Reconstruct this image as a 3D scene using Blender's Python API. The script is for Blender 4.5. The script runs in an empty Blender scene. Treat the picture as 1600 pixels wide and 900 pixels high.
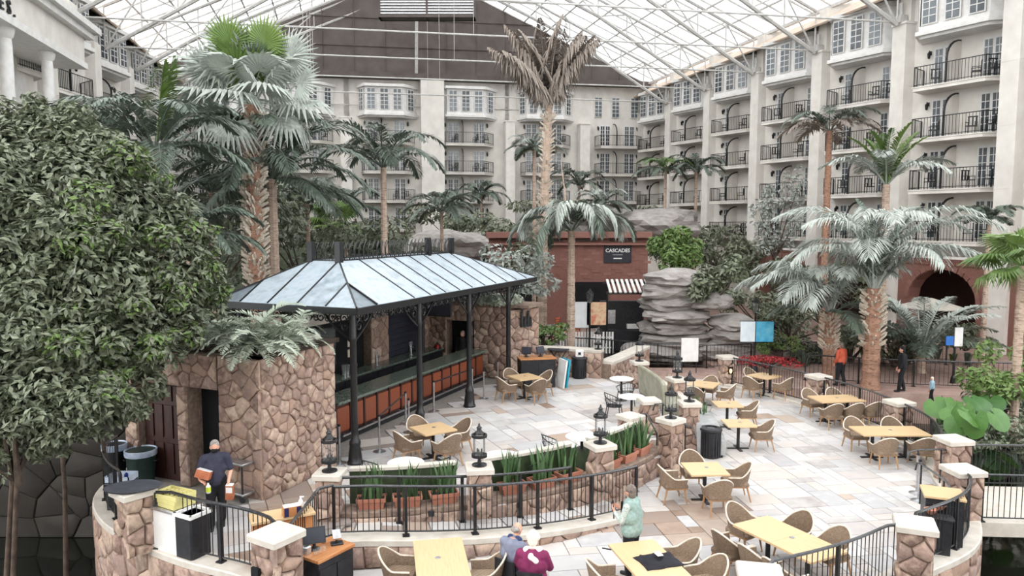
import bpy, bmesh, math, random
import numpy as np
from mathutils import Vector, Matrix, noise

# ------------------------------------------------------------------ camera, sky, exposure
SC = bpy.context.scene
COL = SC.collection
FPX, CAMZ = 1155.0, 6.3
PITCH = math.atan(100.0 / FPX)
cam_d = bpy.data.cameras.new('camera'); cam_d.sensor_width = 36.0; cam_d.lens = FPX / 1600 * 36
cam_d.clip_start = 0.1; cam_d.clip_end = 600
cam = bpy.data.objects.new('camera', cam_d); COL.objects.link(cam)
cam.location = (0, 0, CAMZ); cam.rotation_euler = (math.pi / 2 - PITCH, 0, 0)
SC.camera = cam
wd = bpy.data.worlds.new('overcast_sky'); SC.world = wd; wd.use_nodes = True
bg = wd.node_tree.nodes['Background']; bg.inputs[0].default_value = (0.95, 0.98, 1.0, 1); bg.inputs[1].default_value = 2.5
sun_d = bpy.data.lights.new('veiled_sun', 'SUN'); sun_d.energy = 1.3; sun_d.angle = math.radians(60); sun_d.color = (1.0, 0.97, 0.92)
sun = bpy.data.objects.new('veiled_sun', sun_d); COL.objects.link(sun)
sun.location = (0, 0, 60); sun.rotation_euler = (math.radians(42), math.radians(-30), 0)
SC.view_settings.view_transform = 'Standard'; SC.view_settings.look = 'None'
SC.view_settings.gamma = 1.0; SC.view_settings.use_curve_mapping = False
SC.view_settings.exposure = 0.62
SC.cycles.max_bounces = 4; SC.cycles.diffuse_bounces = 3; SC.cycles.glossy_bounces = 2; SC.cycles.transmission_bounces = 2; SC.cycles.transparent_max_bounces = 8
SC.cycles.adaptive_threshold = 0.02
SC.cycles.caustics_reflective = False; SC.cycles.caustics_refractive = False
R = random.Random(7)
rad = math.radians

# ------------------------------------------------------------------ helpers
def ray(u, v):
    x = (u - 800) / FPX; y = -(v - 450) / FPX
    c, s = math.cos(PITCH), math.sin(PITCH)
    return Vector((x, c + y * s, -s + y * c))
def P(u, v, z=0.0):
    d = ray(u, v); t = (z - CAMZ) / d.z
    return Vector((d.x * t, d.y * t, z))
def PD(u, v, Y):
    d = ray(u, v); t = Y / d.y
    return Vector((d.x * t, Y, CAMZ + d.z * t))

class MB:
    def __init__(s): s.v = []; s.f = []; s.m = []; s.cur = 0
    def add(s, vs, fs):
        o = len(s.v); s.v += [tuple(p) for p in vs]
        for f in fs: s.f.append(tuple(i + o for i in f)); s.m.append(s.cur)
        return s
    def box(s, c, d, rz=0.0, M=None):
        x, y, z = d[0] / 2, d[1] / 2, d[2] / 2
        vs = [Vector((a * x, b * y, e * z)) for e in (-1, 1) for a, b in ((-1, -1), (1, -1), (1, 1), (-1, 1))]
        if M is not None: vs = [M @ p for p in vs]
        elif rz: q = Matrix.Rotation(rz, 3, 'Z'); vs = [q @ p for p in vs]
        c = Vector(c)
        return s.add([p + c for p in vs], [(3, 2, 1, 0), (4, 5, 6, 7), (0, 1, 5, 4), (1, 2, 6, 5), (2, 3, 7, 6), (3, 0, 4, 7)])
    def bbox(s, c, d, b=0.01, rz=0.0):
        # box with chamfered vertical and top edges
        x, y, h = d[0] / 2, d[1] / 2, d[2]
        def ring(i, z): 
            a, e = x - i, y - i
            return [(-a + b, -e, z), (a - b, -e, z), (a, -e + b, z), (a, e - b, z), (a - b, e, z), (-a + b, e, z), (-a, e - b, z), (-a, -e + b, z)]
        rs = [ring(0, -h / 2), ring(0, h / 2 - b), ring(b * .7, h / 2)]
        vs = [Vector(p) for r in rs for p in r]; q = Matrix.Rotation(rz, 3, 'Z'); c = Vector(c)
        fs = [tuple(range(7, -1, -1)), tuple(range(16, 24))]
        for k in (0, 8):
            for i in range(8): fs.append((k + i, k + (i + 1) % 8, k + 8 + (i + 1) % 8, k + 8 + i))
        return s.add([q @ p + c for p in vs], fs)
    def cyl(s, p0, p1, r0, r1=None, n=8, caps=True):
        p0, p1 = Vector(p0), Vector(p1); r1 = r0 if r1 is None else r1
        d = (p1 - p0).normalized(); a = d.orthogonal().normalized(); b = d.cross(a)
        vs = []
        for p, r in ((p0, r0), (p1, r1)):
            vs += [p + (a * math.cos(2 * math.pi * i / n) + b * math.sin(2 * math.pi * i / n)) * r for i in range(n)]
        fs = [(i, (i + 1) % n, n + (i + 1) % n, n + i) for i in range(n)]
        if caps: fs += [tuple(range(n - 1, -1, -1)), tuple(range(n, 2 * n))]
        return s.add(vs, fs)
    def tube(s, pts, r, n=6, closed=False):
        pts = [Vector(p) for p in pts]; m = len(pts); rr = r if isinstance(r, (list, tuple)) else [r] * m
        vs = []; up = None
        for i, p in enumerate(pts):
            if closed: t = pts[(i + 1) % m] - pts[i - 1]
            else: t = pts[min(i + 1, m - 1)] - pts[max(i - 1, 0)]
            t.normalize()
            if up is None: up = t.orthogonal().normalized()
            up = (up - t * up.dot(t)); up = up.normalized() if up.length > 1e-6 else t.orthogonal().normalized()
            b = t.cross(up)
            vs += [p + (up * math.cos(2 * math.pi * k / n) + b * math.sin(2 * math.pi * k / n)) * rr[i] for k in range(n)]
        fs = []
        for i in range(m if closed else m - 1):
            j = (i + 1) % m
            fs += [(i * n + k, i * n + (k + 1) % n, j * n + (k + 1) % n, j * n + k) for k in range(n)]
        if not closed: fs += [tuple(range(n - 1, -1, -1)), tuple((m - 1) * n + k for k in range(n))]
        return s.add(vs, fs)
    def lathe(s, prof, c=(0, 0, 0), n=16, cap=True):
        c = Vector(c); vs = []; m = len(prof)
        for r, z in prof: vs += [c + Vector((r * math.cos(2 * math.pi * k / n), r * math.sin(2 * math.pi * k / n), z)) for k in range(n)]
        fs = [(i * n + k, i * n + (k + 1) % n, (i + 1) * n + (k + 1) % n, (i + 1) * n + k) for i in range(m - 1) for k in range(n)]
        if cap: fs += [tuple(range(n - 1, -1, -1)), tuple((m - 1) * n + k for k in range(n))]
        return s.add(vs, fs)
    def prism(s, poly, z0, z1):
        n = len(poly); a = sum(poly[i][0] * poly[(i + 1) % n][1] - poly[(i + 1) % n][0] * poly[i][1] for i in range(n))
        if a < 0: poly = poly[::-1]
        vs = [(p[0], p[1], z0) for p in poly] + [(p[0], p[1], z1) for p in poly]
        return s.add(vs, [tuple(range(n - 1, -1, -1)), tuple(range(n, 2 * n))] + [(i, (i + 1) % n, n + (i + 1) % n, n + i) for i in range(n)])
    def sphere(s, c, r, n=10, m=6):
        r = r if isinstance(r, (tuple, list)) else (r, r, r); c = Vector(c)
        vs = [c + Vector((0, 0, -r[2]))]
        for i in range(1, m):
            a = -math.pi / 2 + math.pi * i / m
            vs += [c + Vector((r[0] * math.cos(a) * math.cos(2 * math.pi * k / n), r[1] * math.cos(a) * math.sin(2 * math.pi * k / n), r[2] * math.sin(a))) for k in range(n)]
        vs.append(c + Vector((0, 0, r[2]))); e = len(vs) - 1
        fs = [(0, 1 + (k + 1) % n, 1 + k) for k in range(n)]
        for i in range(m - 2):
            fs += [(1 + i * n + k, 1 + i * n + (k + 1) % n, 1 + (i + 1) * n + (k + 1) % n, 1 + (i + 1) * n + k) for k in range(n)]
        fs += [(1 + (m - 2) * n + k, 1 + (m - 2) * n + (k + 1) % n, e) for k in range(n)]
        return s.add(vs, fs)
    def slab(s, a, b, c, d, t):
        # quad sheet a,b,c,d given thickness t along its normal
        a, b, c, d = map(Vector, (a, b, c, d)); nn = (b - a).cross(d - a).normalized() * t
        return s.add([a, b, c, d, a + nn, b + nn, c + nn, d + nn], [(3, 2, 1, 0), (4, 5, 6, 7), (0, 1, 5, 4), (1, 2, 6, 5), (2, 3, 7, 6), (3, 0, 4, 7)])
    def mesh(s, name, mats, smooth=None):
        me = bpy.data.meshes.new(name); me.from_pydata(s.v, [], s.f)
        for m in (mats if isinstance(mats, (list, tuple)) else [mats]): me.materials.append(m)
        if any(s.m): me.polygons.foreach_set('material_index', s.m)
        if smooth:
            me.polygons.foreach_set('use_smooth', [True] * len(s.f))
            me.set_sharp_from_angle(angle=rad(smooth))
        me.update(); return me
    def build(s, name, mats, parent=None, smooth=None, loc=None, rot=None, world=False, label=None):
        if world and parent is not None:
            o = parent.location; s.v = [(p[0] - o.x, p[1] - o.y, p[2] - o.z) for p in s.v]
        return put(name, s.mesh(name, mats, smooth), parent, loc, rot, label)

def put(name, me, parent=None, loc=None, rot=None, label=None, scale=None):
    o = bpy.data.objects.new(name, me); COL.objects.link(o)
    if parent is not None: o.parent = parent; KIDS.setdefault(parent.name, []).append(o)
    if loc is not None: o.location = loc
    if rot is not None: o.rotation_euler = rot if isinstance(rot, (tuple, list)) else (0, 0, rot)
    if scale is not None: o.scale = scale if isinstance(scale, (tuple, list)) else (scale,) * 3
    if label: o['label'] = label
    return o
def tag(o, label, cat, group=None, kind=None):
    o['label'] = label; o['category'] = cat
    if group: o['group'] = group
    if kind: o['kind'] = kind
    return o
def thing(name, label, cat, loc=(0, 0, 0), rz=0.0, group=None, kind=None):
    return tag(put(name, None, None, loc, rz), label, cat, group, kind)
def struct(name, loc=(0, 0, 0), label=None):
    o = put(name, None, None, loc); o['kind'] = 'structure'
    if label: o['label'] = label
    return o
def copy_tree(o, loc, rz, label=None, group=None, scale=None):
    c = o.copy(); COL.objects.link(c); c.location = loc; c.rotation_euler = (0, 0, rz)
    if scale: c.scale = (scale,) * 3
    if label: c['label'] = label
    if group: c['group'] = group
    for ch in KIDS.get(o.name, ()):
        d = ch.copy(); COL.objects.link(d); d.parent = c
        for g in KIDS.get(ch.name, ()):
            e = g.copy(); COL.objects.link(e); e.parent = d
    return c
KIDS = {}

# ------------------------------------------------------------------ materials
def _n(nt, t, x=0, **kw):
    n = nt.nodes.new(t)
    for k, v in kw.items(): setattr(n, k, v)
    return n
def srgb(r, g, b):
    return tuple((c / 255 / 12.92 if c / 255 <= .04045 else ((c / 255 + .055) / 1.055) ** 2.4) for c in (r, g, b)) + (1,)
def pm(name, cols, rough=.7, rand=0.0, ns=6.0, bump=0.0, bs=40.0, metal=0.0, spec=.4, stretch=None, coat=0.0, detail=4, trans=0.0):
    """procedural material: noise ramps between the colours; rand mixes in a per-object pick"""
    m = bpy.data.materials.new(name); m.use_nodes = True; nt = m.node_tree
    b = nt.nodes['Principled BSDF']; L = nt.links.new
    tc = _n(nt, 'ShaderNodeTexCoord'); mp = _n(nt, 'ShaderNodeMapping'); L(tc.outputs['Object'], mp.inputs[0])
    if stretch: mp.inputs['Scale'].default_value = stretch
    nz = _n(nt, 'ShaderNodeTexNoise'); nz.inputs['Scale'].default_value = ns; nz.inputs['Detail'].default_value = detail; L(mp.outputs[0], nz.inputs['Vector'])
    rp = _n(nt, 'ShaderNodeValToRGB'); cols = [srgb(*c) for c in cols]
    if len(cols) == 1: cols = [tuple(c * .86 for c in cols[0][:3]) + (1,), tuple(min(1, c * 1.1) for c in cols[0][:3]) + (1,)]
    el = rp.color_ramp.elements
    lo, hi = (.3, .7) if not rand else (.08, .92)
    el[0].position = lo; el[0].color = cols[0]; el[1].position = hi; el[1].color = cols[-1]
    for i, c in enumerate(cols[1:-1]):
        e = el.new(lo + (hi - lo) * (i + 1) / (len(cols) - 1)); e.color = c
    if rand:
        oi = _n(nt, 'ShaderNodeObjectInfo'); mx = _n(nt, 'ShaderNodeMix'); mx.inputs[0].default_value = rand
        L(nz.outputs[0], mx.inputs[2]); L(oi.outputs['Random'], mx.inputs[3]); L(mx.outputs[0], rp.inputs[0])
    else: L(nz.outputs[0], rp.inputs[0])
    L(rp.outputs[0], b.inputs['Base Color'])
    b.inputs['Roughness'].default_value = rough; b.inputs['Metallic'].default_value = metal
    b.inputs['Specular IOR Level'].default_value = spec
    if coat: b.inputs['Coat Weight'].default_value = coat
    if bump:
        n2 = _n(nt, 'ShaderNodeTexNoise'); n2.inputs['Scale'].default_value = bs; n2.inputs['Detail'].default_value = 5; L(mp.outputs[0], n2.inputs['Vector'])
        bp = _n(nt, 'ShaderNodeBump'); bp.inputs['Strength'].default_value = bump; bp.inputs['Distance'].default_value = .02
        L(n2.outputs[0], bp.inputs['Height']); L(bp.outputs[0], b.inputs['Normal'])
    if trans:
        tr = _n(nt, 'ShaderNodeBsdfTranslucent'); L(rp.outputs[0], tr.inputs[0]); ms = _n(nt, 'ShaderNodeMixShader'); ms.inputs[0].default_value = trans
        L(b.outputs[0], ms.inputs[1]); L(tr.outputs[0], ms.inputs[2]); L(ms.outputs[0], nt.nodes['Material Output'].inputs[0])
    return m
def weave(name, c0, c1, scale=26.0):
    m = pm(name, [c0, c1], .75, rand=.35, ns=30); nt = m.node_tree; b = nt.nodes['Principled BSDF']; L = nt.links.new
    src = b.inputs['Base Color'].links[0].from_socket
    tc = _n(nt, 'ShaderNodeTexCoord'); bt = _n(nt, 'ShaderNodeTexBrick'); bt.inputs['Scale'].default_value = scale
    bt.inputs['Mortar Size'].default_value = .03; bt.inputs['Color1'].default_value = (1, 1, 1, 1); bt.inputs['Color2'].default_value = (.55, .5, .45, 1); bt.inputs['Mortar'].default_value = (.2, .17, .15, 1)
    sx = _n(nt, 'ShaderNodeSeparateXYZ'); cx = _n(nt, 'ShaderNodeCombineXYZ'); ad = _n(nt, 'ShaderNodeMath'); ad.operation = 'ADD'
    L(tc.outputs['Object'], sx.inputs[0]); L(sx.outputs[0], ad.inputs[0]); L(sx.outputs[1], ad.inputs[1]); L(ad.outputs[0], cx.inputs[0]); L(sx.outputs[2], cx.inputs[1]); L(cx.outputs[0], bt.inputs['Vector'])
    mx = _n(nt, 'ShaderNodeMix', data_type='RGBA', blend_type='MULTIPLY'); mx.inputs[0].default_value = .75
    L(src, mx.inputs[6]); L(bt.outputs[0], mx.inputs[7]); L(mx.outputs[2], b.inputs['Base Color'])
    bp = _n(nt, 'ShaderNodeBump'); bp.inputs['Strength'].default_value = .6; bp.inputs['Distance'].default_value = .01; L(bt.outputs[0], bp.inputs['Height']); L(bp.outputs[0], b.inputs['Normal'])
    return m
def glassy(name, tint, clear, rough=.1):
    m = bpy.data.materials.new(name); m.use_nodes = True; nt = m.node_tree; L = nt.links.new; b = nt.nodes['Principled BSDF']
    b.inputs['Base Color'].default_value = srgb(*tint); b.inputs['Roughness'].default_value = rough
    nz = _n(nt, 'ShaderNodeTexNoise'); nz.inputs['Scale'].default_value = 1.5; mr = _n(nt, 'ShaderNodeMapRange')
    mr.inputs['To Min'].default_value = clear - .06; mr.inputs['To Max'].default_value = clear + .06; L(nz.outputs[0], mr.inputs[0])
    tr = _n(nt, 'ShaderNodeBsdfTransparent'); ms = _n(nt, 'ShaderNodeMixShader'); L(mr.outputs[0], ms.inputs[0]); L(b.outputs[0], ms.inputs[1]); L(tr.outputs[0], ms.inputs[2])
    L(ms.outputs[0], nt.nodes['Material Output'].inputs[0]); return m
def glow(name, col, s):
    m = bpy.data.materials.new(name); m.use_nodes = True; b = m.node_tree.nodes['Principled BSDF']
    b.inputs['Base Color'].default_value = srgb(*col); b.inputs['Emission Color'].default_value = srgb(*col); b.inputs['Emission Strength'].default_value = s; return m

M = {}
M['stone'] = pm('field_stone', [(104, 84, 74), (168, 140, 122), (142, 120, 112), (190, 166, 148), (126, 102, 92), (176, 150, 136), (204, 184, 164)], .85, rand=.55, ns=7, bump=.7, bs=18)
M['moss'] = pm('mossy_earth', [(34, 40, 28), (66, 72, 52)], .95, ns=3, bump=.8, bs=4)
M['mortar'] = pm('mortar', [(112, 94, 84), (150, 130, 116)], .95, ns=10, bump=.4)
M['paver'] = pm('flagstone', [(152, 142, 138), (192, 188, 186), (174, 171, 172), (206, 202, 199), (186, 176, 170), (196, 193, 194), (192, 181, 173), (166, 163, 166)], .6, rand=.8, ns=3, bump=.25, bs=14, spec=.5)
M['paverw'] = pm('brown_flagstone', [(128, 106, 92), (170, 148, 132), (152, 137, 128), (182, 164, 150), (150, 128, 114), (140, 133, 130)], .6, rand=.8, ns=3, bump=.25, bs=14, spec=.5)
M['joint'] = pm('paving_joint', [(128, 120, 114), (150, 144, 138)], .9, ns=12)
M['cap'] = pm('limestone_cap', [(186, 177, 166), (206, 198, 188)], .6, ns=4, bump=.1)
M['iron'] = pm('black_iron', [(20, 20, 22), (36, 36, 38)], .35, ns=20, spec=.5)
M['railtop'] = pm('painted_handrail', [(34, 34, 36), (60, 60, 62)], .22, ns=10, spec=.8)
M['cream'] = pm('cream_plaster', [(214, 208, 201), (232, 227, 220)], .8, ns=1.2)
M['white'] = pm('white_paint', [(216, 213, 210), (234, 232, 230)], .5, ns=3)
M['tan'] = pm('tan_fascia', [(190, 168, 150), (214, 196, 180)], .8, ns=1)
M['glassdark'] = pm('dark_window_glass', [(40, 46, 52), (120, 128, 134)], .08, rand=.5, ns=1.5, spec=.8)
M['brick'] = pm('red_brick', [(112, 74, 66), (146, 106, 96)], .85, rand=.5, ns=6, bump=.3)
M['rock'] = pm('grey_rock', [(92, 88, 86), (168, 162, 158), (132, 126, 122), (196, 190, 186)], .9, rand=.3, ns=2.2, bump=.8, bs=6, stretch=(1, 1, 3))
M['rockshade'] = pm('shade_darkened_rock', [(26, 23, 21), (56, 51, 46)], .8, rand=.3, ns=2, bump=.8, bs=5)  # dark rock; shade from tree and roof is put into the colour
M['wood'] = pm('honey_wood_top', [(190, 154, 110), (208, 178, 138), (198, 164, 122)], .35, rand=.3, ns=3, stretch=(1, 14, 1), spec=.5)
M['orangewood'] = pm('orange_wood_top', [(164, 104, 62), (192, 136, 90)], .35, ns=3, stretch=(1, 10, 1))
M['cherry'] = pm('cherry_panel', [(104, 50, 30), (150, 78, 48)], .35, rand=.4, ns=2.5, stretch=(8, 8, 1), spec=.5)
M['darkwood'] = pm('dark_stained_wood', [(46, 26, 22), (70, 42, 34)], .5, ns=3, stretch=(8, 8, 1))
M['leg'] = pm('chair_leg_wood', [(150, 112, 78), (184, 146, 108)], .45, rand=.3, ns=8)
M['weave'] = weave('woven_rattan', (118, 96, 78), (182, 160, 138), 20)
M['rim'] = pm('rattan_rim', [(190, 176, 158), (222, 210, 196)], .5, ns=12)
M['black'] = pm('black_laminate', [(26, 26, 30), (44, 44, 48)], .45, ns=8)
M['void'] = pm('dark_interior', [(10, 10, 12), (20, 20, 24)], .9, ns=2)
M['shutter'] = pm('navy_roll_shutter', [(36, 38, 48), (50, 52, 62)], .5, ns=2)
M['granite'] = pm('green_granite', [(58, 68, 60), (104, 114, 104), (78, 86, 78)], .22, ns=9, spec=.6)
M['steel'] = pm('brushed_steel', [(170, 170, 172), (206, 206, 208)], .3, metal=.9, ns=10)
M['greenvinyl'] = pm('dark_green_vinyl', [(44, 56, 36), (62, 74, 50)], .4, ns=5)
M['sagevinyl'] = pm('sage_vinyl', [(134, 132, 114), (164, 162, 144)], .4, ns=4)
M['greyvinyl'] = pm('grey_vinyl', [(150, 150, 150), (182, 182, 182)], .4, ns=4)
M['terracotta'] = pm('terracotta', [(150, 92, 72), (184, 128, 106)], .8, rand=.5, ns=6, bump=.15)
M['soil'] = pm('dark_soil', [(40, 32, 28), (66, 54, 46)], .95, ns=14, bump=.5)
M['snake'] = pm('sword_leaf', [(34, 60, 34), (84, 112, 72), (50, 82, 48)], .4, rand=.4, ns=5, spec=.5)
M['leaf'] = pm('broad_leaf', [(42, 50, 36), (124, 130, 106), (76, 86, 64)], .36, ns=6.0, spec=.6, trans=.12)
M['leafbright'] = pm('bright_leaf', [(70, 100, 50), (132, 154, 88)], .4, rand=.3, ns=3, spec=.5, trans=.2)
M['ear'] = pm('elephant_ear_leaf', [(46, 84, 40), (96, 134, 66)], .45, rand=.6, ns=4, spec=.4, trans=.1)
M['frond'] = pm('palm_leaflet', [(34, 44, 36), (104, 116, 102), (62, 74, 62)], .36, rand=.35, ns=7, spec=.6, trans=.12)
M['frondgrey'] = pm('silver_palm_leaflet', [(80, 88, 82), (184, 190, 182), (124, 132, 124)], .4, rand=.35, ns=7, spec=.5, trans=.1)
M['frondlime'] = pm('young_palm_leaflet', [(66, 100, 48), (132, 152, 86)], .4, rand=.4, ns=1.5, spec=.5, trans=.2)
M['fronddead'] = pm('withered_palm_leaflet', [(74, 66, 61), (158, 146, 136), (108, 98, 91)], .8, rand=.3, ns=8)
M['fern'] = pm('pale_fern', [(140, 150, 132), (212, 218, 202)], .5, rand=.4, ns=3, trans=.15)
M['trunk'] = pm('palm_trunk', [(150, 128, 112), (190, 168, 152), (120, 98, 84)], .9, ns=4, bump=.6, bs=12, stretch=(1, 1, 5))
M['trunkred'] = pm('fibrous_palm_trunk', [(100, 74, 60), (168, 130, 110), (138, 102, 82)], .9, ns=5, bump=.9, bs=10, stretch=(1, 1, 3))
M['bark'] = pm('tree_bark', [(58, 48, 42), (96, 82, 72)], .95, ns=5, bump=.6)
M['water'] = pm('pond_water', [(14, 16, 14), (32, 34, 28)], .06, ns=.6, spec=.7, bump=.15, bs=2)
M['path'] = pm('pink_brick_paving', [(146, 118, 108), (172, 146, 136)], .8, ns=2.5, bump=.2, bs=20)
M['trusswhite'] = pm('white_steel', [(176, 173, 170), (200, 197, 194)], .5, ns=4)
M['gable'] = pm('brown_gable_panel', [(88, 80, 77), (102, 94, 91)], .85, ns=1, spec=.2)
M['skypane'] = glassy('skylight_glass', (238, 242, 244), .72)
M['clear'] = glassy('lantern_glass', (225, 230, 232), .93, .6)
M['roofglass'] = pm('weathered_zinc_panel', [(84, 98, 108), (172, 182, 190), (120, 134, 144)], .3, rand=.2, ns=3.5, bump=.15, bs=7, spec=.5, detail=9)
M['skin'] = pm('skin', [(196, 142, 120), (214, 162, 140)], .55, ns=6)
# ------------------------------------------------------------------ plan of the place
def spline(pts, n=8):
    """Catmull-Rom through 2D/3D points"""
    pts = [Vector(p) for p in pts]; out = []
    q = [pts[0] * 2 - pts[1]] + pts + [pts[-1] * 2 - pts[-2]]
    for i in range(1, len(q) - 2):
        for k in range(n):
            t = k / n; a, b, c, d = q[i - 1:i + 3]
            out.append(.5 * ((2 * b) + (c - a) * t + (2 * a - 5 * b + 4 * c - d) * t * t + (3 * b - a - 3 * c + d) * t ** 3))
    out.append(pts[-1]); return out
def resample(pts, step):
    pts = [Vector(p) for p in pts]; L = [0]
    for a, b in zip(pts, pts[1:]): L.append(L[-1] + (b - a).length)
    n = max(1, round(L[-1] / step)); out = []; j = 0
    for k in range(n + 1):
        s = L[-1] * k / n
        while j < len(L) - 2 and L[j + 1] < s: j += 1
        out.append(pts[j].lerp(pts[j + 1], (s - L[j]) / max(1e-9, L[j + 1] - L[j])))
    return out, L[-1]
class Path2:
    def __init__(s, pts):
        s.p = [Vector((p[0], p[1])) for p in pts]; s.L = [0]
        for a, b in zip(s.p, s.p[1:]): s.L.append(s.L[-1] + (b - a).length)
        s.len = s.L[-1]
    def at(s, x):
        x = min(max(x, 0), s.len); j = 0
        while j < len(s.L) - 2 and s.L[j + 1] < x: j += 1
        a, b = s.p[j], s.p[j + 1]; t = (b - a).normalized()
        return a + t * (x - s.L[j]), t
def clip_half(poly, px, py, nx, ny):
    out = []; n = len(poly)
    for i in range(n):
        a, b = poly[i], poly[(i + 1) % n]
        da = (a[0] - px) * nx + (a[1] - py) * ny; db = (b[0] - px) * nx + (b[1] - py) * ny
        if da <= 0: out.append(a)
        if da * db < 0:
            t = da / (da - db); out.append((a[0] + (b[0] - a[0]) * t, a[1] + (b[1] - a[1]) * t))
    return out
def voronoi(w, h, size, rnd, asp=1.25, jit=.4):
    sx, sy = size * asp, size / asp * 1.1; nx, ny = max(1, round(w / sx)), max(1, round(h / sy)); pts = []
    for j in range(ny):
        for i in range(nx):
            pts.append(((i + .5 + (.25 if j % 2 else -.25) + rnd.uniform(-jit, jit)) * w / nx, (j + .5 + rnd.uniform(-jit, jit)) * h / ny))
    cells = []
    for k, (x, y) in enumerate(pts):
        poly = [(0, 0), (w, 0), (w, h), (0, h)]
        for q, (a, b) in enumerate(pts):
            if q == k or abs(a - x) > 3.2 * sx or abs(b - y) > 3.4 * sy: continue
            poly = clip_half(poly, (x + a) / 2, (y + b) / 2, a - x, b - y)
            if len(poly) < 3: break
        if len(poly) >= 3: cells.append(poly)
    return cells
def shrink(poly, g):
    cx = sum(p[0] for p in poly) / len(poly); cy = sum(p[1] for p in poly) / len(poly); out = []
    for x, y in poly:
        d = math.hypot(x - cx, y - cy); k = max(0, d - g) / max(d, 1e-6); out.append((cx + (x - cx) * k, cy + (y - cy) * k))
    return out
def tidy(poly, e):
    out = []
    for p in poly:
        if not out or math.hypot(p[0] - out[-1][0], p[1] - out[-1][1]) > e: out.append(p)
    if len(out) > 2 and math.hypot(out[0][0] - out[-1][0], out[0][1] - out[-1][1]) < e: out.pop()
    return out
def stone_meshes(cells, Mf, rnd, proud=.035, gap=.006, mat='stone'):
    res = []
    for c in cells:
        c = tidy(c, .03)
        if len(c) < 3: continue
        d = proud * rnd.uniform(.6, 1.3); a = shrink(c, gap); b = shrink(c, gap + .012); t = shrink(c, gap + .035); n = len(a)
        mb = MB(); vs = [Mf(x, y, 0) for x, y in a] + [Mf(x, y, d * .65) for x, y in b] + [Mf(x, y, d) for x, y in t]
        fs = [tuple(range(2 * n, 3 * n))]
        for k in (0, n): fs += [(k + i, k + (i + 1) % n, k + n + (i + 1) % n, k + n + i) for i in range(n)]
        mb.add(vs, fs); res.append(mb)
    return res
def stone_face(parent, w, h, Mf, size=.3, seed=1, mat='stone', proud=.035, asp=1.25, name='stone'):
    rnd = random.Random(seed)
    for mb in stone_meshes(voronoi(w, h, size, rnd, asp), Mf, rnd, proud): mb.build(name, M[mat], parent, smooth=60, world=False)
def flat_map(o, ux, off=Vector((0, 0, 0))):
    """face starting at o, running along ux (2D), outward normal to the right of ux"""
    o = Vector(o); ux = Vector((ux[0], ux[1], 0)).normalized(); nn = Vector((ux.y, -ux.x, 0))
    return lambda x, y, d: o + ux * x + Vector((0, 0, y)) + nn * d - off

# ------------------------------------------------------------------ ground and water
g = struct('floor'); g['label'] = 'pink paved atrium ground behind the patio'
mb = MB(); mb.prism([(5.6, 29.2), (16, 27), (45, 24), (45, 100), (-50, 100), (-50, 40), (-8, 36), (-2, 40), (8.5, 40), (9, 32.2), (5.6, 32.2)], -1.6, -.02); mb.build('path_paving', M['path'], g)
mb = MB(); mb.prism([(-40, -10), (45, -10), (45, 45), (-40, 45)], -1.6, -1.15)
w = mb.build('pond_water', M['water']); tag(w, 'dark still pond water around the raised patio', 'water', kind='structure')

def mound(label, x0, x1, y0, y1, h, seed):
    m = MB(); n = 26
    for j in range(n + 1):
        for i in range(n + 1):
            a, b = i / n, j / n; e = min(1, min(a, 1 - a) * 6, min(b * 4, (1 - b) * 8)); x, y = x0 + (x1 - x0) * a, y0 + (y1 - y0) * b
            m.v.append((x, y, -.1 + h * (e * e * (3 - 2 * e)) * (.8 + .35 * noise.noise(Vector((x * .15, y * .15, seed))))))
    for j in range(n):
        for i in range(n): k = j * (n + 1) + i; m.f.append((k, k + 1, k + n + 2, k + n + 1)); m.m.append(0)
    o = m.build('planting_bank', M['moss'], None, smooth=80); o['kind'] = 'structure'; o['label'] = label
mound('mossy planted bank before the far facade', -30, 12.5, 46.6, 71, 5.4, 1)
mound('mossy planted bank behind the bar', -24, -7, 28.5, 46, 4.2, 2)

BA = Vector((.4, .9165)); BB = Vector((-.9165, .4))       # bar axis and the direction across it
def V3(p, z=0): return Vector((p[0], p[1], z))

# patio outlines
ARC_C = Vector((-3.8, 23.1))
def arc(r, a): return ARC_C + Vector((math.sin(a), -math.cos(a))) * r      # angle 0 points at the viewer
right_pts = [(1.2, 10.2), (3.7, 10.9), (5.5, 11.7), (6.95, 12.7), (8.8, 13.95), (9.85, 15.6), (10.6, 17.7), (11.25, 19.6), (11.3, 21.5), (11.0, 23.4), (10.3, 25.2), (9.4, 27.0), (8.3, 28.6), (6.9, 29.2)]
right_curve = spline([(p[0], p[1]) for p in right_pts], 6)
left_pts = [(-9.0, 17.6), (-8.75, 15.6), (-8.0, 14.3), (-6.9, 13.3), (-5.6, 12.45), (-4.4, 11.9), (-3.7, 11.4)]
left_curve = spline(left_pts, 6)
upper_poly = [tuple(p) for p in left_curve] + [(-3.3, 12.9), (-3.2, 14.6)] + [tuple(arc(8.85, rad(a))) for a in (6, 14, 22, 30, 38, 46, 54, 60)] + [(4.0, 20.4), (4.9, 21.6), (5.2, 23.6), (4.6, 26.6), (3.4, 27.6), (.4, 28.2), (-3, 30), (-10.5, 26), (-12, 19)]
lower_poly = [tuple(p) for p in right_curve] + [(5.2, 29.0), (4.0, 26.0), (4.0, 20.0), (-3.4, 14.2), (-3.3, 12.4), (-3.7, 10.2)]
def in_poly(p, poly):
    c = False; n = len(poly); j = n - 1
    for i in range(n):
        if (poly[i][1] > p[1]) != (poly[j][1] > p[1]) and p[0] < (poly[j][0] - poly[i][0]) * (p[1] - poly[i][1]) / (poly[j][1] - poly[i][1]) + poly[i][0]: c = not c
        j = i
    return c
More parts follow.
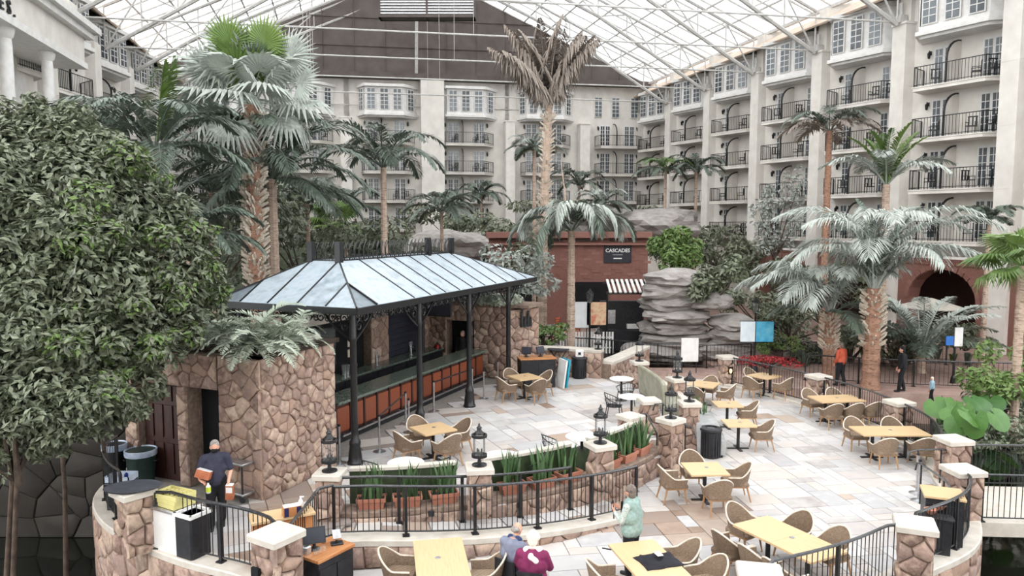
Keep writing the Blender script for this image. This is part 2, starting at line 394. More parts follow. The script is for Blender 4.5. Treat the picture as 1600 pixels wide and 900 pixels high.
def in_convex_clip(rect, poly): return all(in_poly(p, poly) for p in rect)

def ashlar(x0, x1, y0, y1, cell, rnd):
    nx, ny = int((x1 - x0) / cell), int((y1 - y0) / cell); used = np.zeros((nx, ny), bool); out = []
    shapes = [(3, 2), (2, 2), (2, 1), (1, 1), (2, 3), (3, 1), (1, 2), (4, 2), (2, 1), (3, 2)]
    for j in range(ny):
        for i in range(nx):
            if used[i, j]: continue
            for sx, sy in rnd.sample(shapes, len(shapes)) + [(1, 1)]:
                if i + sx <= nx and j + sy <= ny and not used[i:i + sx, j:j + sy].any():
                    used[i:i + sx, j:j + sy] = True; out.append((x0 + i * cell, y0 + j * cell, x0 + (i + sx) * cell, y0 + (j + sy) * cell)); break
    return out
def pave(fl, poly, z, ang, cen, ext, cell, seed, excl=None, warm=None, zf=None):
    rnd = random.Random(seed); c, s = math.cos(ang), math.sin(ang); items = []
    for a, b, a1, b1 in ashlar(-ext, ext, -ext, ext, cell, rnd):
        g_ = .008; rect = [(a + g_, b + g_), (a1 - g_, b + g_), (a1 - g_, b1 - g_), (a + g_, b1 - g_)]
        rect = [(cen[0] + x * c - y * s, cen[1] + x * s + y * c) for x, y in rect]
        mid = (sum(p[0] for p in rect) / 4, sum(p[1] for p in rect) / 4)
        ins = [in_poly(p, poly) for p in rect]
        if not in_poly(mid, poly) or (excl and excl(mid)) or mid[1] < 11: continue
        if not all(ins):
            rect = [p if k else (mid[0] + (p[0] - mid[0]) * .55, mid[1] + (p[1] - mid[1]) * .55) for p, k in zip(rect, ins)]
        A = (a1 - a) * (b1 - b); items.append((A / mid[1] ** 3, rect, mid))
    items.sort(key=lambda t: -t[0]); rest = [MB(), MB()]
    for k, (A, rect, mid) in enumerate(items):
        zz = (z if zf is None else 0)
        dz = rnd.uniform(.0, .006)
        wm = bool(warm and warm(mid, rnd))
        m = MB() if k < 290 else rest[wm]
        n = 4; ins = shrink(rect, .012)
        def hz(p): return z if zf is None else zf(p)
        m.add([(p[0], p[1], hz(p) - .03) for p in rect] + [(p[0], p[1], hz(p) + .006 + dz) for p in rect] + [(p[0], p[1], hz(p) + .01 + dz) for p in ins],
              [(8, 9, 10, 11)] + [(i, (i + 1) % 4, 4 + (i + 1) % 4, 4 + i) for i in range(4)] + [(4 + i, 4 + (i + 1) % 4, 8 + (i + 1) % 4, 8 + i) for i in range(4)])
        if k < 290: m.build('paver', M['paverw' if wm else 'paver'], fl)
    for m, mm in zip(rest, ('paver', 'paverw')):
        if m.v: m.build('paver', M[mm], fl)['kind'] = 'stuff'
fl_low = struct('floor'); fl_low['label'] = 'lower patio of pale mixed flagstones'
MB().prism(lower_poly, -1.4, -.012).build('paving_bed', M['joint'], fl_low)
def warm_low(p, r): return ((p[0] - 3.2) ** 2 / 5 + (p[1] - 15.2) ** 2 / 1.2 < 1 and r.random() < .8) or r.random() < .03
def ramp_z(p):
    return max(0.0, min(.42, (2.6 - p[0]) / 5.2 * .42))
def on_ramp(p):
    d = (Vector(p) - ARC_C).length; return p[0] < 2.5 and 8.4 < d < 9.95 and p[1] < 17
pave(fl_low, lower_poly, 0, rad(9), (4.5, 19), 13.2, .3, 3, excl=lambda p: on_ramp(p) or (Vector(p) - ARC_C).length < 8.9, warm=warm_low)
fl_up = struct('floor'); fl_up['label'] = 'upper bar terrace of pale mixed flagstones'
MB().prism(upper_poly, -1.4, .488).build('paving_bed', M['joint'], fl_up)
def warm_up(p, r): return (p[0] < -2.6 and p[1] < 16.6 and r.random() < .75) or r.random() < .05
def hid_up(p):   # under the bar building
    q = Vector(p) - Vector((-4.6, 16.2)); return q.dot(BB) > .55 and p[1] > 14.9
pave(fl_up, upper_poly, .5, rad(24), (-1, 20), 11.1, .33, 5, excl=hid_up, warm=warm_up)
# ramp walkway between the planter wall and the front railing
rp = struct('floor'); rp['label'] = 'curved flagstone ramp below the planter wall'
mb = MB(); N = 24; top = []
for k in range(N + 1):
    a = rad(2 + 41 * k / N); p, q = arc(8.8, a), arc(9.75, a); z = ramp_z(arc(9.3, a)) - .012
    mb.v += [(p.x, p.y, z), (q.x, q.y, z), (p.x, p.y, -.6), (q.x, q.y, -.6)]
for k in range(N): b = 4 * k; mb.f += [(b, b + 1, b + 5, b + 4), (b + 1, b + 3, b + 7, b + 5), (b + 2, b, b + 4, b + 6)]; mb.m += [0] * 3
mb.build('paving_bed', M['joint'], rp)
rnd = random.Random(4); a = rad(2.2)
while a < rad(42):
    w = rnd.uniform(.035, .07); split = rnd.choice([(8.82, 9.2, 9.74), (8.82, 9.4, 9.74), (8.82, 9.74)])
    for r0, r1 in zip(split, split[1:]):
        m = MB(); c = [arc(r0 + .012, a + .002), arc(r1 - .012, a + .002), arc(r1 - .012, a + w - .002), arc(r0 + .012, a + w - .002)]; dz = rnd.uniform(0, .005)
        m.add([(p.x, p.y, ramp_z(p) - .03) for p in c] + [(p.x, p.y, ramp_z(p) + .008 + dz) for p in c], [(4, 5, 6, 7), (0, 1, 5, 4), (1, 2, 6, 5), (2, 3, 7, 6), (3, 0, 4, 7)])
        m.build('paver', M['paverw' if rnd.random() < .25 else 'paver'], rp)
    a += w

# ------------------------------------------------------------------ hotel wings
WA = Vector((-.2571, .9664)); WN = Vector((-.9664, -.2571))    # right wing: away from the viewer / into the atrium
W0 = Vector((23.7, 39.4)); BAY = 7.06
FLO = [13.65, 10.9, 8.15, 5.4]
def door_mesh():
    mb = MB(); mb.box((0, .0, 1.1), (1.12, .05, 2.2))
    mb.cur = 1; mb.box((-.27, .03, 1.12), (.38, .03, 1.9)); mb.box((.27, .03, 1.12), (.38, .03, 1.9)); mb.cur = 0
    for s in (-.27, .27):
        mb.box((s, .045, 1.12), (.035, .03, 1.9))
        for k in range(1, 5): mb.box((s, .045, .17 + 1.9 * k / 5), (.38, .03, .035))
    return mb.mesh('french_door', [M['white'], M['glassdark']])
def window_mesh(w, h, nx, ny):
    mb = MB(); mb.box((0, 0, h / 2), (w, .06, h)); mb.cur = 1; mb.box((0, .04, h / 2), (w - .14, .03, h - .14)); mb.cur = 0
    for i in range(1, nx): mb.box((-w / 2 + .07 + (w - .14) * i / nx, .06, h / 2), (.045, .03, h - .14))
    for j in range(1, ny): mb.box((0, .06, .07 + (h - .14) * j / ny), (w - .14, .03, .045))
    return mb.mesh('window', [M['white'], M['glassdark']])
def balcony_meshes(w, dep, ch):
    """slab and railing of a balcony with splayed ends; local x along the wall, +y into the atrium"""
    poly = [(-w / 2, 0), (-w / 2 + ch, dep), (w / 2 - ch * .25, dep), (w / 2, 0)]
    s = MB(); s.prism(poly, -.24, 0); s.prism([(p[0] * 1.02, p[1] * 1.03) for p in poly], -.06, .0)
    r = MB(); path = [Vector((p[0] * .985, p[1] * .97, 0)) for p in poly]
    for z, t in ((1.05, .03), (.1, .02)):
        for a, b in zip(path, path[1:]): r.cyl(a + Vector((0, 0, z)), b + Vector((0, 0, z)), t, n=4)
    for a, b in zip(path, path[1:]):
        n = max(2, int((b - a).length / .16))
        for k in range(n + 1):
            p = a.lerp(b, k / n); big = k in (0, n)
            r.cyl((p.x, p.y, 0), (p.x, p.y, 1.05), .028 if big else .013, n=4, caps=False)
    return s.mesh('balcony_slab', M['cream']), r.mesh('balcony_railing', M['iron'])
def divider_mesh(dep):
    mb = MB(); pts = [(0, dep * .9, 0), (0, dep * .9, 1.2)]
    for k in range(7):
        a = math.pi / 2 * k / 6; pts.append((0, dep * .9 * math.cos(a) , 1.3 + 1.0 * math.sin(a)))
    mb.tube(pts, .06, n=4)
    mb.cur = 1; q = [(0, p[1] - .04, p[2]) for p in pts] + [(0, 0, 0)]
    n = len(q); mb.add([(-.03, p[1], p[2]) for p in q] + [(.03, p[1], p[2]) for p in q], [tuple(range(n)), tuple(range(2 * n - 1, n - 1, -1))])
    return mb.mesh('balcony_divider', [M['iron'], M['cream']])
def sconce_mesh():
    mb = MB(); mb.box((0, .03, 0), (.12, .06, .2)); mb.tube([(0, .05, .05), (0, .16, .12), (0, .18, .02)], .02, 4); mb.lathe([(.03, .1), (.1, .02), (.07, -.22), (.03, -.26)], (0, .18, -.06), 6)
    return mb.mesh('wall_sconce', M['iron'])
def bay_window_meshes(w, dep, ch, h):
    poly = [(-w / 2, 0), (-w / 2 + ch, dep), (w / 2 - ch * .5, dep), (w / 2, 0)]
    s = MB(); big = [(-w / 2 - .1, 0), (-w / 2 + ch - .05, dep + .15), (w / 2 - ch * .5 + .05, dep + .15), (w / 2 + .1, 0)]
    s.prism(big, 0, .22); s.prism([(p[0] * .97, p[1] * .94) for p in poly], -.15, 0); s.prism(big, h - .25, h)
    s.prism([(p[0] * .985, p[1] * .97) for p in poly], .2, .5)
    inner = [(p[0] * .96, p[1] * .9) for p in poly]; s.prism(inner, .2, h - .2)
    return s.mesh('bay_shell', M['white']), poly
DOOR = door_mesh(); SCONCE = sconce_mesh()
BALC = balcony_meshes(5.1, 1.35, 1.1); DIV = divider_mesh(1.35)
BAYSH, BAYPOLY = bay_window_meshes(5.6, 1.35, 1.3, 2.9)
WIN = window_mesh(.82, 2.0, 2, 5)
chair_spots = []
def facade_bay(par, c, ang, zs, zbay, rnd, where='', bay=True, flip=False, span=6.0, chairs=True, zb=4.6, ztop=20.2):
    """one bay: wall panel, bay window on top, balconies below. c = 2D centre of the wall panel, ang turns local +y into the atrium"""
    q = Matrix.Rotation(ang, 3, 'Z')
    def W(x, y, z): v = q @ Vector((x, y, 0)); return Vector((c[0] + v.x, c[1] + v.y, z))
    mb = MB(); mb.box(W(0, -.35, (zb + ztop) / 2), (span + .6, .6, ztop - zb), rz=ang); mb.build('wall_panel', M['cream'], par)
    if bay:
        b = put('bay_window', BAYSH, par, W(0, 0, zbay), ang)
        for i, (a, e) in enumerate(zip(BAYPOLY, BAYPOLY[1:])):
            a, e = Vector(a), Vector(e); L = (e - a).length; n = max(1, int(L / .95)); d = (e - a).normalized(); th = math.atan2(d.y, d.x)
            for k in range(n):
                p = a + (e - a) * ((k + .5) / n) + Vector((-d.y, d.x)) * -.02
                put('window_sash', WIN, b, (p.x, p.y, .52), th)
    for z in zs:
        bl = put('balcony', BALC[0], par, W(0, 0, z), ang); put('railing', BALC[1], bl); put('divider', DIV, bl, (.6, 0, 0))
        for x in (-1.1, 1.45): put('french_door', DOOR, bl, (x, -.02, 0))
        for x in (-1.9, 2.2): put('sconce', SCONCE, bl, (x, -.04, 1.95))
        if chairs:
            for i_, x in enumerate((-1.7, -.6, 1.35)): chair_spots.append((W(x + rnd.uniform(-.1, .1), .75, z), ang + rnd.uniform(-1.2, 1.2), f"dark chair, {('right', 'middle', 'left')[i_]} one, {('top', 'second highest', 'third highest', 'lowest')[zs.index(z)]} balcony, {where}"))
wr = struct('wall_right'); wr['label'] = 'cream hotel wing with stacked balconies along the right'
rnd = random.Random(2)
for k in range(-1, 6):
    c = W0 + WA * (k * BAY) - WN * .3
    base = math.atan2(WN.y, WN.x) - math.pi / 2
    facade_bay(wr, c, base + rad(15), FLO, 16.3, rnd, f"{('nearest', 'second nearest', 'third nearest', 'third farthest', 'second farthest', 'farthest')[max(k, 0)]} bay of the right wing", span=5.9, chairs=k >= 0)
for k in range(-1, 7):
    c = W0 + WA * ((k - .5) * BAY) + WN * .55
    mb = MB(); th = base
    mb.box(V3(c, 8.7), (1.0, 1.15, 17.4), rz=th); mb.box(V3(c - WN * .25, 18.8), (.8, .9, 2.8), rz=th)
    for z in (8.0, 11.0, 14.0): mb.box(V3(c, z), (1.02, 1.17, .03), rz=th)
    mb.box(V3(c, 17.45), (1.12, 1.27, .12), rz=th)
    mb.build('pillar', M['cream'], wr)
    # truss shoe and drum on the pillar
    mb = MB(); p = V3(c + WN * .5, 17.7); mb.box(p, (.5, .5, .4), rz=th); mb.cyl(p + Vector((0, 0, .2)), p + Vector((0, 0, .9)), .12, n=8); mb.build('truss_shoe', M['trusswhite'], wr)
a0, a1 = W0 - WA * 1.5 * BAY, W0 + WA * 5.5 * BAY
mb = MB(); n3 = V3(WN)
mb.slab(V3(a0 + WN * 1.5, 19.1), V3(a1 + WN * 1.5, 19.1), V3(a1 - WN * 1.2, 20.9), V3(a0 - WN * 1.2, 20.9), .12); mb.build('eave_fascia', M['tan'], wr)
mb = MB(); mb.slab(V3(a0 - WN * .9, 4.5), V3(a1 - WN * .9, 4.5), V3(a1 - WN * .9, 20.9), V3(a0 - WN * .9, 20.9), .3); mb.build('wall_backing', M['cream'], wr)
q0 = W0 + WA * 4.05 * BAY + WN * .3; mb = MB(); mb.box(V3(q0, 2.3), (.5, 3.1 * BAY, 4.7), rz=math.atan2(WA.y, WA.x) - math.pi / 2); mb.build('lower_wall', M['cream'], wr)
# brick arcade under the right wing
def arcade(par, o, ux, L, nar, h, aw, ah, seed):
    ux = Vector(ux).normalized(); nn = Vector((ux.y, -ux.x))
    mb = MB(); pit = L / nar
    for k in range(nar):
        s0 = k * pit; cx = s0 + pit / 2; prof = [(s0, 0), (cx - aw / 2, 0), (cx - aw / 2, ah - aw / 2 * .75)]
        prof += [(cx - aw / 2 * math.cos(math.pi * i / 10), ah - aw / 2 * .75 + aw / 2 * .75 * math.sin(math.pi * i / 10)) for i in range(1, 10)]
        prof += [(cx + aw / 2, ah - aw / 2 * .75), (cx + aw / 2, 0), (s0 + pit, 0), (s0 + pit, h), (s0, h)]
        n = len(prof); f = [V3(o + ux * x, z) for x, z in prof]; bk = [p - V3(nn) * .7 for p in f]
        mb.add(f + bk, [tuple(range(n)), tuple(range(2 * n - 1, n - 1, -1))] + [(i, n + i, n + (i + 1) % n, (i + 1) % n) for i in range(n)])
    mb.build('brick_arcade', M['brick'], par)
    rr = random.Random(seed)
    for k in range(nar):      # arch voussoirs and a course of bricks above
        cx = k * pit + pit / 2; c0 = ah - aw / 2 * .75
        for i in range(17):
            t = math.pi * (i + .5) / 17; x, z = cx - (aw / 2 + .14) * math.cos(t), c0 + (aw / 2 * .75 + .14) * math.sin(t)
            m = MB(); p = V3(o + ux * x, z) + V3(nn) * .02; rot = Matrix((V3(ux), V3(nn), Vector((0, 0, 1)))).transposed() @ Matrix.Rotation(-(math.pi / 2 - t), 3, 'Y')
            m.box(p, (aw * .075, .1, .26), M=rot); m.build('brick', M['brick'], par)
        for row, z in enumerate((h - .12, h - .3)):
            for i in range(12):
                m = MB(); p = V3(o + ux * (k * pit + (i + .5 + .5 * row) * pit / 12), z) + V3(nn) * .02
                m.box(p, (pit / 12 - .03, .08, .15), rz=math.atan2(ux.y, ux.x)); m.build('brick', M['brick'], par)
o = W0 + WA * (2.5 * BAY) + WN * .9
arcade(wr, o, -WA, 4 * BAY, 4, 4.5, 4.4, 3.9, 5)
mb = MB(); mb.box(V3(o - WA * 2 * BAY - WN * 4.2, 2.2), (.2, 7.5 * BAY, 4.6), rz=math.atan2(WA.y, WA.x) - math.pi / 2); mb.build('arcade_back_wall', M['darkwood'], wr)
mb = MB(); mb.box(V3(o - WA * 2 * BAY - WN * 2.2, 4.52), (4.6, 4.2 * BAY, .12), rz=math.atan2(WA.y, WA.x) - math.pi / 2); mb.build('arcade_ceiling', M['cream'], wr)

# back wall
KB = Vector((13.4, 76.5)); KD = Vector((-.9848, -.1736)); KN = Vector((.1736, -.9848))
wb = struct('wall_back'); wb['label'] = 'cream hotel facade with balconies closing the far end'
kang = math.atan2(KN.y, KN.x) - math.pi / 2
FLB = [14.05, 11.3, 8.55, 5.8]
for k in range(6):
    r = (2.6, 10.2, 18.0, 25.7, 33.4, 41.1)[k]
    c = KB + KD * r
    facade_bay(wb, c, kang, FLB, 16.5, rnd, f"{('first', 'second', 'third', 'fourth', 'fifth', 'sixth')[k]} bay from right of far facade", bay=k > 0, span=7.6, chairs=0 < k < 5, zb=0)
    if k == 0:
        for x in (-1.6, .4, 2.2): put('window', WIN, wb, V3(c + Vector((math.cos(kang), math.sin(kang))) * x + KN * .05, 17.0), kang)
for r, w, h in ((6.5, 1.0, 16.2), (14.0, .9, 16.3), (21.5, 2.2, 20.0), (29.6, 1.0, 16.3), (37.3, 1.0, 16.3), (45.0, 1.4, 16.3)):
    mb = MB(); c = KB + KD * r + KN * .8; mb.box(V3(c, h / 2), (w, 1.2, h), rz=kang); mb.box(V3(c, h - .06), (w + .12, 1.3, .12), rz=kang); mb.build('pilaster', M['cream'], wb)
mb = MB(); c = KB + KD * 22.5; mb.box(V3(c - KN * .8, 10), (50, .3, 20.4), rz=kang); mb.build('wall_backing', M['cream'], wb)
mb = MB(); mb.box(V3(c + KN * .3, 20.25), (49, 1.6, .5), rz=kang); mb.build('eave_band', M['gable'], wb)

# left wing and the columned pavilion in front of it
LA = Vector((-.2164, .9763)); LN = Vector((.9763, .2164)); L0 = Vector((-27.5, 50.0))
wl = struct('wall_left'); wl['label'] = 'cream hotel wing along the left, mostly behind palms'
lang = math.atan2(LN.y, LN.x) - math.pi / 2
for k in range(-2, 3):
    facade_bay(wl, L0 + LA * (k * 7.4), lang - rad(12), FLO, 16.3, rnd, span=6.6, chairs=False)
for k in range(-2, 4):
    mb = MB(); mb.box(V3(L0 + LA * ((k - .5) * 7.4) + LN * .5, 8.7), (1.2, 1.4, 17.4), rz=lang); mb.build('pillar', M['cream'], wl)
mb = MB(); mb.slab(V3(L0 - LA * 20 - LN * 1.1, 0), V3(L0 + LA * 20 - LN * 1.1, 0), V3(L0 + LA * 20 - LN * 1.1, 20.9), V3(L0 - LA * 20 - LN * 1.1, 20.9), -.3); mb.build('wall_backing', M['cream'], wl)
mb = MB(); mb.slab(V3(L0 - LA * 20 + LN * 1.5, 19.1), V3(L0 + LA * 20 + LN * 1.5, 19.1), V3(L0 + LA * 20 - LN * 1.2, 20.9), V3(L0 - LA * 20 - LN * 1.2, 20.9), .12); mb.build('eave_fascia', M['tan'], wl)

CP = Vector((-21.15, 38.0))      # free corner of the pavilion's entablature
pv = thing('columned_pavilion', 'white columned pavilion with lettered entablature at upper left', 'building', V3(CP - LN * 2, 0))
pang = math.atan2(LA.y, LA.x) - math.pi / 2
def PVp(s, t, z): return V3(CP - LA * s - LN * t, z)
for nm, t0, z0, z1, mt in (('architrave', .12, 14.0, 14.3, 'white'), ('frieze', .22, 14.3, 15.5, 'cream'), ('cornice', -.15, 15.5, 15.8, 'white'), ('cornice', -.42, 15.8, 16.1, 'white'), ('parapet', .4, 16.1, 17.0, 'cream')):
    mb = MB(); mb.box(PVp(12 + t0, 3.2 + t0 * .5, (z0 + z1) / 2), (6.4 - t0, 24, z1 - z0), rz=pang); mb.build(nm, M[mt], pv, world=True)
for s in (3.9, 8.1, 12.3):
    mb = MB(); c = PVp(s, .65, 0); mb.lathe([(.34, 8), (.34, 8.2), (.27, 8.3), (.26, 10), (.24, 13.3), (.22, 13.6), (.3, 13.7), (.34, 13.85), (.36, 14.0)], c, 16); mb.build('column', M['white'], pv, smooth=40, world=True)
mb = MB(); mb.box(PVp(12.2, 4.5, 11), (4.2, 23, 6), rz=pang); mb.build('inner_wall', M['cream'], pv, world=True)
for s in (2.9, 7.0, 11): mb = MB(); mb.box(PVp(s, 2.36, 11.2), (.08, 2.2, 4), rz=pang); mb.build('wall_recess_panel', M['white'], pv, world=True)
mb = MB(); mb.box(PVp(12.1, 3.4, 7.8), (6.8, 24.2, .5), rz=pang); mb.build('balcony_floor', M['cream'], pv, world=True)
mb = MB(); mb.box(PVp(12.3, 4.2, 3.9), (4.6, 23.4, 7.6), rz=pang); mb.build('lower_wall', M['cream'], pv, world=True)
def text_mesh(name, body, size, ext, mat, bold=0.0):
    cu = bpy.data.curves.new(name, 'FONT'); cu.body = body; cu.size = size; cu.extrude = ext; cu.offset = bold; cu.align_x = 'CENTER'; cu.align_y = 'CENTER'; cu.resolution_u = 3
    t = bpy.data.objects.new(name, cu); COL.objects.link(t); dg = bpy.context.evaluated_depsgraph_get()
    me = bpy.data.meshes.new_from_object(t.evaluated_get(dg)); bpy.data.objects.remove(t); me.materials.clear(); me.materials.append(M[mat]); return me
LETTER = {}
for ch, s in (('S', 8.85), ('.', 8.4), ('E', 9.5)):
    lt = put('letter', text_mesh('letter', ch, .72, .03, 'black', .01), pv, PVp(s, .16, 14.6) - pv.location); lt.rotation_euler = (math.pi / 2, 0, pang + math.pi / 2)

# ------------------------------------------------------------------ skylight roof
R0, R1 = Vector((13.6, 76.0)), Vector((37.3, -13.5)); Lb0, Lb1 = Vector((-31.9, 68.2)), Vector((-11.5, -22.0))
ZE, ZR = 20.4, 30.6
def roofpt(q, w, side, dz=0.0):
    """q 0 back .. 1 front, w 0 eave .. 1 ridge"""
    a, b = R0.lerp(R1, q), Lb0.lerp(Lb1, q); m = (a + b) / 2; e = a if side > 0 else b
    p = e.lerp(m, w); return Vector((p.x, p.y, ZE + (ZR - ZE) * w + dz))
sk = struct('ceiling'); sk['label'] = 'gabled glass skylight roof with white glazing bars'
NQ, NW = 50, 11
panes = []
for side in (1, -1):
    for i in range(NQ):
        for j in range(NW):
            c = [roofpt((i + .04) / NQ, (j + .03) / NW, side), roofpt((i + .96) / NQ, (j + .03) / NW, side), roofpt((i + .96) / NQ, (j + .97) / NW, side), roofpt((i + .04) / NQ, (j + .97) / NW, side)]
            m = (c[0] + c[2]) / 2; d = m - cam.location; el = (d.z / d.y) if d.y > 1 else 9
            vis = d.y > 1 and el < .33 and abs(d.x / d.y) < .72
            panes.append((0 if vis else 1, m.length, c, side))
panes.sort(key=lambda t: t[:2]); rest = MB()
for k, (nv, d, c, side) in enumerate(panes):
    m = MB() if (k < 290 and not nv) else rest
    if side > 0: c = c[::-1]
    m.slab(*c, .03)
    if m is not rest: m.build('roof_pane', M['skypane'], sk)
rest.build('roof_pane', M['skypane'], sk)['kind'] = 'stuff'
for side in (1, -1):
    for i in range(0, 33):
        mb = MB(); mb.cyl(roofpt(i / NQ, 0, side, -.06), roofpt(i / NQ, 1, side, -.06), .075, n=4); mb.build('rafter', M['trusswhite'], sk)
    for j in range(NW + 1):
        mb = MB(); mb.cyl(roofpt(0, j / NW, side, -.08), roofpt(1, j / NW, side, -.08), .08 if j else .16, n=4); mb.build('purlin', M['trusswhite'], sk)
mb = MB(); mb.cyl(roofpt(0, 1, 1, -.3), roofpt(1, 1, 1, -.3), .2, n=6); mb.build('ridge_beam', M['trusswhite'], sk)
# gable wall above the far facade
gb = struct('wall_gable'); gb['label'] = 'dark brown panelled gable under the skylight'
A, Bq, T = roofpt(0, 0, 1), roofpt(0, 0, -1), roofpt(0, 1, 1)
mb = MB(); mb.add([A, Bq, T] + [p + V3(-KN) * .3 for p in (A, Bq, T)], [(0, 2, 1), (3, 4, 5), (0, 1, 4, 3), (1, 2, 5, 4), (2, 0, 3, 5)]); mb.build('gable_panel', M['gable'], gb)
for k in range(1, 16):
    t = k / 16; p = A.lerp(Bq, t); h = (1 - abs(t - .5) * 2) * (ZR - ZE)
    mb = MB(); mb.cyl(p + V3(KN) * .05, p + V3(KN) * .05 + Vector((0, 0, h)), .04, n=4); mb.build('panel_seam', M['gable'], gb)
for z in (2.6, 5.2): 
    f = z / (ZR - ZE) / 2; mb = MB(); mb.cyl(A.lerp(Bq, f) + Vector((0, 0, z)) + V3(KN) * .06, A.lerp(Bq, 1 - f) + Vector((0, 0, z)) + V3(KN) * .06, .05, n=4); mb.build('panel_seam', M['gable'], gb)
mb = MB(); mb.cyl(A.lerp(Bq, .5) + V3(KN) * .3, T + V3(KN) * 3.5, .16, n=6); mb.build('gable_strut', M['trusswhite'], gb)
# trusses: one per pillar pair
for k in range(7):
    s = (5.5 - k) * BAY; pr = W0 + WA * s + WN * 1.3
    q = min(1, max(0, (76.0 - pr.y) / 89.5)); lt = Lb0.lerp(Lb1, q) + Vector((1.5, 0)); rt = pr
    names = ('nearest', 'second nearest', 'third nearest', 'fourth nearest', 'fifth nearest', 'second farthest', 'farthest')
    tr = thing('roof_truss', f'white tubular roof truss with tie rod, {names[6 - k]} of the seven under the skylight', 'truss', V3(rt, 17.4), group='roof trusses')
    mid = (rt + lt) / 2
    def up(side, w):
        e = rt if side > 0 else lt; p = e.lerp(mid, w); return Vector((p.x, p.y, ZE - .35 + (ZR - ZE) * w))
    def lo(side, w):
        e = rt if side > 0 else lt; p = e.lerp(mid, w); z = 17.4 + (5.6 * w / .42 if w < .42 else 5.6 + (w - .42) / .58 * 5.7); return Vector((p.x, p.y, z))
    for side in (1, -1):
        m = MB(); m.cyl(up(side, 0), up(side, 1), .11, n=6); m.build('upper_chord', M['trusswhite'], tr, world=True)
        m = MB(); m.tube([lo(side, 0), lo(side, .42), lo(side, 1)], .14, n=6); m.build('lower_chord', M['trusswhite'], tr, world=True)
        ws = [.0, .1, .2, .31, .42, .56, .7, .85]
        for i, w in enumerate(ws):
            m = MB(); m.cyl(lo(side, w), up(side, w), .06, n=5); m.build('strut', M['trusswhite'], tr, world=True)
            if i + 1 < len(ws):
                m = MB(); a_, b_ = (lo(side, w), up(side, ws[i + 1])) if i % 2 == 0 else (up(side, w), lo(side, ws[i + 1]))
                m.cyl(a_, b_, .06, n=5); m.build('diagonal', M['trusswhite'], tr, world=True)
    m = MB(); m.cyl(V3(rt, 17.55), V3(lt, 17.55), .055, n=6); m.build('tie_rod', M['trusswhite'], tr, world=True)
    m = MB()
    for t in (.28, .5, .72): p = rt.lerp(lt, t); m.cyl(V3(p, 17.55), V3(p, 26 if t == .5 else 23), .018, n=4)
    m.build('hanger_rod', M['trusswhite'], tr, world=True)
# louvred air unit high under the ridge
hv = thing('air_louver_unit', 'grey louvred air unit hanging under the ridge', 'vent', PD(668, 30, 60))
o = hv.location
mb = MB(); mb.box((0, 0, .1), (7.6, 1.2, .2)); mb.box((0, .5, 1.6), (7.6, .2, 3.2)); [mb.box((x, 0, 1.6), (.15, 1.0, 3.2)) for x in (-3.7, 0, 3.7)]; mb.build('unit_frame', M['gable'], hv)
for k in range(7): m = MB(); m.box((0, -.45, .35 + k * .22), (7.3, .05, .12)); m.build('slat', M['steel'], hv)
mb = MB(); [mb.cyl((x, .3, 3.0), (x, .3, 6.5), .05, n=4) for x in (-3.5, 3.5)]; mb.build('hanger', M['gable'], hv)
# end wall behind the viewer, closing the hall
mb = MB(); mb.box((10, -16, 9), (70, .5, 20)); e = mb.build('wall_front', M['cream']); e['kind'] = 'structure'; e['label'] = 'plain cream end wall behind the viewer'
# ------------------------------------------------------------------ stone bar building
def BP(o, s, t, z=0): return V3(Vector(o) + BA * s + BB * t, z)     # along / across from a 2D origin
bar = thing('stone_bar_building', 'rough stone bar building with openings, left of the terrace', 'building', (-6, 22, .5))
bo = bar.location
C0 = Vector((-5.22, 15.1))                    # near corner of the left block
def wall_part(name, o2, d2, L, z0, z1, thick, size, seed, cap=True, asp=1.2, stones=True, mat='stone'):
    """mortar core plus stones on the face to the right of d2"""
    d2 = Vector(d2).normalized(); nn = Vector((d2.y, -d2.x)); o2 = Vector(o2)
    mb = MB(); c = o2 + d2 * (L / 2) - nn * (thick / 2); mb.box(V3(c, (z0 + z1) / 2), (L, thick, z1 - z0), rz=math.atan2(d2.y, d2.x))
    w = mb.build(name, M['mortar'], bar, world=True)
    if stones: stone_face(w, L, z1 - z0, flat_map(V3(o2, z0), d2, bo), size, seed, mat, .05, asp)
    return w
# left block: face along the bar axis, and the face turned to the viewer with door and dark doorway
wall_part('wall', C0, BA, 2.45, .5, 3.5, .5, .235, 11)
wall_part('wall', C0 + BB * 1.15, -BB, 1.15, .5, 3.5, .5, .29, 12)
wall_part('wall', C0 + BB * 2.35, -BB, .28, .5, 2.75, .5, .3, 13)
wall_part('wall', C0 + BB * 4.0, -BB, .4, .5, 2.75, .5, .34, 14)
wall_part('lintel', C0 + BB * 4.4, -BB, 3.2, 2.75, 3.5, .5, .3, 22)
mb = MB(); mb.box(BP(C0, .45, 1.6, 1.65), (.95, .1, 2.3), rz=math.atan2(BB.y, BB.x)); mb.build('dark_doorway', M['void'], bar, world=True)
d = MB(); d.box(BP(C0, .22, 2.98, 1.6), (1.2, .08, 2.2), rz=math.atan2(BB.y, BB.x)); d = d.build('wooden_door', M['darkwood'], bar, world=True)
for k in range(4):
    for z, h in ((.9, .7), (1.75, .75), (2.4, .35)):
        m = MB(); m.box(BP(C0, .165, 2.53 + k * .3, z + .1) - bo, (.22, .03, h), rz=math.atan2(BB.y, BB.x)); m.build('door_panel', M['darkwood'], d)
m = MB(); m.box(BP(C0, .15, 2.5, 1.55) - bo, (.06, .05, .14), rz=math.atan2(BB.y, BB.x)); m.build('door_lock', M['steel'], d)
mb = MB(); mb.box(BP(C0, 1.4, 2.2, 3.56), (4.6, 2.3, .1), rz=math.atan2(BB.y, BB.x)); mb.build('flat_roof', M['soil'], bar, world=True)
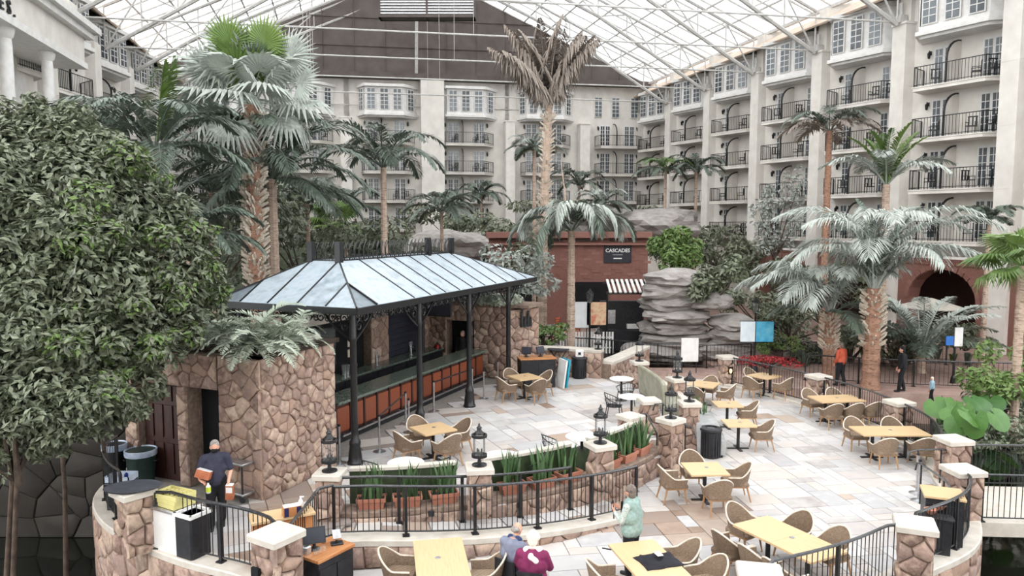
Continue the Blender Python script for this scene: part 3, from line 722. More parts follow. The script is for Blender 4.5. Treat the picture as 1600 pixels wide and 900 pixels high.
mb = MB(); mb.box(BP(C0, 1.6, 2.4, 1.9), (4.2, 2.2, 3.0), rz=math.atan2(BB.y, BB.x)); mb.build('core', M['void'], bar, world=True)
# end of the left block, turned to the bar
wall_part('wall', C0 + BA * 2.45, BB, 2.2, .5, 3.5, .4, .34, 15)
mb = MB(); mb.box(BP(C0, 2.0, 1.1, 3.62), (1.6, .7, .16), rz=math.atan2(BB.y, BB.x)); mb.build('wall_cap', M['cap'], bar, world=True)
# recess: back wall with piers, shutters and a glazed opening
Bk = Vector((-15.8 + .4364 * 23.0, 23.0)) - BA * 0
def bk(s, t=0, z=0): return V3(Bk + BA * s + BB * t, z)
wall_part('wall', Bk + BA * 2.3, BA, 1.05, 1.0, 3.3, .5, .34, 16)          # pier
wall_part('wall', Bk + BA * 5.55, BA, 1.0, 1.0, 3.3, .5, .3, 17)
mb = MB(); mb.box(bk(4.45, .2, 2.2), (2.3, .1, 2.3), rz=math.atan2(BA.y, BA.x)); sh = mb.build('roll_shutter', M['shutter'], bar, world=True)
for k in range(11): m = MB(); m.box(bk(4.45, .14, 1.2 + k * .2) - bo, (2.25, .04, .17), rz=math.atan2(BA.y, BA.x)); m.build('slat', M['shutter'], sh)
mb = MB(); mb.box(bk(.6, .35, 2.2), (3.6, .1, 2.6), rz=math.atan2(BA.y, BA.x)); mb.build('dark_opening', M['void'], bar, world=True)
mb = MB(); mb.box(bk(2.9, .0, 3.4), (8.5, .7, .25), rz=math.atan2(BA.y, BA.x)); mb.build('wall_cap', M['cap'], bar, world=True)
for k, (s, z) in enumerate(((1.55, 2.35), (1.55, 2.0))):
    m = MB(); m.box(bk(s, .27, z), (.42, .03, .26), rz=math.atan2(BA.y, BA.x)); m.build('framed_notice', M['rim'], bar, world=True)
m = MB(); m.box(bk(.2, .25, 2.0), (.9, .05, 2.0), rz=math.atan2(BA.y, BA.x)); m.build('back_window', M['clear'], bar, world=True)
# right block
K = Vector((-.1, 27.3))
wall_part('wall', K + BB * 1.55, -BB, 1.55, .5, 3.2, .5, .3, 18)
wall_part('wall', K + BB * 4.1, -BB, 1.45, .5, 3.2, .5, .3, 19)
wall_part('wall', K + BB * 2.7, -BB, 1.2, 2.6, 3.2, .5, .3, 20)
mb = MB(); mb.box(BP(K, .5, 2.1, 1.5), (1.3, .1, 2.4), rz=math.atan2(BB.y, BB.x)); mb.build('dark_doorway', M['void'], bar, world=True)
mb = MB(); mb.box(BP(K, .4, 1.47, 1.55), (.06, .9, 2.2), rz=math.atan2(BB.y, BB.x)); mb.build('door_frame', M['black'], bar, world=True)
wall_part('wall', K, Vector((.8, .6)), 1.4, .5, 3.1, .6, .3, 21)
mb = MB(); mb.box(BP(K, .7, 1.7, 3.25), (5.0, 1.5, .1), rz=math.atan2(BB.y, BB.x)); mb.box(V3(K + Vector((.8, .6)) * .6 + Vector((-.6, .8)) * .5, 3.24), (1.5, 1.1, .1), rz=.6435); mb.build('wall_cap', M['mortar'], bar, world=True)
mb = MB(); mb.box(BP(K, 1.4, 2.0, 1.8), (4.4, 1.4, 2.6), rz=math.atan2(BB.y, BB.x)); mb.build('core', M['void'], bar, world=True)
# iron figure sign on the right face
fd = Vector((.8, .6)); fp = V3(K + fd * .7 + Vector((.6, -.8)) * .1, 2.5)
sg = thing('wall_sculpture', 'small black iron sign of upright shapes on the stone wall', 'sign', fp, .6435)
m = MB(); m.box((0, 0, 0), (.5, .06, .12)); m.build('sign_base', M['iron'], sg)
for x, h in ((-.2, .55), (-.05, .3), (.1, .5), (.22, .26)):
    m = MB(); m.bbox((x, -.02, .06 + h / 2 - .1), (.11, .07, h), .02); m.sphere((x, -.02, h), (.05, .035, .06), 8, 5); m.build('sign_figure', M['iron'], sg)

# bar counter
cn = Vector((-4.62, 19.1))
ct = thing('bar_counter', 'long bar counter with cherry panels and green granite top', 'bar counter', V3(cn, .5))
th = math.atan2(BA.y, BA.x); LB = 8.9
def lc(s, t, z): return V3(BA * s + BB * t, z)
mb = MB(); mb.box(lc(LB / 2, .35, .55), (LB, .6, 1.0), rz=th); mb.build('counter_body', M['darkwood'], ct)
mb = MB(); mb.bbox(lc(LB / 2, .33, 1.09), (LB + .1, .86, .07), .012, rz=th); mb.build('counter_top', M['granite'], ct)
n = 14
for k in range(n):
    m = MB(); s = (k + .5) * LB / n; m.bbox((0, 0, 0), (LB / n - .1, .66, .05), .015); 
    o = m.build('panel', M['cherry'], ct, loc=lc(s, .035, .6)); o.rotation_euler = Matrix((V3(BA), Vector((0, 0, 1)), -V3(BB))).transposed().to_euler()
    m = MB(); m.box((0, 0, 0), (.07, .05, .84)); o = m.build('stile', M['darkwood'], ct, loc=lc(k * LB / n + .02, .03, .6), rot=th)
mb = MB(); mb.box(lc(LB / 2, .05, .1), (LB, .12, .2), rz=th); mb.build('plinth', M['black'], ct)
mb = MB(); mb.cyl(lc(.1, -.12, .2), lc(LB - .1, -.12, .2), .028, n=8)
for k in range(7): mb.cyl(lc(.3 + k * 1.38, -.12, .2), lc(.3 + k * 1.38, .02, .2), .02, n=5)
mb.build('foot_rail', M['steel'], ct)
bb = thing('back_bar', 'black back bar cabinet under the shutters behind the counter', 'cabinet', bk(2.6, -.35, .5))
mb = MB(); mb.box((0, 0, .48), (7.2, .6, .96), rz=th); mb.build('cabinet_body', M['black'], bb)
mb = MB(); mb.bbox((0, 0, .99), (7.3, .7, .06), .01, rz=th); mb.build('worktop', M['granite'], bb)
for k in range(8): m = MB(); p = V3(BA * (-3.15 + k * .9) - BB * .31, .5); m.box(p, (.84, .02, .8), rz=th); m.build('cabinet_door', M['black'], bb)
# things on the back bar and counter
def bottle(name, label, loc, h, r, mat, group=None):
    m = MB(); m.lathe([(r, 0), (r, h * .6), (r * .35, h * .75), (r * .3, h), (r * .36, h + .01)], (0, 0, 0), 10)
    return tag(m.build(name, M[mat], None, smooth=50, loc=loc), label, 'bottle', group)
for k, (s, h) in enumerate(((.3, .34), (.45, .3), (.85, .26))):
    tag(MB().lathe([(.07, 0), (.09, h * .7), (.1, h), (.09, h)], (0, 0, 0), 12).build('steel_pitcher', M['steel'], None, smooth=40, loc=bk(s, -.35, 1.525)), ('steel pitcher nearest the stone end of the back bar', 'middle steel pitcher on the back bar', 'shortest steel pitcher on the back bar')[k], 'pitcher')
tp = thing('beer_tap', 'chrome beer tap tower on the back bar under the opening', 'tap', bk(2.0, -.42, 1.525)); mb = MB(); mb.lathe([(.08, 0), (.05, .05), (.04, .35), (.05, .38)], n=10); mb.build('tower', M['steel'], tp)
for x in (-.09, 0, .09): m = MB(); m.cyl((x * BA.x, x * BA.y, .32), (x * BA.x + .06, x * BA.y - .04, .28), .015); m.cyl((x * BA.x, x * BA.y, .36), (x * BA.x, x * BA.y, .5), .014); m.build('tap_handle', M['steel'], tp)
tp2 = copy_tree(tp, bk(4.2, -.42, 1.525), 0, 'chrome beer tap tower on the back bar before the shutter')
fe = thing('fire_extinguisher', 'red fire extinguisher hung on the stone behind the bar', 'extinguisher', BP(K, -.12, 3.0, 1.2))
mb = MB(); mb.lathe([(.07, 0), (.08, .03), (.08, .36), (.05, .43), (.025, .45)], n=12); mb.build('cylinder', pm('extinguisher_red', [(150, 24, 28), (186, 40, 40)], .3), fe, smooth=40)
mb = MB(); mb.box((0, 0, .49), (.05, .12, .05)); mb.tube([(.03, 0, .47), (.11, 0, .4), (.1, 0, .15)], .014, 5); mb.build('valve_and_hose', M['black'], fe)
mb = MB(); mb.box((0, -.081, .22), (.07, .004, .14)); mb.build('paper_label', M['white'], fe)
tv = thing('hanging_television', 'black flat television hung under the canopy above the bar', 'television', BP(K, -1.3, 2.4, 3.3), math.atan2(-BB.y, -BB.x))
mb = MB(); mb.bbox((0, 0, 0), (1.35, .09, .78), .02); mb.build('casing', M['black'], tv); mb = MB(); mb.box((0, -.05, .02), (1.25, .02, .66)); mb.build('screen', M['shutter'], tv)
mb = MB(); mb.cyl((0, .05, .3), (0, .05, .95), .03); mb.build('bracket', M['iron'], tv)

# ------------------------------------------------------------------ iron canopy with zinc roof
E0 = Vector((-3.62, 17.1)); RL, RW, ZV, ZT = 11.2, 4.4, 4.32, 5.3
cp = thing('bar_canopy', 'iron canopy with panelled grey roof and cresting over the bar', 'canopy', V3(Vector((-3.8, 17.5)), .5))
def rp_(s, t, z): return V3(E0 + BA * s + BB * t, z)
TS0, TS1, TT0, TT1 = 1.72, 7.9, 1.75, 2.65
def pan(par, a, b, c, d):
    m = MB(); m.slab(a, b, c, d, .03); return m.build('roof_panel', M['roofglass'], par, world=True)
def seam(a, b):
    m = MB(); up = Vector((0, 0, .035)); m.cyl(a + up, b + up, .028, n=4); m.build('roof_seam', M['iron'], cp, world=True)
def slope(e0, e1, t0, t1, n, at=None):
    """panels between eave edge e0-e1 and top edge t0-t1, seams running up the fall line"""
    ed = (e1 - e0); L = ed.length; ed /= L
    s0, s1 = (t0 - e0).dot(ed) / L, (t1 - e0).dot(ed) / L
    def top(x):
        if x < s0: return e0.lerp(t0, x / s0)
        if x > s1: return e1.lerp(t1, (1 - x) / (1 - s1))
        return t0.lerp(t1, (x - s0) / max(1e-6, s1 - s0))
    xs = sorted(set([i / n for i in range(n + 1)] + [round(s0, 4), round(s1, 4)]))
    for a, b in zip(xs, xs[1:]):
        pan(cp, e0.lerp(e1, a), e0.lerp(e1, b), top(b), top(a))
        if 0 < a and abs(a - s0) > .001 and abs(a - s1) > .001: seam(e0.lerp(e1, a), top(a))
c00, c10, c11, c01 = rp_(0, 0, ZV), rp_(RL, 0, ZV), rp_(RL, RW, ZV), rp_(0, RW, ZV)
t00, t10, t11, t01 = rp_(TS0, TT0, ZT), rp_(TS1, TT0, ZT), rp_(TS1, TT1, ZT), rp_(TS0, TT1, ZT)
slope(c00, c10, t00, t10, 13); slope(c01, c00, t01, t00, 5); slope(c10, c11, t10, t11, 5); slope(c11, c01, t11, t01, 13)
pan(cp, t00, t10, t11, t01)
for a, b in ((c00, t00), (c10, t10), (c11, t11), (c01, t01), (t00, t10), (t10, t11), (t11, t01), (t01, t00)): seam(a, b)
for a, b in ((c00, c10), (c10, c11), (c11, c01), (c01, c00)):
    m = MB(); d = (b - a); m.box((a + b) / 2 - Vector((0, 0, .06)), (d.length + .1, .12, .16), rz=math.atan2(d.y, d.x)); m.build('eave_beam', M['iron'], cp, world=True)
# cresting around the flat top: end posts and hooked bars
def spiral(c, r, ux, uz, turns=1.4, n=12, s=1):
    return [c + ux * (s * r * (1 - k / n * .8) * math.cos(turns * 2 * math.pi * k / n)) + uz * (r * (1 - k / n * .8) * math.sin(turns * 2 * math.pi * k / n)) for k in range(n + 1)]
UZ = Vector((0, 0, 1))
for t in (t00, t01, t10, t11, t00.lerp(t10, .75)): m = MB(); m.box(t + Vector((0, 0, .26)), (.16, .16, .55), rz=th); m.build('crest_post', M['iron'], cp, world=True)
cm = MB()
hook = [Vector((0, 0, 0)), Vector((0, 0, .33)), Vector((.07, 0, .45)), Vector((.1, 0, .5))]
for a, b in ((t00, t10), (t01, t11), (t01, t00), (t11, t10)):
    d = (b - a); L = d.length; d /= L; n = max(3, int(L / .22))
    for k in range(1, n):
        p = a + d * (L * k / n); pts = [p + UZ * h.z + d * h.x for h in hook]
        m = MB(); m.tube(pts, .016, 4); m.tube(spiral(p + UZ * .05 + d * .08, .07, d, UZ, 1.2, 8), .012, 4); m.build('crest_bar', M['iron'], cp, world=True)
# posts, brackets, scroll frieze
posts = [Vector((-3.8, 17.5)) + BA * (3.06 * k) for k in range(4)] 
posts_back = [p + BB * 3.5 for p in posts[::3]]
for i, p in enumerate(posts + posts_back):
    m = MB(); m.lathe([(.2, .5), (.2, .56), (.17, .6), (.16, .75), (.13, .95), (.14, 1.0), (.14, 1.06), (.1, 1.12), (.085, 1.3), (.08, 3.5), (.1, 3.55), (.09, 3.62), (.08, 4.3)], V3(p), 14)
    m.build('post', M['iron'], cp, smooth=35, world=True)
def scrolls(a, b, n, z=ZV - .2):
    d = (b - a).normalized(); L = (b - a).length
    for k in range(n):
        c = a + d * (L * (k + .5) / n) + UZ * (-.28); m = MB()
        m.tube(spiral(c - d * .06, .14, d, UZ, 1.5, 12, 1), .02, 4); m.tube(spiral(c + d * .12 - UZ * .03, .1, d, UZ, 1.5, 10, -1), .018, 4)
        m.build('scroll', M['iron'], cp, world=True)
scrolls(rp_(.4, .35, ZV), rp_(RL - .4, .35, ZV), 28); scrolls(rp_(.3, RW - .3, ZV), rp_(.3, .35, ZV), 11)
def bracket(p, d):
    m = MB(); base = V3(p, 3.45); end = V3(p, ZV - .12) + d * .85
    pts = [base + (end - base) * (k / 8) + (-d * .16 + UZ * -.05) * math.sin(math.pi * k / 8) * -1 for k in range(9)]
    m.tube(pts, .028, 5); m.tube(spiral(V3(p, 3.85) + d * .25, .15, d, UZ, 1.5, 12), .02, 4); m.tube(spiral(V3(p, 4.0) + d * .5, .1, d, UZ, 1.5, 12), .018, 4)
    m.build('bracket', M['iron'], cp, world=True)
for i, p in enumerate(posts):
    bracket(p, V3(BA)); bracket(p, -V3(BA)) if i else bracket(p, V3(BB))

# ------------------------------------------------------------------ stone pillars with caps
PILL = {}
def pillar_proto(key, w, h, seed):
    """three variants share stones; local origin at the base"""
    rnd = random.Random(seed); fs = []
    core = MB(); core.box((0, 0, h / 2), (w - .1, w - .1, h)); core = core.mesh('pillar_core', M['mortar'])
    st = []
    for k in range(4):
        a = k * math.pi / 2; ux = Vector((math.cos(a), math.sin(a), 0)); nn = Vector((ux.y, -ux.x, 0)); o = nn * (w / 2 - .05) - ux * (w / 2)
        for mb in stone_meshes(voronoi(w, h, .26, rnd, 1.05), lambda x, y, d: o + ux * x + Vector((0, 0, y)) + nn * d, rnd, .06, .01): st.append(mb.mesh('stone', M['stone'], 60))
    cap = MB(); cap.bbox((0, 0, h + .045), (w + .1, w + .1, .11), .02); cap = cap.mesh('cap', M['cap'])
    PILL[key] = (core, st, cap)
def pillar(label, p, z, ang, key='std', vis=None):
    t = thing('stone_pillar', label, 'pillar', V3(p, z), ang, 'stone pillars around the patio')
    core, st, cap = PILL[key]
    put('pillar_core', core, t); put('cap', cap, t)
    v = Vector((p[0], p[1])).normalized()
    n = len(st); per = n // 4
    for k, me in enumerate(st):
        if me.vertices:
            c = sum((q.co for q in me.vertices), Vector()) / len(me.vertices)
            w = Matrix.Rotation(ang, 3, 'Z') @ Vector((c.x, c.y, 0))
            if w.x * v.x + w.y * v.y > .03: continue           # faces turned away from the patio view stay plain mortar
        put('stone', me, t)
    return t
pillar_proto('std', .46, .86, 31); pillar_proto('tall', .46, 1.36, 32); pillar_proto('low', .56, 1.05, 33); pillar_proto('front', .54, 1.5, 34); pillar_proto('side', .5, 1.05, 35)
# around the planter arc (cap top z about 1.42)
PL = {}
def capped(u, v, zc): return P(u, v, zc).xy
for key, lab, u, v, kind, z, ang in (
    ('p512', 'stone pillar with lantern at the left end of the planter wall', 515, 736, 'tall', 0.0, rad(-4)),
    ('p748', 'stone pillar with lantern between the two dark green bench backs', 749, 727, 'std', .5, rad(8)),
    ('p938', 'stone pillar with lantern right of the green benches', 938, 692, 'std', .5, rad(24)),
    ('p1048', 'stone pillar with lantern right of the row of planters', 1048, 653, 'tall', 0.0, rad(40)),
    ('p985', 'stone pillar without lantern at the near left of the steps', 985, 648, 'std', .5, rad(38)),
    ('p1014', 'stone pillar without lantern at the far left of the steps', 1014, 623, 'std', .5, rad(10)),
    ('p1077', 'tall stone pillar with lantern beside the black bin', 1077, 627, 'tall', 0.0, rad(5)),
    ('p1058', 'stone pillar with lantern behind the curved sofa', 1058, 590, 'tall', 0.0, rad(20)),
    ('p999', 'stone pillar with lantern at the far end of the curved sofa', 999, 564, 'std', .5, rad(10))):
    p = capped(u, v, 1.46); PL[key] = (p, pillar(lab, p, z, ang, kind))
for key, lab, u, v, zc, kind, z, ang in (
    ('r1136', 'stone pillar with a glowing niche at the far corner of the patio', 1136, 556, 1.15, 'low', 0, rad(10)),
    ('r1278', 'stone pillar on the right railing behind the three-chair table', 1279, 586, 1.15, 'low', 0, rad(20)),
    ('r1405', 'stone pillar on the right railing behind the long table', 1405, 626, 1.15, 'low', 0, rad(12)),
    ('r1490', 'stone pillar at the far side of the bridge', 1490, 684, 1.15, 'low', 0, rad(8)),
    ('r1505', 'stone pillar at the near side of the bridge', 1505, 731, 1.15, 'low', 0, rad(6)),
    ('r1430', 'large stone pillar on the front right railing', 1430, 815, 1.15, 'low', 0, rad(-22)),
    ('r1190', 'stone pillar cut off by the lower picture edge near the double table', 1188, 893, 1.15, 'low', 0, rad(-12)),
    ('l208', 'stone pillar carrying the dark oval tray at the left railing', 208, 766, 1.62, 'side', .5, rad(-38)),
    ('l430', 'large stone pillar with pale cap at lower left beside the till stand', 432, 833, 1.57, 'front', 0, rad(-32))):
    p = capped(u, v, zc); PL[key] = (p, pillar(lab, p, z, ang, kind))
m = MB(); m.box((.02, -.26, .62), (.2, .08, .3)); m.build('niche', M['void'], PL['r1136'][1]); m = MB(); m.lathe([(.02, 0), (.05, .06), (.05, .14), (.02, .17)], (0.02, -.305, .52), 8); m.build('niche_lamp', glow('amber_lamp', (255, 190, 110), 4), PL['r1136'][1])
m = MB(); m.box((-.14, -.29, .85), (.16, .06, .5)); m.build('niche', M['void'], PL['l430'][1])

# lanterns on the pillars
def lantern_proto(label, loc):
    t = thing('candle_lantern', label, 'lantern', loc, 0, 'black lanterns on the pillars')
    mb = MB(); mb.lathe([(.18, 0), (.18, .025), (.15, .03), (.05, .05), (.04, .14), (.06, .17)], n=16); mb.build('lantern_base', M['iron'], t, smooth=30)
    for z in (.19, .62):
        m = MB(); m.lathe([(.15, z), (.19, z), (.19, z + .06), (.15, z + .06), (.15, z)], n=18, cap=False); m.build('ring', M['iron'], t, smooth=30)
    m = MB(); [m.cyl((.17 * math.cos(a), .17 * math.sin(a), .19), (.17 * math.cos(a), .17 * math.sin(a), .66), .009, n=4) for a in (.4, 1.97, 3.54, 5.11)]; m.cyl((-.19, 0, .21), (.19, 0, .21), .02, n=4); m.cyl((0, -.19, .21), (0, .19, .21), .02, n=4); m.build('cage_bars', M['iron'], t)
    m = MB(); m.lathe([(.145, .22), (.145, .64)], n=18, cap=False); m.build('glass_tube', M['clear'], t, smooth=60)
    m = MB(); m.lathe([(.12, .68), (.11, .72), (.06, .76), (.05, .8), (.07, .82), (.03, .86), (.015, .92)], n=12); m.build('chimney_top', M['iron'], t, smooth=35)
    for a in (0, 2.1, 4.2): m = MB(); m.cyl((.06 * math.cos(a), .06 * math.sin(a), .22), (.06 * math.cos(a), .06 * math.sin(a), .36), .02, n=6); m.build('candle', M['iron'], t)
    for o in KIDS[t.name]: o.scale = (.84, .84, .94)
    return t
LP = None
for key, lab in (('p512', 'black lantern on the pillar at the left end of the planter wall'), ('p748', 'black lantern on the pillar between the green bench backs'), ('p938', 'black lantern on the pillar right of the green benches'),
                 ('p1048', 'black lantern on the pillar right of the row of planters'), ('p1077', 'tall black lantern on the pillar beside the black bin'), ('p1058', 'black lantern on the pillar behind the curved sofa'), ('p999', 'black lantern at the far end of the curved sofa')):
    p, pl = PL[key]; z = pl.location.z + (1.36 if pl.location.z == 0 else .86) + .1
    if LP is None: LP = lantern_proto(lab, V3(p, z))
    else: copy_tree(LP, V3(p, z), R.random(), lab)

# ------------------------------------------------------------------ railings
BALU = MB().cyl((0, 0, 0), (0, 0, 1), .009, n=5, caps=False).mesh('baluster', M['iron'])
def railing(label, pts, zf, h=1.02, postgap=1.5, bal=.115, gap=.09, name='iron_railing', group=None, ends=(1, 1), balu=True, topmat='railtop'):
    """pts 2D path; zf(p) gives the floor or kerb height"""
    pth = Path2(pts); c, _ = pth.at(pth.len / 2); t = thing(name, label, 'railing', V3(c, zf(c)), 0, group)
    o = t.location; n = max(2, int(pth.len / .25))
    for nm, z, r, mt in (('top_rail', h, .03, topmat), ('lower_rail', gap, .016, 'iron')):
        q = []
        for k in range(n + 1):
            p, _ = pth.at(pth.len * k / n); q.append(V3(p, zf(p) + z))
        m = MB(); m.tube(q, r, 6); m.build(nm, M[mt], t, world=True, smooth=50)
    np_ = max(1, round(pth.len / postgap))
    for k in range(np_ + 1):
        if (k == 0 and not ends[0]) or (k == np_ and not ends[1]): continue
        p, d = pth.at(pth.len * k / np_); m = MB(); m.box(V3(p, zf(p) + h / 2), (.055, .055, h), rz=math.atan2(d.y, d.x)); m.box(V3(p, zf(p) + .012), (.13, .13, .024), rz=math.atan2(d.y, d.x)); m.build('post', M['iron'], t, world=True)
    if balu:
        nb = int(pth.len / bal)
        for k in range(1, nb):
            p, d = pth.at(pth.len * k / nb); b = put('baluster', BALU, t, V3(p, zf(p) + gap) - o); b.scale = (1, 1, h - gap)
    return t
def between(curve, a, b, inset=.38):
    """portion of a curve from the pillar at a to the pillar at b"""
    ca = min(range(len(curve)), key=lambda i: (curve[i] - a).length); cb = min(range(len(curve)), key=lambda i: (curve[i] - b).length)
    if ca > cb: ca, cb = cb, ca; a, b = b, a
    mid = [p for p in curve[ca:cb + 1] if (p - a).length > inset and (p - b).length > inset]
    if not mid: mid = [a.lerp(b, .5)]
    d0, d1 = (mid[0] - a).normalized(), (mid[-1] - b).normalized()
    return [a + d0 * (inset - .1)] + mid + [b + d1 * (inset - .1)]
# kerb wall around the patio edge
def kerb(label, pts, zt, zb, wid=.38, stones=False, size=.32, seed=1, capmat='cap', over=.05):
    k = thing('stone_kerb', label, 'wall', V3(pts[len(pts) // 2], zb))
    pth = Path2(pts); n = max(2, int(pth.len / .3)); o = k.location
    mb = MB(); cm = MB()
    for i in range(n + 1):
        p, d = pth.at(pth.len * i / n); nn = Vector((d.y, -d.x)); z = zt(p) if callable(zt) else zt
        a, b = p - nn * wid / 2, p + nn * wid / 2
        mb.v += [(a.x, a.y, zb), (b.x, b.y, zb), (b.x, b.y, z - .1), (a.x, a.y, z - .1)]
        a, b = p - nn * (wid / 2 + over), p + nn * (wid / 2 + over)
        cm.v += [(a.x, a.y, z - .12), (b.x, b.y, z - .12), (b.x, b.y, z - .02), (p.x + nn.x * (wid / 2 + over - .02), p.y + nn.y * (wid / 2 + over - .02), z), (p.x - nn.x * (wid / 2 + over - .02), p.y - nn.y * (wid / 2 + over - .02), z), (a.x, a.y, z - .02)]
    for m, s in ((mb, 4), (cm, 6)):
        for i in range(n):
            for j in range(s): m.f.append((i * s + j, i * s + (j + 1) % s, (i + 1) * s + (j + 1) % s, (i + 1) * s + j)); m.m.append(0)
        m.f += [tuple(range(s - 1, -1, -1)), tuple(n * s + j for j in range(s))]; m.m += [0, 0]
    core = mb.build('kerb_wall', M['mortar'], k, world=True); cm.build('coping', M[capmat], k, world=True)
    if stones:
        sd = stones
        def Mf(x, y, d_):
            p, d = pth.at(x); nn = Vector((d.y, -d.x)) * sd; q = p + nn * (wid / 2 + d_); z = zt(p) if callable(zt) else zt
            return V3(q, zb + y * (z - .12 - zb) / Hh) - o
        Hh = (zt(pth.at(pth.len / 2)[0]) if callable(zt) else zt) - .12 - zb
        rnd = random.Random(seed)
        for m in stone_meshes(voronoi(pth.len, Hh, size, rnd, 1.2), Mf, rnd, .05):
            if sd < 0: m.f = [f[::-1] for f in m.f]
            m.build('stone', M['stone'], core, smooth=60)
    return k
rc = [Vector((p.x, p.y)) for p in right_curve]; lcv = [Vector((p.x, p.y)) for p in left_curve]
kerb('pale kerb along the right and front edge of the lower patio', rc, .1, -1.3, stones=1, size=.36, seed=41)
kerb('pale kerb with field stones around the left terrace edge', lcv, .56, -1.3, stones=1, size=.36, seed=42)
for a, b, lab in (('r1190', 'r1430', 'curved black railing at the lower right edge behind the double table'), ('r1430', 'r1505', 'curved black railing beside the wooden stand at lower right'),
                  ('r1490', 'r1405', 'black railing behind the long table on the right'), ('r1405', 'r1278', 'black railing right of the three-chair table'), ('r1278', 'r1136', 'black railing along the far right patio edge')):
    railing(lab, between(rc, PL[a][0], PL[b][0]), lambda p: .1)
lp = [p for p in between(lcv, PL['l430'][0], PL['l208'][0], .5)]
railing('curved black railing between the two left pillars', lp, lambda p: .56)
railing('black railing curving back from the tray pillar', [PL['l208'][0] + Vector((-.35, .25))] + [p for p in lcv[::-1] if p.x < -7.4][:12], lambda p: .56)
railing('short black railing below the till stand at the picture edge', [PL['l430'][0] + Vector((.3, -.45)), Vector((-2.0, 10.45)), Vector((-.6, 10.2))], lambda p: .0)
# front railing on the ramp kerb and second handrail by the planter wall
FR = [arc(9.9, rad(a)) for a in range(3, 42, 2)]
def kz(p): return ramp_z(p) + .12
kerb('curved pale kerb of the ramp with stone facing', FR, kz, -.02, wid=.3, stones=1, size=.27, seed=43)
railing('long curved black railing in front of the planter wall', FR[::1], kz, h=.95, postgap=1.25, bal=.105)
railing('black slanting railing joining the ramp to the till pillar', [FR[0], FR[0] + Vector((-.22, -.15)), PL['l430'][0] + Vector((.08, .36))], lambda p: .5, ends=(0, 0), postgap=3)
HR = [arc(9.05, rad(a)) for a in range(2, 36, 2)]
railing('thin black handrail on posts close to the planters', HR, ramp_z, h=.95, postgap=1.35, balu=False, gap=.93)

# planter wall
PW = [arc(8.72, rad(a)) for a in range(2, 63, 2)]
def ledge(p): return .62
pw = kerb('low curved field stone wall carrying the terracotta planters', PW, .62, -.02, wid=.5, stones=1, size=.27, seed=44, capmat='mortar', over=0)
for a in (14, 20, 26): 
    p = arc(9.03, rad(a)); m = MB(); m.box(V3(p, .36 + ramp_z(p) * .5), (.12, .05, .1), rz=rad(a)); m.build('step_light', M['black'], pw, world=True)
pw['category'] = 'wall'

# steps between the terraces
sp_ = struct('floor'); sp_['label'] = 'stone steps between terrace and lower patio'
a_, b_ = (PL['p985'][0] + PL['p1048'][0]) / 2, (PL['p1014'][0] + PL['p1077'][0]) / 2
d_ = (b_ - a_); Ls = d_.length; d_.normalize(); nn = Vector((d_.y, -d_.x))
for k in range(3):
    m = MB(); c = (a_ + b_) / 2 + nn * (-.35 + k * .34); m.box(V3(c, .165 * (2.5 - k) / 1 - .16), (Ls - .5, .36, .17 + .0), rz=math.atan2(d_.y, d_.x)); m.build('step', M['cap'], sp_)
def handrail(label, p0, p1, z0, z1):
    t = thing('handrail', label, 'railing', V3(p0, z0)); m = MB(); p0, p1 = Vector(p0), Vector(p1); d = (p1 - p0).normalized()
    m.tube([V3(p0 - d * .28, z0 + .7), V3(p0 - d * .22, z0 + .88), V3(p0, z0 + .93), V3(p1, z1 + .93), V3(p1 + d * .22, z1 + .88), V3(p1 + d * .3, z1 + .6)], .022, 6); m.build('rail', M['railtop'], t, world=True, smooth=60)
    for p, z in ((p0, z0), (p1, z1)): m = MB(); m.cyl(V3(p, z), V3(p, z + .93), .018); m.build('post', M['iron'], t, world=True)
handrail('curved black handrail on the near side of the steps', PL['p985'][0] + Vector((.45, .25)), PL['p1048'][0] + Vector((-.25, .45)), .5, .0)
handrail('curved black handrail on the far side of the steps', PL['p1014'][0] + Vector((.3, -.42)), PL['p1077'][0] + Vector((-.2, -.45)), .5, .0)
# bench backs between the pillars
def bench(label, a0, a1, r, mat, n=16):
    t = thing('bench_back', label, 'bench', V3(arc(r, rad((a0 + a1) / 2)), .5)); m = MB(); c = MB()
    for k in range(n + 1):
        a = rad(a0 + (a1 - a0) * k / n)
        for mm, z0, z1, w in ((m, .5, 1.3, .12), (c, 1.3, 1.36, .18)):
            i, o_ = arc(r - w / 2, a), arc(r + w / 2, a); mm.v += [(i.x, i.y, z0), (o_.x, o_.y, z0), (o_.x, o_.y, z1), (i.x, i.y, z1)]
    for mm in (m, c):
        for k in range(n):
            for j in range(4): mm.f.append((k * 4 + j, k * 4 + (j + 1) % 4, k * 4 + 4 + (j + 1) % 4, k * 4 + 4 + j)); mm.m.append(0)
        mm.f += [(3, 2, 1, 0), tuple(n * 4 + j for j in range(4))]; mm.m += [0, 0]
    m.build('back_panel', M[mat], t, world=True); c.build('top_trim', M['cap'], t, world=True)
    s = MB()
    for k in range(n + 1):
        a = rad(a0 + (a1 - a0) * k / n); i, o_ = arc(r - .62, a), arc(r - .06, a); s.v += [(i.x, i.y, .5), (o_.x, o_.y, .5), (o_.x, o_.y, .95), (i.x, i.y, .95)]
    for k in range(n):
        for j in range(4): s.f.append((k * 4 + j, k * 4 + (j + 1) % 4, k * 4 + 4 + (j + 1) % 4, k * 4 + 4 + j)); s.m.append(0)
    s.f += [(3, 2, 1, 0), tuple(n * 4 + j for j in range(4))]; s.m += [0, 0]
    s.build('seat', M[mat], t, world=True)
def ang_of(p): v = p - ARC_C; return math.degrees(math.atan2(v.x, -v.y))
A1, A2, A3, A4 = [ang_of(PL[k][0]) for k in ('p512', 'p748', 'p938', 'p1048')]
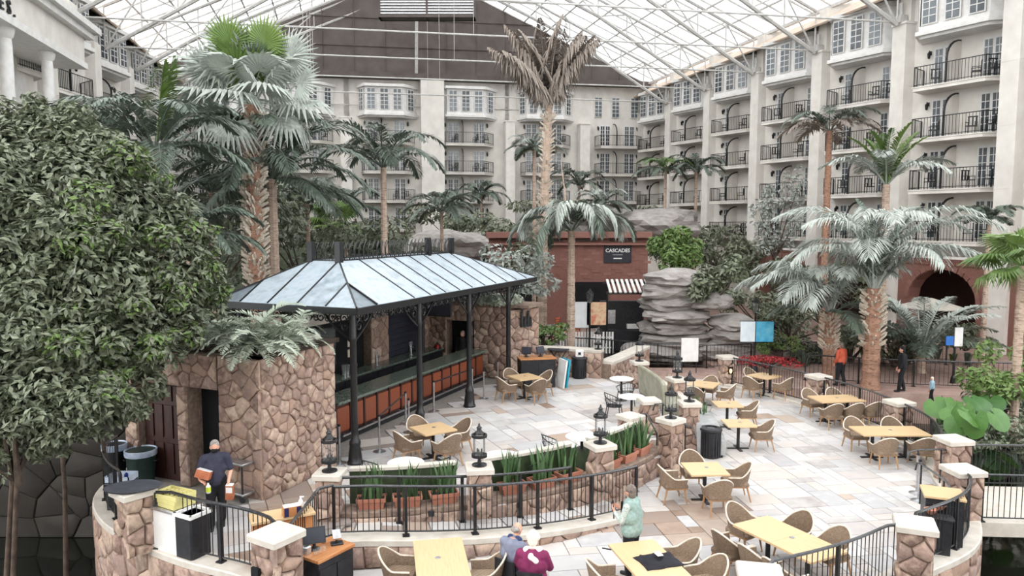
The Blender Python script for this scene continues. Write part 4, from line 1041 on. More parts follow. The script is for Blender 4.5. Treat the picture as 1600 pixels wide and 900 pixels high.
bench('dark green bench back behind the left three planters', A1 + 2.0, A2 - 2.0, 8.42, 'greenvinyl')
bench('dark green bench back behind the middle three planters', A2 + 2.0, A3 - 2.0, 8.42, 'greenvinyl')
bench('green bench back with pale trim behind the right three planters', A3 + 2.1, A4 - 2.1, 8.42, 'greenvinyl')
# planters with sword-leaf plants
def planter_proto():
    mb = MB(); w0, w1, d0, d1, h = .42, .5, .2, .26, .2
    def ring(w, d, z): return [(-w / 2, -d / 2, z), (w / 2, -d / 2, z), (w / 2, d / 2, z), (-w / 2, d / 2, z)]
    rs = [ring(w0, d0, 0), ring(w0 + .05, d0 + .04, .13), ring(w1 + .02, d1 + .02, .135), ring(w1 + .03, d1 + .03, h), ring(w1 - .02, d1 - .02, h), ring(w1 - .05, d1 - .05, h - .05)]
    mb.v = [p for r in rs for p in r]
    for k in range(len(rs) - 1):
        for i in range(4): mb.f.append((k * 4 + i, k * 4 + (i + 1) % 4, k * 4 + 4 + (i + 1) % 4, k * 4 + 4 + i)); mb.m.append(0)
    mb.f.append((3, 2, 1, 0)); mb.m.append(0)
    return mb.mesh('pot', M['terracotta'])
POT = planter_proto(); SOIL = MB().box((0, 0, .155), (.46, .22, .02)).mesh('soil', M['soil'])
def blade_mesh(seed):
    r = random.Random(seed); h = 1.0; mb = MB(); bx, by = r.uniform(-.12, .12), r.uniform(-.12, .12); a = r.uniform(0, 3.14); w = .06
    vs = []; n = 5
    for k in range(n + 1):
        t = k / n; ww = w * (1 - t ** 3) * (.6 + .4 * math.sin(min(1, t * 3) * 1.57)); x, y = bx * t * t, by * t * t
        ca, sa = math.cos(a + t * .8) * ww / 2, math.sin(a + t * .8) * ww / 2; vs += [(x - ca, y - sa, h * t), (x + sa * .3, y - ca * .3, h * t), (x + ca, y + sa, h * t)]
    fs = []
    for k in range(n): b = 3 * k; fs += [(b, b + 1, b + 4, b + 3), (b + 1, b + 2, b + 5, b + 4)]
    mb.add(vs, fs); return mb.mesh('sword_leaf', M['snake'], 60)
BLADES = [blade_mesh(k) for k in range(6)]
names = ['leftmost', 'second from left', 'third from left', 'fourth from left', 'fifth from left', 'sixth from left', 'seventh from left', 'second from right', 'rightmost']
angs = [A1 + (A2 - A1) * f for f in (.27, .52, .78)] + [A2 + (A3 - A2) * f for f in (.3, .55, .8)] + [A3 + (A4 - A3) * f for f in (.27, .52, .77)]
for k, a in enumerate(angs):
    p = arc(8.72, rad(a)); t = thing('planter', f'terracotta trough of upright sword-leaf plants, {names[k]} of nine on the wall', 'planter', V3(p, .62), rad(a), 'terracotta planters on the curved wall')
    put('pot', POT, t, scale=(1.12, 1.1, 1.1)); put('soil', SOIL, t, scale=(1.1, 1.1, 1.1))
    for j in range(26):
        put('sword_leaf', R.choice(BLADES), t, (R.uniform(-.2, .2), R.uniform(-.09, .09), .15), (R.uniform(-.12, .12), R.uniform(-.12, .12), R.uniform(0, 6.28)), scale=(1.15, 1.15, R.uniform(.5, .85)))
# ------------------------------------------------------------------ furniture
def arm_chair():
    """rattan tub chair facing +y: shell, rim, seat, four legs"""
    sh = MB(); rim = []; n = 22
    for k in range(n + 1):
        a = -2.15 + 4.3 * k / n                     # 0 = middle of the back
        x, y = .29 * math.sin(a), -.28 * math.cos(a)
        if abs(a) > 1.57: x = math.copysign(.29 - (abs(a) - 1.57) * .02, a); y = (abs(a) - 1.57) * .42
        f = max(0, 1 - abs(a) / 1.45); z = .6 + .26 * (f * f * (3 - 2 * f)) ** .7; fl = .04 + .04 * f
        d = Vector((x, y, 0)).normalized() if abs(a) < 1.57 else Vector((math.copysign(1, a), 0, 0))
        t = Vector((x, y, 0)) + d * fl; b = Vector((x, y, 0)) * .92
        for th in (0, .022): sh.v += [tuple(b - d * th + Vector((0, 0, .38))), tuple(t - d * th + Vector((0, 0, z)))]
        rim.append(t + Vector((0, 0, z)) - d * .011)
    for k in range(n):
        b = 4 * k; sh.f += [(b, b + 4, b + 5, b + 1), (b + 2, b + 3, b + 7, b + 6), (b + 1, b + 5, b + 7, b + 3), (b, b + 2, b + 6, b + 4)]; sh.m += [0] * 4
    sh.f += [(0, 1, 3, 2), (4 * n, 4 * n + 2, 4 * n + 3, 4 * n + 1)]; sh.m += [0, 0]
    r = MB(); r.tube(rim, .017, 6)
    s = MB(); s.bbox((0, .02, .42), (.52, .54, .09), .04)
    fr = MB(); fr.bbox((0, .02, .365), (.5, .5, .045), .02)
    legs = []
    for sx, sy in ((-1, 1), (1, 1), (-1, -1), (1, -1)):
        l = MB(); l.cyl((sx * .21, sy * .2, .36), (sx * .245, sy * .26 + (-.03 if sy < 0 else 0), 0), .026, .015, n=6); legs.append(l.mesh('leg', M['leg'], 50))
    return sh.mesh('woven_shell', M['weave'], 50), r.mesh('rim', M['rim'], 60), s.mesh('seat', M['weave']), fr.mesh('seat_frame', M['leg']), legs
AC = arm_chair()
def rattan_chair(label, p, z, face, group='rattan armchairs at the wooden tables'):
    t = thing('rattan_armchair', label, 'chair', V3(p, z), face, group)
    put('woven_shell', AC[0], t); put('rim', AC[1], t); put('seat', AC[2], t); put('seat_frame', AC[3], t)
    for l in AC[4]: put('leg', l, t)
    return t
def wood_table(label, c, z, rz, w=.88, d=.88, group='wooden tables on the patio', two=False):
    t = thing('wooden_table', label, 'table', V3(c, z), rz, group)
    n = 6
    if two:
        for s in (-1, 1): m = MB(); m.bbox((s * w / 4, 0, .735), (w / 2 - .008, d, .04), .006); m.build('tabletop', M['wood'], t)
    else: m = MB(); m.bbox((0, 0, .735), (w, d, .04), .006); m.build('tabletop', M['wood'], t)
    for x in ((-w / 4, w / 4) if w > 1.2 else (0,)):
        m = MB(); m.cyl((x, 0, .03), (x, 0, .71), .045, n=10); m.build('pedestal', M['iron'], t)
        m = MB(); m.box((x, 0, .02), (.6, .09, .035)); m.box((x, 0, .02), (.09, .6, .035)); m.build('cross_base', M['iron'], t)
        m = MB(); m.box((x, 0, .705), (.5, .5, .02)); m.build('top_plate', M['iron'], t)
    m = MB(); m.lathe([(.03, 0), (.05, .004), (.045, .007)], (.05, .05, .757), 10); m.build('table_number_disc', M['steel'], t)
    return t
def seat_at(tc, rz, lx, ly, z, label, jit=.1):
    """chair at local offset facing the table's middle line"""
    q = Matrix.Rotation(rz, 2); p = Vector(tc) + q @ Vector((lx, ly))
    fx = 0 if abs(lx) < abs(ly) or abs(ly) > .6 else -lx; fy = -ly if abs(ly) > .6 or fx == 0 else 0
    f = q @ Vector((fx, fy)); return rattan_chair(label, p, z, math.atan2(f.y, f.x) - math.pi / 2 + R.uniform(-jit, jit))
def ctr(pts, z): 
    return sum((P(u, v, z).xy for u, v in pts), Vector((0, 0))) / len(pts)
# upper terrace, four-chair tables
c = ctr([(641, 667), (688, 659), (713, 671), (664, 681)], 1.25); a = rad(35)
wood_table('square wooden table in front of the bar counter', c, .5, a)
for lx, ly, w in ((0, .72, 'behind'), (0, -.72, 'in front of'), (-.72, 0, 'left of'), (.72, 0, 'right of')): seat_at(c, a, lx, ly, .5, f'rattan armchair {w} the table by the bar counter')
c = ctr([(793, 587), (830, 582), (847, 590), (807, 595)], 1.25); a = rad(32)
wood_table('square wooden table near the stone wall at the far end of the terrace', c, .5, a)
for lx, ly, w in ((0, .72, 'behind'), (0, -.72, 'in front of'), (-.72, 0, 'left of'), (.72, 0, 'right of')): seat_at(c, a, lx, ly, .5, f'rattan armchair {w} the far terrace table by the stone wall')
# lower patio
c = ctr([(1066, 723), (1121, 722), (1138, 740), (1081, 744)], .75); a = rad(3)
wood_table('square wooden table with four chairs near the curved planters', c, 0, a)
for lx, ly, w in ((-.05, .74, 'behind'), (.05, -.74, 'in front of'), (-.74, 0, 'left of'), (.74, .05, 'right of')): seat_at(c, a, lx, ly, 0, f'rattan armchair {w} the table near the curved planters')
c = ctr([(1128, 657), (1169, 655), (1181, 663), (1138, 668)], .75); wood_table('small wooden table right of the black bin by the grey bench', c, 0, 0, .8, .76); seat_at(c, 0, .62, -.1, 0, 'rattan armchair at the small table beside the black bin')
c = ctr([(1113, 628), (1146, 626), (1161, 633), (1126, 637)], .75); wood_table('small wooden table farther along the grey bench', c, 0, 0, .8, .76); seat_at(c, 0, .62, 0, 0, 'rattan armchair at the farther small table by the grey bench')
c = ctr([(1085, 596), (1098, 592), (1125, 604), (1088, 608)], .75); wood_table('square wooden table behind the tall lantern pillar', c, 0, rad(-30), .95, .95)
for lx, ly, w in ((0, .75, 'behind'), (-.1, -.72, 'in front of'), (.75, .1, 'right of')): seat_at(c, rad(-30), lx, ly, 0, f'rattan armchair {w} the table behind the tall lantern pillar')
c = ctr([(1173, 587), (1193, 582), (1218, 587), (1193, 592)], .75); wood_table('wooden table by the far right railing beside the glowing niche', c, 0, rad(35), .9, .9)
for lx, ly, w in ((-.72, .0, 'left of'), (.1, -.75, 'in front of'), (.3, .72, 'behind')): seat_at(c, rad(35), lx, ly, 0, f'rattan armchair {w} the table by the glowing niche')
c = ctr([(1263, 620), (1326, 615), (1346, 625), (1293, 630)], .75); wood_table('long wooden table with three chairs in front, by the right railing', c, 0, rad(8), 1.5, .9)
for lx, ly, w in ((-.6, -.74, 'left front chair'), (.08, -.76, 'middle front chair'), (.72, -.7, 'right front chair'), (-.4, .74, 'left rear chair'), (.45, .74, 'right rear chair')): seat_at(c, rad(8), lx, ly, 0, f'rattan armchair, {w} of the table by the right railing')
c = ctr([(1329, 665), (1433, 667), (1456, 682), (1343, 678)], .75); wood_table('long pale wooden table nearest the bridge', c, 0, 0, 1.8, .9)
for lx, ly, w in ((-.5, -.74, 'left front chair'), (.5, -.72, 'right front chair'), (-.55, .74, 'left rear chair'), (.5, .74, 'right rear chair')): seat_at(c, 0, lx, ly, 0, f'rattan armchair, {w} of the long table nearest the bridge')
c = ctr([(1146, 820), (1199, 806), (1323, 862), (1269, 878)], .75); a = rad(-62)
wood_table('pair of wooden tables pushed together at lower right', c, 0, a, 1.78, .9, two=True)
for lx, ly, w in ((-.62, -.76, 'rear left side chair'), (.05, -.78, 'middle left side chair'), (.62, -.8, 'near left side chair'), (-.5, .74, 'rear right side chair'), (.3, .74, 'near right side chair')): seat_at(c, a, lx, ly, 0, f'rattan armchair, {w} of the joined tables', .06)
seat_at(c, a, -1.2, .15, 0, 'rattan armchair at the far end of the joined tables')
c = Vector((-1.18, 11.85)); wood_table('wooden table cut by the lower picture edge left of the couple', c, 0, rad(100), 1.6, .86)
seat_at(c, 0, -.72, .15, 0, 'rattan armchair left of the table beside the couple'); seat_at(c, 0, .74, .0, 0, 'rattan armchair right of the table beside the couple')
c = Vector((2.28, 11.75)); wood_table('wooden table with a black jacket on it at the lower edge', c, 0, rad(104), 1.6, .86)
seat_at(c, rad(14), -.74, .05, 0, 'rattan armchair left of the table with the jacket'); seat_at(c, rad(14), .76, .42, 0, 'rattan armchair right of the table with the jacket, farther'); seat_at(c, rad(14), .86, -.3, 0, 'rattan armchair right of the table with the jacket, nearer')
c = Vector((-.42, 10.75)); wood_table('pale table corner at the lower edge below the seated couple', c, 0, 0, .9, .9)
# round white tables and wire chairs of the terrace
def round_table(label, c):
    t = thing('round_table', label, 'table', V3(c, .5), 0, 'round white tables on the terrace')
    m = MB(); m.lathe([(.36, .72), (.39, .725), (.39, .745), (.375, .752)], n=28); m.build('tabletop', M['white'], t, smooth=30)
    m = MB(); m.lathe([(.2, 0), (.2, .015), (.05, .03), (.035, .06), (.035, .7), (.12, .715)], n=14); m.build('pedestal', M['iron'], t, smooth=40)
    return t
def wire_chair_proto():
    """black wire lounge chair facing +y"""
    back = MB(); seat = MB(); fr = MB(); pts = []
    for k in range(13):
        a = -1.9 + 3.8 * k / 12; f = max(0, 1 - abs(a) / 1.9); x, y = .27 * math.sin(a), -.25 * math.cos(a); z = .58 + .24 * f
        top = Vector((x * 1.12, y * 1.15, z)); bot = Vector((x * .85, y * .85, .43)); pts.append(top); back.tube([bot, top], .007, 4)
    fr.tube(pts, .014, 5); fr.tube([(p.x * .78, p.y * .78, .43) for p in pts], .012, 5)
    back.tube([(p.x * .95, p.y * .95, .43 + (p.z - .43) * .5) for p in pts], .007, 4)
    for k in range(9): x = -.2 + .05 * k; seat.tube([(x, -.2, .43), (x, 0, .415), (x, .22, .43)], .007, 4)
    for k in range(5): y = -.18 + .1 * k; seat.tube([(-.22, y, .428), (0, y, .42), (.22, y, .428)], .007, 4)
    legs = [MB().cyl((sx * .2, sy * .18, .43), (sx * .25, sy * .24, 0), .013, n=6).mesh('leg', M['iron']) for sx in (-1, 1) for sy in (-1, 1)]
    return back.mesh('wire_back', M['iron']), seat.mesh('wire_seat', M['iron']), fr.mesh('frame', M['iron']), legs
WC = wire_chair_proto()
def wire_chair(label, p, face):
    t = thing('wire_chair', label, 'chair', V3(p, .5), face, 'black wire chairs at the round tables')
    put('wire_back', WC[0], t); put('wire_seat', WC[1], t); put('frame', WC[2], t)
    for l in WC[3]: put('leg', l, t)
for u, v, lab, ch in ((634, 722, 'round white table nearest the left lantern pillar', ((-.66, -.05, 'left of the leftmost round table'), (.66, .1, 'right of the leftmost round table'))), (784, 711, 'round white table right of the middle lantern', ((.66, .0, 'at the round table right of the middle lantern'),)),
                      (909, 681, 'round white table left of the third lantern', ((-.68, -.05, 'left of the third lantern'),)), (987, 619, 'round white table nearer to the curved sofa', ((-.5, .15, 'between the two sofa tables'),)), (971, 591, 'round white table farther along the curved sofa', ((.05, -.62, 'in front of the farther sofa table'),))):
    c = P(u, v, 1.25).xy; round_table(lab, c)
    for dx, dy, l in ch: wire_chair(f'black wire chair {l}', c + Vector((dx, dy)), math.atan2(-dy, -dx) - math.pi / 2)
# curved sofa along the terrace edge
def sofa(label, pts, z, mat, side, zb=.46, zt=.95, name='curved_sofa'):
    t = thing(name, label, 'sofa', V3(pts[len(pts) // 2], z)); pth = Path2(spline(pts, 6)); n = 20
    def sweep(nm, prof, mt):
        m = MB(); k_ = len(prof)
        for i in range(n + 1):
            p, d = pth.at(pth.len * i / n); nn = Vector((d.y, -d.x)) * side
            m.v += [tuple(V3(p + nn * x, z + y)) for x, y in prof]
        for i in range(n):
            for j in range(k_): m.f.append((i * k_ + j, i * k_ + (j + 1) % k_, (i + 1) * k_ + (j + 1) % k_, (i + 1) * k_ + j)); m.m.append(0)
        m.f += [tuple(range(k_)), tuple(n * k_ + j for j in range(k_ - 1, -1, -1))]; m.m += [0, 0]
        m.build(nm, M[mt], t, world=True, smooth=40)
    sweep('seat', [(.1, .08), (.66, .08), (.68, .4), (.64, zb), (.1, zb)], mat)
    sweep('backrest', [(-.06, .06), (.14, .06), (.1, zb), (.02, zt - .04), (-.02, zt), (-.09, zt), (-.12, zt - .04)], mat)
    sweep('plinth', [(-.02, 0), (.6, 0), (.6, .08), (-.02, .08)], 'iron')
    return t
q = PL['p1014'][0]
sofa('sage green curved sofa on the terrace edge by the round tables', [PL['p999'][0] + Vector((-.1, -.9)), Vector((4.55, 24.2)), Vector((4.68, 22.9)), Vector((4.6, 21.7))], .5, 'sagevinyl', -1, zt=1.0)
sofa('grey upholstered bench facing the small wooden tables', [Vector((5.0, 19.6)) + Vector((.1, .0)), Vector((5.35, 20.9)), Vector((5.5, 21.9)), Vector((5.6, 22.8))], 0, 'greyvinyl', 1, zt=.92, name='upholstered_bench')
# sofa's backing wall between the levels
kerb('pale stone backing wall behind the curved sofa', [Vector((5.0, 20.6)), Vector((5.25, 22)), Vector((5.2, 23.6)), Vector((4.9, 25.3))], 1.05, -.02, wid=.16, over=.03)
# black slatted bin
def bin_proto(label, p, z):
    t = thing('litter_bin', label, 'bin', V3(p, z)); m = MB(); m.lathe([(.23, 0), (.25, .04), (.26, .7), (.24, .74)], n=20); m.build('bin_body', M['black'], t, smooth=30)
    for k in range(20): a = 2 * math.pi * k / 20; b = MB(); b.box((.265 * math.cos(a), .265 * math.sin(a), .38), (.012, .045, .66), rz=a); b.build('slat', M['black'], t)
    m = MB(); m.lathe([(.29, .74), (.3, .77), (.29, .81), (.16, .84), (.15, .8)], n=20, cap=False); m.build('lid_ring', M['black'], t, smooth=30)
    return t
LB_ = bin_proto('black slatted litter bin beside the grey bench', P(1110, 714, 0).xy, 0)
b2 = copy_tree(LB_, P(905, 591, .5), 0, 'black slatted litter bin by the low stone wall at the back'); m = MB(); m.bbox((0, 0, .95), (.3, .12, .26), .01); m.build('bin_notice_box', M['white'], b2)
m = MB(); m.box((0, -.065, .95), (.1, .01, .1)); m.build('dark_square', M['black'], b2)
# stanchions
def stanchion_proto(label, p, z):
    t = thing('stanchion_post', label, 'stanchion', V3(p, z), 0, 'steel stanchion posts'); m = MB(); m.lathe([(.17, 0), (.17, .015), (.06, .03), (.03, .05), (.028, .06)], n=18); m.build('base_plate', M['steel'], t, smooth=40)
    m = MB(); m.cyl((0, 0, .05), (0, 0, .92), .028, n=10); m.build('pole', M['steel'], t, smooth=40)
    m = MB(); m.cyl((0, 0, .92), (0, 0, .97), .034, n=10); m.build('belt_head', M['black'], t, smooth=40); return t
SP = None
for u, v, lab in ((593, 706, 'steel stanchion post alone in front of the near bar panels'), (531, 724, 'steel stanchion post left of the nearest canopy post'), (634, 663, 'steel stanchion post behind the table chair by the bar'), (639, 676, 'steel stanchion post left of the table by the bar'),
                  (678, 643, 'steel stanchion post right of the second canopy post'), (756, 623, 'steel stanchion post right of the third canopy post'), (738, 618, 'steel stanchion post hidden partly by the third canopy post'), (778, 605, 'farthest steel stanchion post near the stone wall')):
    p = P(u, v, .5)
    if SP is None: SP = stanchion_proto(lab, p, .5)
    else: copy_tree(SP, p, 0, lab)
def belt(label, a, b):
    m = MB(); a, b = Vector(a), Vector(b); d = (b - a); m.box((a + b) / 2, (d.length, .008, .05), rz=math.atan2(d.y, d.x)); tag(m.build('stanchion_belt', M['black']), label, 'belt')
belt('black belt between the near stanchion posts along the bar', P(593, 706, .5) + Vector((0, 0, .92)), P(634, 663, .5) + Vector((0, 0, .92)))
belt('black belt between the far stanchion posts along the bar', P(678, 643, .5) + Vector((0, 0, .92)), P(738, 618, .5) + Vector((0, 0, .92)))
# stanchions by the bridge
copy_tree(SP, P(1435, 783, 0), 0, 'steel stanchion post beside the wooden stand on the right'); copy_tree(SP, P(1432, 771, 0), 0, 'second steel stanchion post beside the wooden stand on the right')
handrail('black handrail at the bridge entrance, farther one', P(1432, 762, 0).xy, PL['r1490'][0] + Vector((-.4, -.2)), 0, 0)
handrail('black handrail at the bridge entrance, nearer one', P(1437, 788, 0).xy, PL['r1505'][0] + Vector((-.45, -.1)), 0, 0)
# service stands
def stand(name, label, p, z, rz, w, d, h, top='orangewood'):
    t = thing(name, label, 'stand', V3(p, z), rz); m = MB(); m.box((0, 0, (h - .04) / 2), (w, d, h - .04)); m.build('cabinet_body', M['black'], t)
    m = MB(); m.bbox((0, 0, h - .02), (w + .06, d + .06, .045), .008); m.build('wooden_top', M[top], t)
    for s in (-1, 1): m = MB(); m.box((s * w / 4, -d / 2 - .008, h * .45), (w / 2 - .03, .016, h * .78)); m.build('door', M['black'], t)
    return t
def monitor(label, p, rz, h=.26, w=.36, tilt=.35):
    t = thing('till_screen', label, 'monitor', p, rz); m = MB(); m.lathe([(.09, 0), (.09, .015), (.03, .03), (.025, .12)], n=12); m.build('foot', M['black'], t)
    q = Matrix.Rotation(-tilt, 3, 'X'); m = MB(); m.box((0, 0, .1 + h / 2), (w, .035, h), M=q); m.build('casing', M['black'], t); m = MB(); m.box(Vector((0, 0, .1 + h / 2)) + q @ Vector((0, -.02, 0)), (w - .04, .006, h - .04), M=q); m.build('screen', M['shutter'], t); return t
k1 = P(508, 857, 1.05).xy; kr = rad(57)
stand('till_stand', 'black till stand with wooden top at the lower left', k1, 0, kr, .74, .5, 1.05)
qk = Matrix.Rotation(kr, 2)
def onk(x, y): return V3(k1 + qk @ Vector((x, y)), 1.055)
monitor('dark touch screen on the till stand', onk(-.12, .12), rad(18), tilt=.4)
t = thing('receipt_printer', 'grey receipt printer left on the till stand', 'printer', onk(-.28, .14), kr); m = MB(); m.bbox((0, 0, .06), (.13, .16, .12), .02); m.build('printer_case', M['steel'], t); m = MB(); m.box((0, -.03, .122), (.1, .02, .006)); m.build('paper_slot', M['black'], t)
t = thing('card_reader', 'black card reader on a stand on the till stand', 'card reader', onk(.22, -.04), rad(20)); m = MB(); m.bbox((0, 0, .015), (.2, .14, .03), .01); m.cyl((0, .02, .03), (0, .04, .12), .025); m.build('stand', M['black'], t); m = MB(); m.box((0, .02, .15), (.13, .2, .03), M=Matrix.Rotation(.4, 3, 'X')); m.build('reader', M['steel'], t)
t = thing('takeaway_cup', 'brown cup with dark lid beside the till screen', 'cup', onk(.12, .17)); m = MB(); m.lathe([(.032, 0), (.042, .11)], n=12); m.build('cup', M['orangewood'], t); m = MB(); m.lathe([(.044, .11), (.044, .13), (.036, .14)], n=12); m.build('lid', M['black'], t)
for k in range(3): tag(MB().lathe([(.028, 0), (.036, .09), (.034, .09), (.027, .005)], n=10, cap=False).build('clear_cup', M['clear'], None, loc=onk(-.26 + .09 * k, -.06)), ('left', 'middle', 'right')[k] + ' small clear cup at the front of the till stand', 'cup')
t = thing('waste_basket', 'small grey waste basket behind the till stand', 'bin', V3(P(538, 893, 0).xy, 0)); m = MB(); m.lathe([(.13, 0), (.17, .34), (.16, .34), (.125, .01)], n=16, cap=False); m.build('basket', M['steel'], t, smooth=40); m = MB(); m.lathe([(.172, .3), (.178, .36), (.165, .35), (.15, .22)], n=16, cap=False); m.build('liner', M['clear'], t, smooth=40)
# wooden side counter behind the railing, with tissue box and sanitizer
sc_ = P(440, 802, 1.4).xy; t = thing('side_counter', 'pale wooden side counter behind the till stand', 'counter', V3(sc_, .5), rad(28)); m = MB(); m.bbox((0, 0, .88), (1.05, .45, .045), .008); m.build('counter_top', M['wood'], t); m = MB(); m.box((0, 0, .43), (.95, .38, .86)); m.build('cabinet_body', M['orangewood'], t)
z1 = 1.405
t = thing('tissue_box', 'orange and navy carton of tissues on the side counter', 'box', V3(P(456, 800, 1.45).xy, z1), rad(28)); m = MB(); m.box((0, 0, .08), (.3, .17, .16)); m.build('carton', M['orangewood'], t)
for x in (-.1, .1): m = MB(); m.box((x, -.087, .08), (.07, .004, .15)); m.build('navy_print', pm('navy_print', [(36, 40, 82)], .5), t)
m = MB(); m.box((0, 0, .163), (.28, .15, .006)); m.build('lid', M['white'], t)
t = thing('sanitizer_bottle', 'white pump bottle on the side counter', 'bottle', V3(P(470, 791, 1.45).xy, z1 + .0)); m = MB(); m.lathe([(.04, 0), (.04, .14), (.02, .17), (.015, .2)], n=12); m.build('bottle', M['white'], t, smooth=40); m = MB(); m.box((.02, 0, .215), (.07, .02, .02)); m.build('pump', M['white'], t)
# stand near the far stone wall with screens and leaning boards
k2 = P(838, 557, 1.6).xy; stand('till_stand', 'black till stand with orange wooden top by the stone wall', k2, .5, rad(12), 1.25, .6, 1.08)
monitor('left dark screen on the till stand by the stone wall', V3(k2, 1.585) + Vector((-.35, 0, 0)), rad(-20)); monitor('right dark screen on the till stand by the stone wall', V3(k2, 1.585) + Vector((.15, .1, 0)), rad(40))
for k, (dx, mt, lab) in enumerate(((.9, 'white', 'white board leaning beside the far till stand'), (1.02, None, 'teal board leaning beside the far till stand'))):
    m = MB(); m.box((0, 0, .5), (.06, .5, 1.0), M=Matrix.Rotation(.12, 3, 'Y') @ Matrix.Rotation(.5, 3, 'Z')); tag(m.build('leaning_board', M[mt] if mt else pm('teal_board', [(40, 150, 176)], .5), None, loc=V3(k2, .52) + Vector((dx, -.1 + .1 * k, 0))), lab, 'board')
# folding high table
c = P(872, 589, .5).xy; t = thing('folding_high_table', 'black folding high table with crossed legs at the low wall', 'table', V3(c, .5)); m = MB(); m.lathe([(.4, 1.05), (.42, 1.06), (.42, 1.08), (.4, 1.085)], n=20); m.build('tabletop', M['black'], t)
for sx, sy in ((1, 1), (-1, 1), (1, -1), (-1, -1)): m = MB(); m.cyl((sx * .3, sy * .16, 0), (-sx * .3, sy * .16, 1.05), .018, n=6); m.build('leg', M['iron'], t)
# wooden stand near the bridge with two small bowls
c = P(1473, 769, 1.05).xy; stand('service_stand', 'black stand with honey wood top inside the right railing', c, 0, rad(-22), .66, .62, 1.05, 'wood')
for u, v, lab in ((1468, 796, 'right of two small brown bowls by the wooden stand'), (1454, 803, 'left of two small brown bowls by the wooden stand')):
    m = MB(); m.lathe([(.05, 0), (.1, .06), (.12, .1), (.11, .1), (.09, .06), (.03, .03)], n=14); tag(m.build('small_bowl', M['terracotta'], None, smooth=40, loc=P(u, v, .8)), lab, 'bowl')
t = thing('bowl_shelf', 'dark low shelf carrying two bowls inside the right railing', 'shelf', V3(P(1462, 806, .8).xy, 0), rad(-22)); m = MB(); m.box((0, 0, .78), (.6, .32, .03)); m.build('shelf_top', M['black'], t); m = MB(); m.box((0, 0, .38), (.5, .26, .77)); m.build('shelf_body', M['black'], t)
# bins and clutter in the left service corner
def big_can(name, label, p, z, r, h, mat):
    t = thing(name, label, 'bin', V3(p, z)); m = MB(); m.lathe([(r * .8, 0), (r * .95, h * .85), (r, h * .9), (r, h)], n=22); m.build('can', mat, t, smooth=30)
    m = MB(); m.lathe([(r * 1.03, h * .86), (r * 1.05, h + .02), (r * .98, h + .03), (r * .9, h - .06), (r * .6, h - .16), (0.01, h - .2)], n=22, cap=False); m.build('liner', pm('bin_liner', [(150, 164, 186), (196, 206, 222)], .25), t, smooth=50)
    for s in (-1, 1): m = MB(); m.tube([(s * r * .97, -.08, h * .7), (s * r * 1.12, -.06, h * .7), (s * r * 1.12, .06, h * .7), (s * r * .97, .08, h * .7)], .015, 5); m.build('handle', M['black'], t)
    return t
big_can('refuse_can', 'large dark green refuse can with pale liner by the wooden door', P(222, 752, .5).xy, .5, .33, .72, pm('can_green', [(26, 44, 40), (38, 58, 52)], .5))
big_can('refuse_can', 'black refuse can with clear liner behind the green can', P(181, 748, .5).xy, .5, .26, .8, M['black'])
t = thing('bus_tub', 'pale blue tub of dishes behind the tray pillar', 'tub', V3(P(190, 752, 1.1).xy, .5)); m = MB(); m.box((0, 0, .3), (.45, .35, .6)); m.build('cart', M['black'], t); m = MB(); [m.box(c, s) for c, s in (((0, 0, .62), (.5, .4, .03)), ((-.24, 0, .68), (.02, .4, .14)), ((.24, 0, .68), (.02, .4, .14)), ((0, -.19, .68), (.5, .02, .14)), ((0, .19, .68), (.5, .02, .14)))]; m.build('tub', pm('pale_tub', [(176, 186, 206), (206, 214, 228)], .4), t)
m = MB(); m.lathe([(.04, .63), (.04, .75), (.015, .78)], (.1, 0, 0), 8); m.build('blue_bottle', pm('blue_plastic', [(30, 44, 110)], .3), t)
p = PL['l208']; m = MB(); m.lathe([(.4, 0), (.46, .012), (.48, .035), (.46, .03), (.4, .02)], n=32, cap=True); o = m.build('oval_tray', pm('tray_grey', [(60, 62, 70), (76, 78, 86)], .5), None, smooth=40, loc=V3(p[0], 1.66)); o.scale = (1, .72, 1); o.rotation_euler = (0, 0, .2); tag(o, 'dark oval serving tray lying on the left pillar', 'tray')
# stacked trays, two big lidded bins near the railing
tb = P(272, 790, 1.3).xy
t = thing('tray_trolley', 'grey bin trolley under the yellow crates by the left railing', 'trolley', V3(tb, .5), rad(-28)); m = MB(); m.bbox((0, 0, .4), (.8, .5, .78), .02); m.build('trolley_body', M['white'], t); m = MB(); m.bbox((0, 0, .81), (.86, .56, .05), .02); m.build('trolley_top', M['steel'], t)
for k in range(3):
    m = MB(); yl = M.setdefault('yellow', pm('yellow_plastic', [(196, 186, 112), (222, 214, 160)], .5, rand=.3)); W_, D_, H_ = .62, .42, .07
    [m.box(c, s) for c, s in (((0, 0, .01), (W_, D_, .02)), ((-W_ / 2, 0, H_ / 2), (.02, D_, H_)), ((W_ / 2, 0, H_ / 2), (.02, D_, H_)), ((0, -D_ / 2, H_ / 2), (W_, .02, H_)), ((0, D_ / 2, H_ / 2), (W_, .02, H_)))]
    for i in range(5): m.box((-W_ / 2 + W_ * (i + 1) / 6, 0, .03), (.02, D_, .03))
    for i in range(3): m.box((0, -D_ / 2 + D_ * (i + 1) / 4, .03), (W_, .02, .03))
    o = m.build('crate', yl, None, loc=V3(tb, 1.342 + k * .073), rot=rad(-28) + (k - 1) * .05); tag(o, ('lowest', 'middle', 'topmost')[k] + ' of the yellow dish crates stacked by the left railing', 'crate')
tb2 = P(301, 810, 1.2).xy
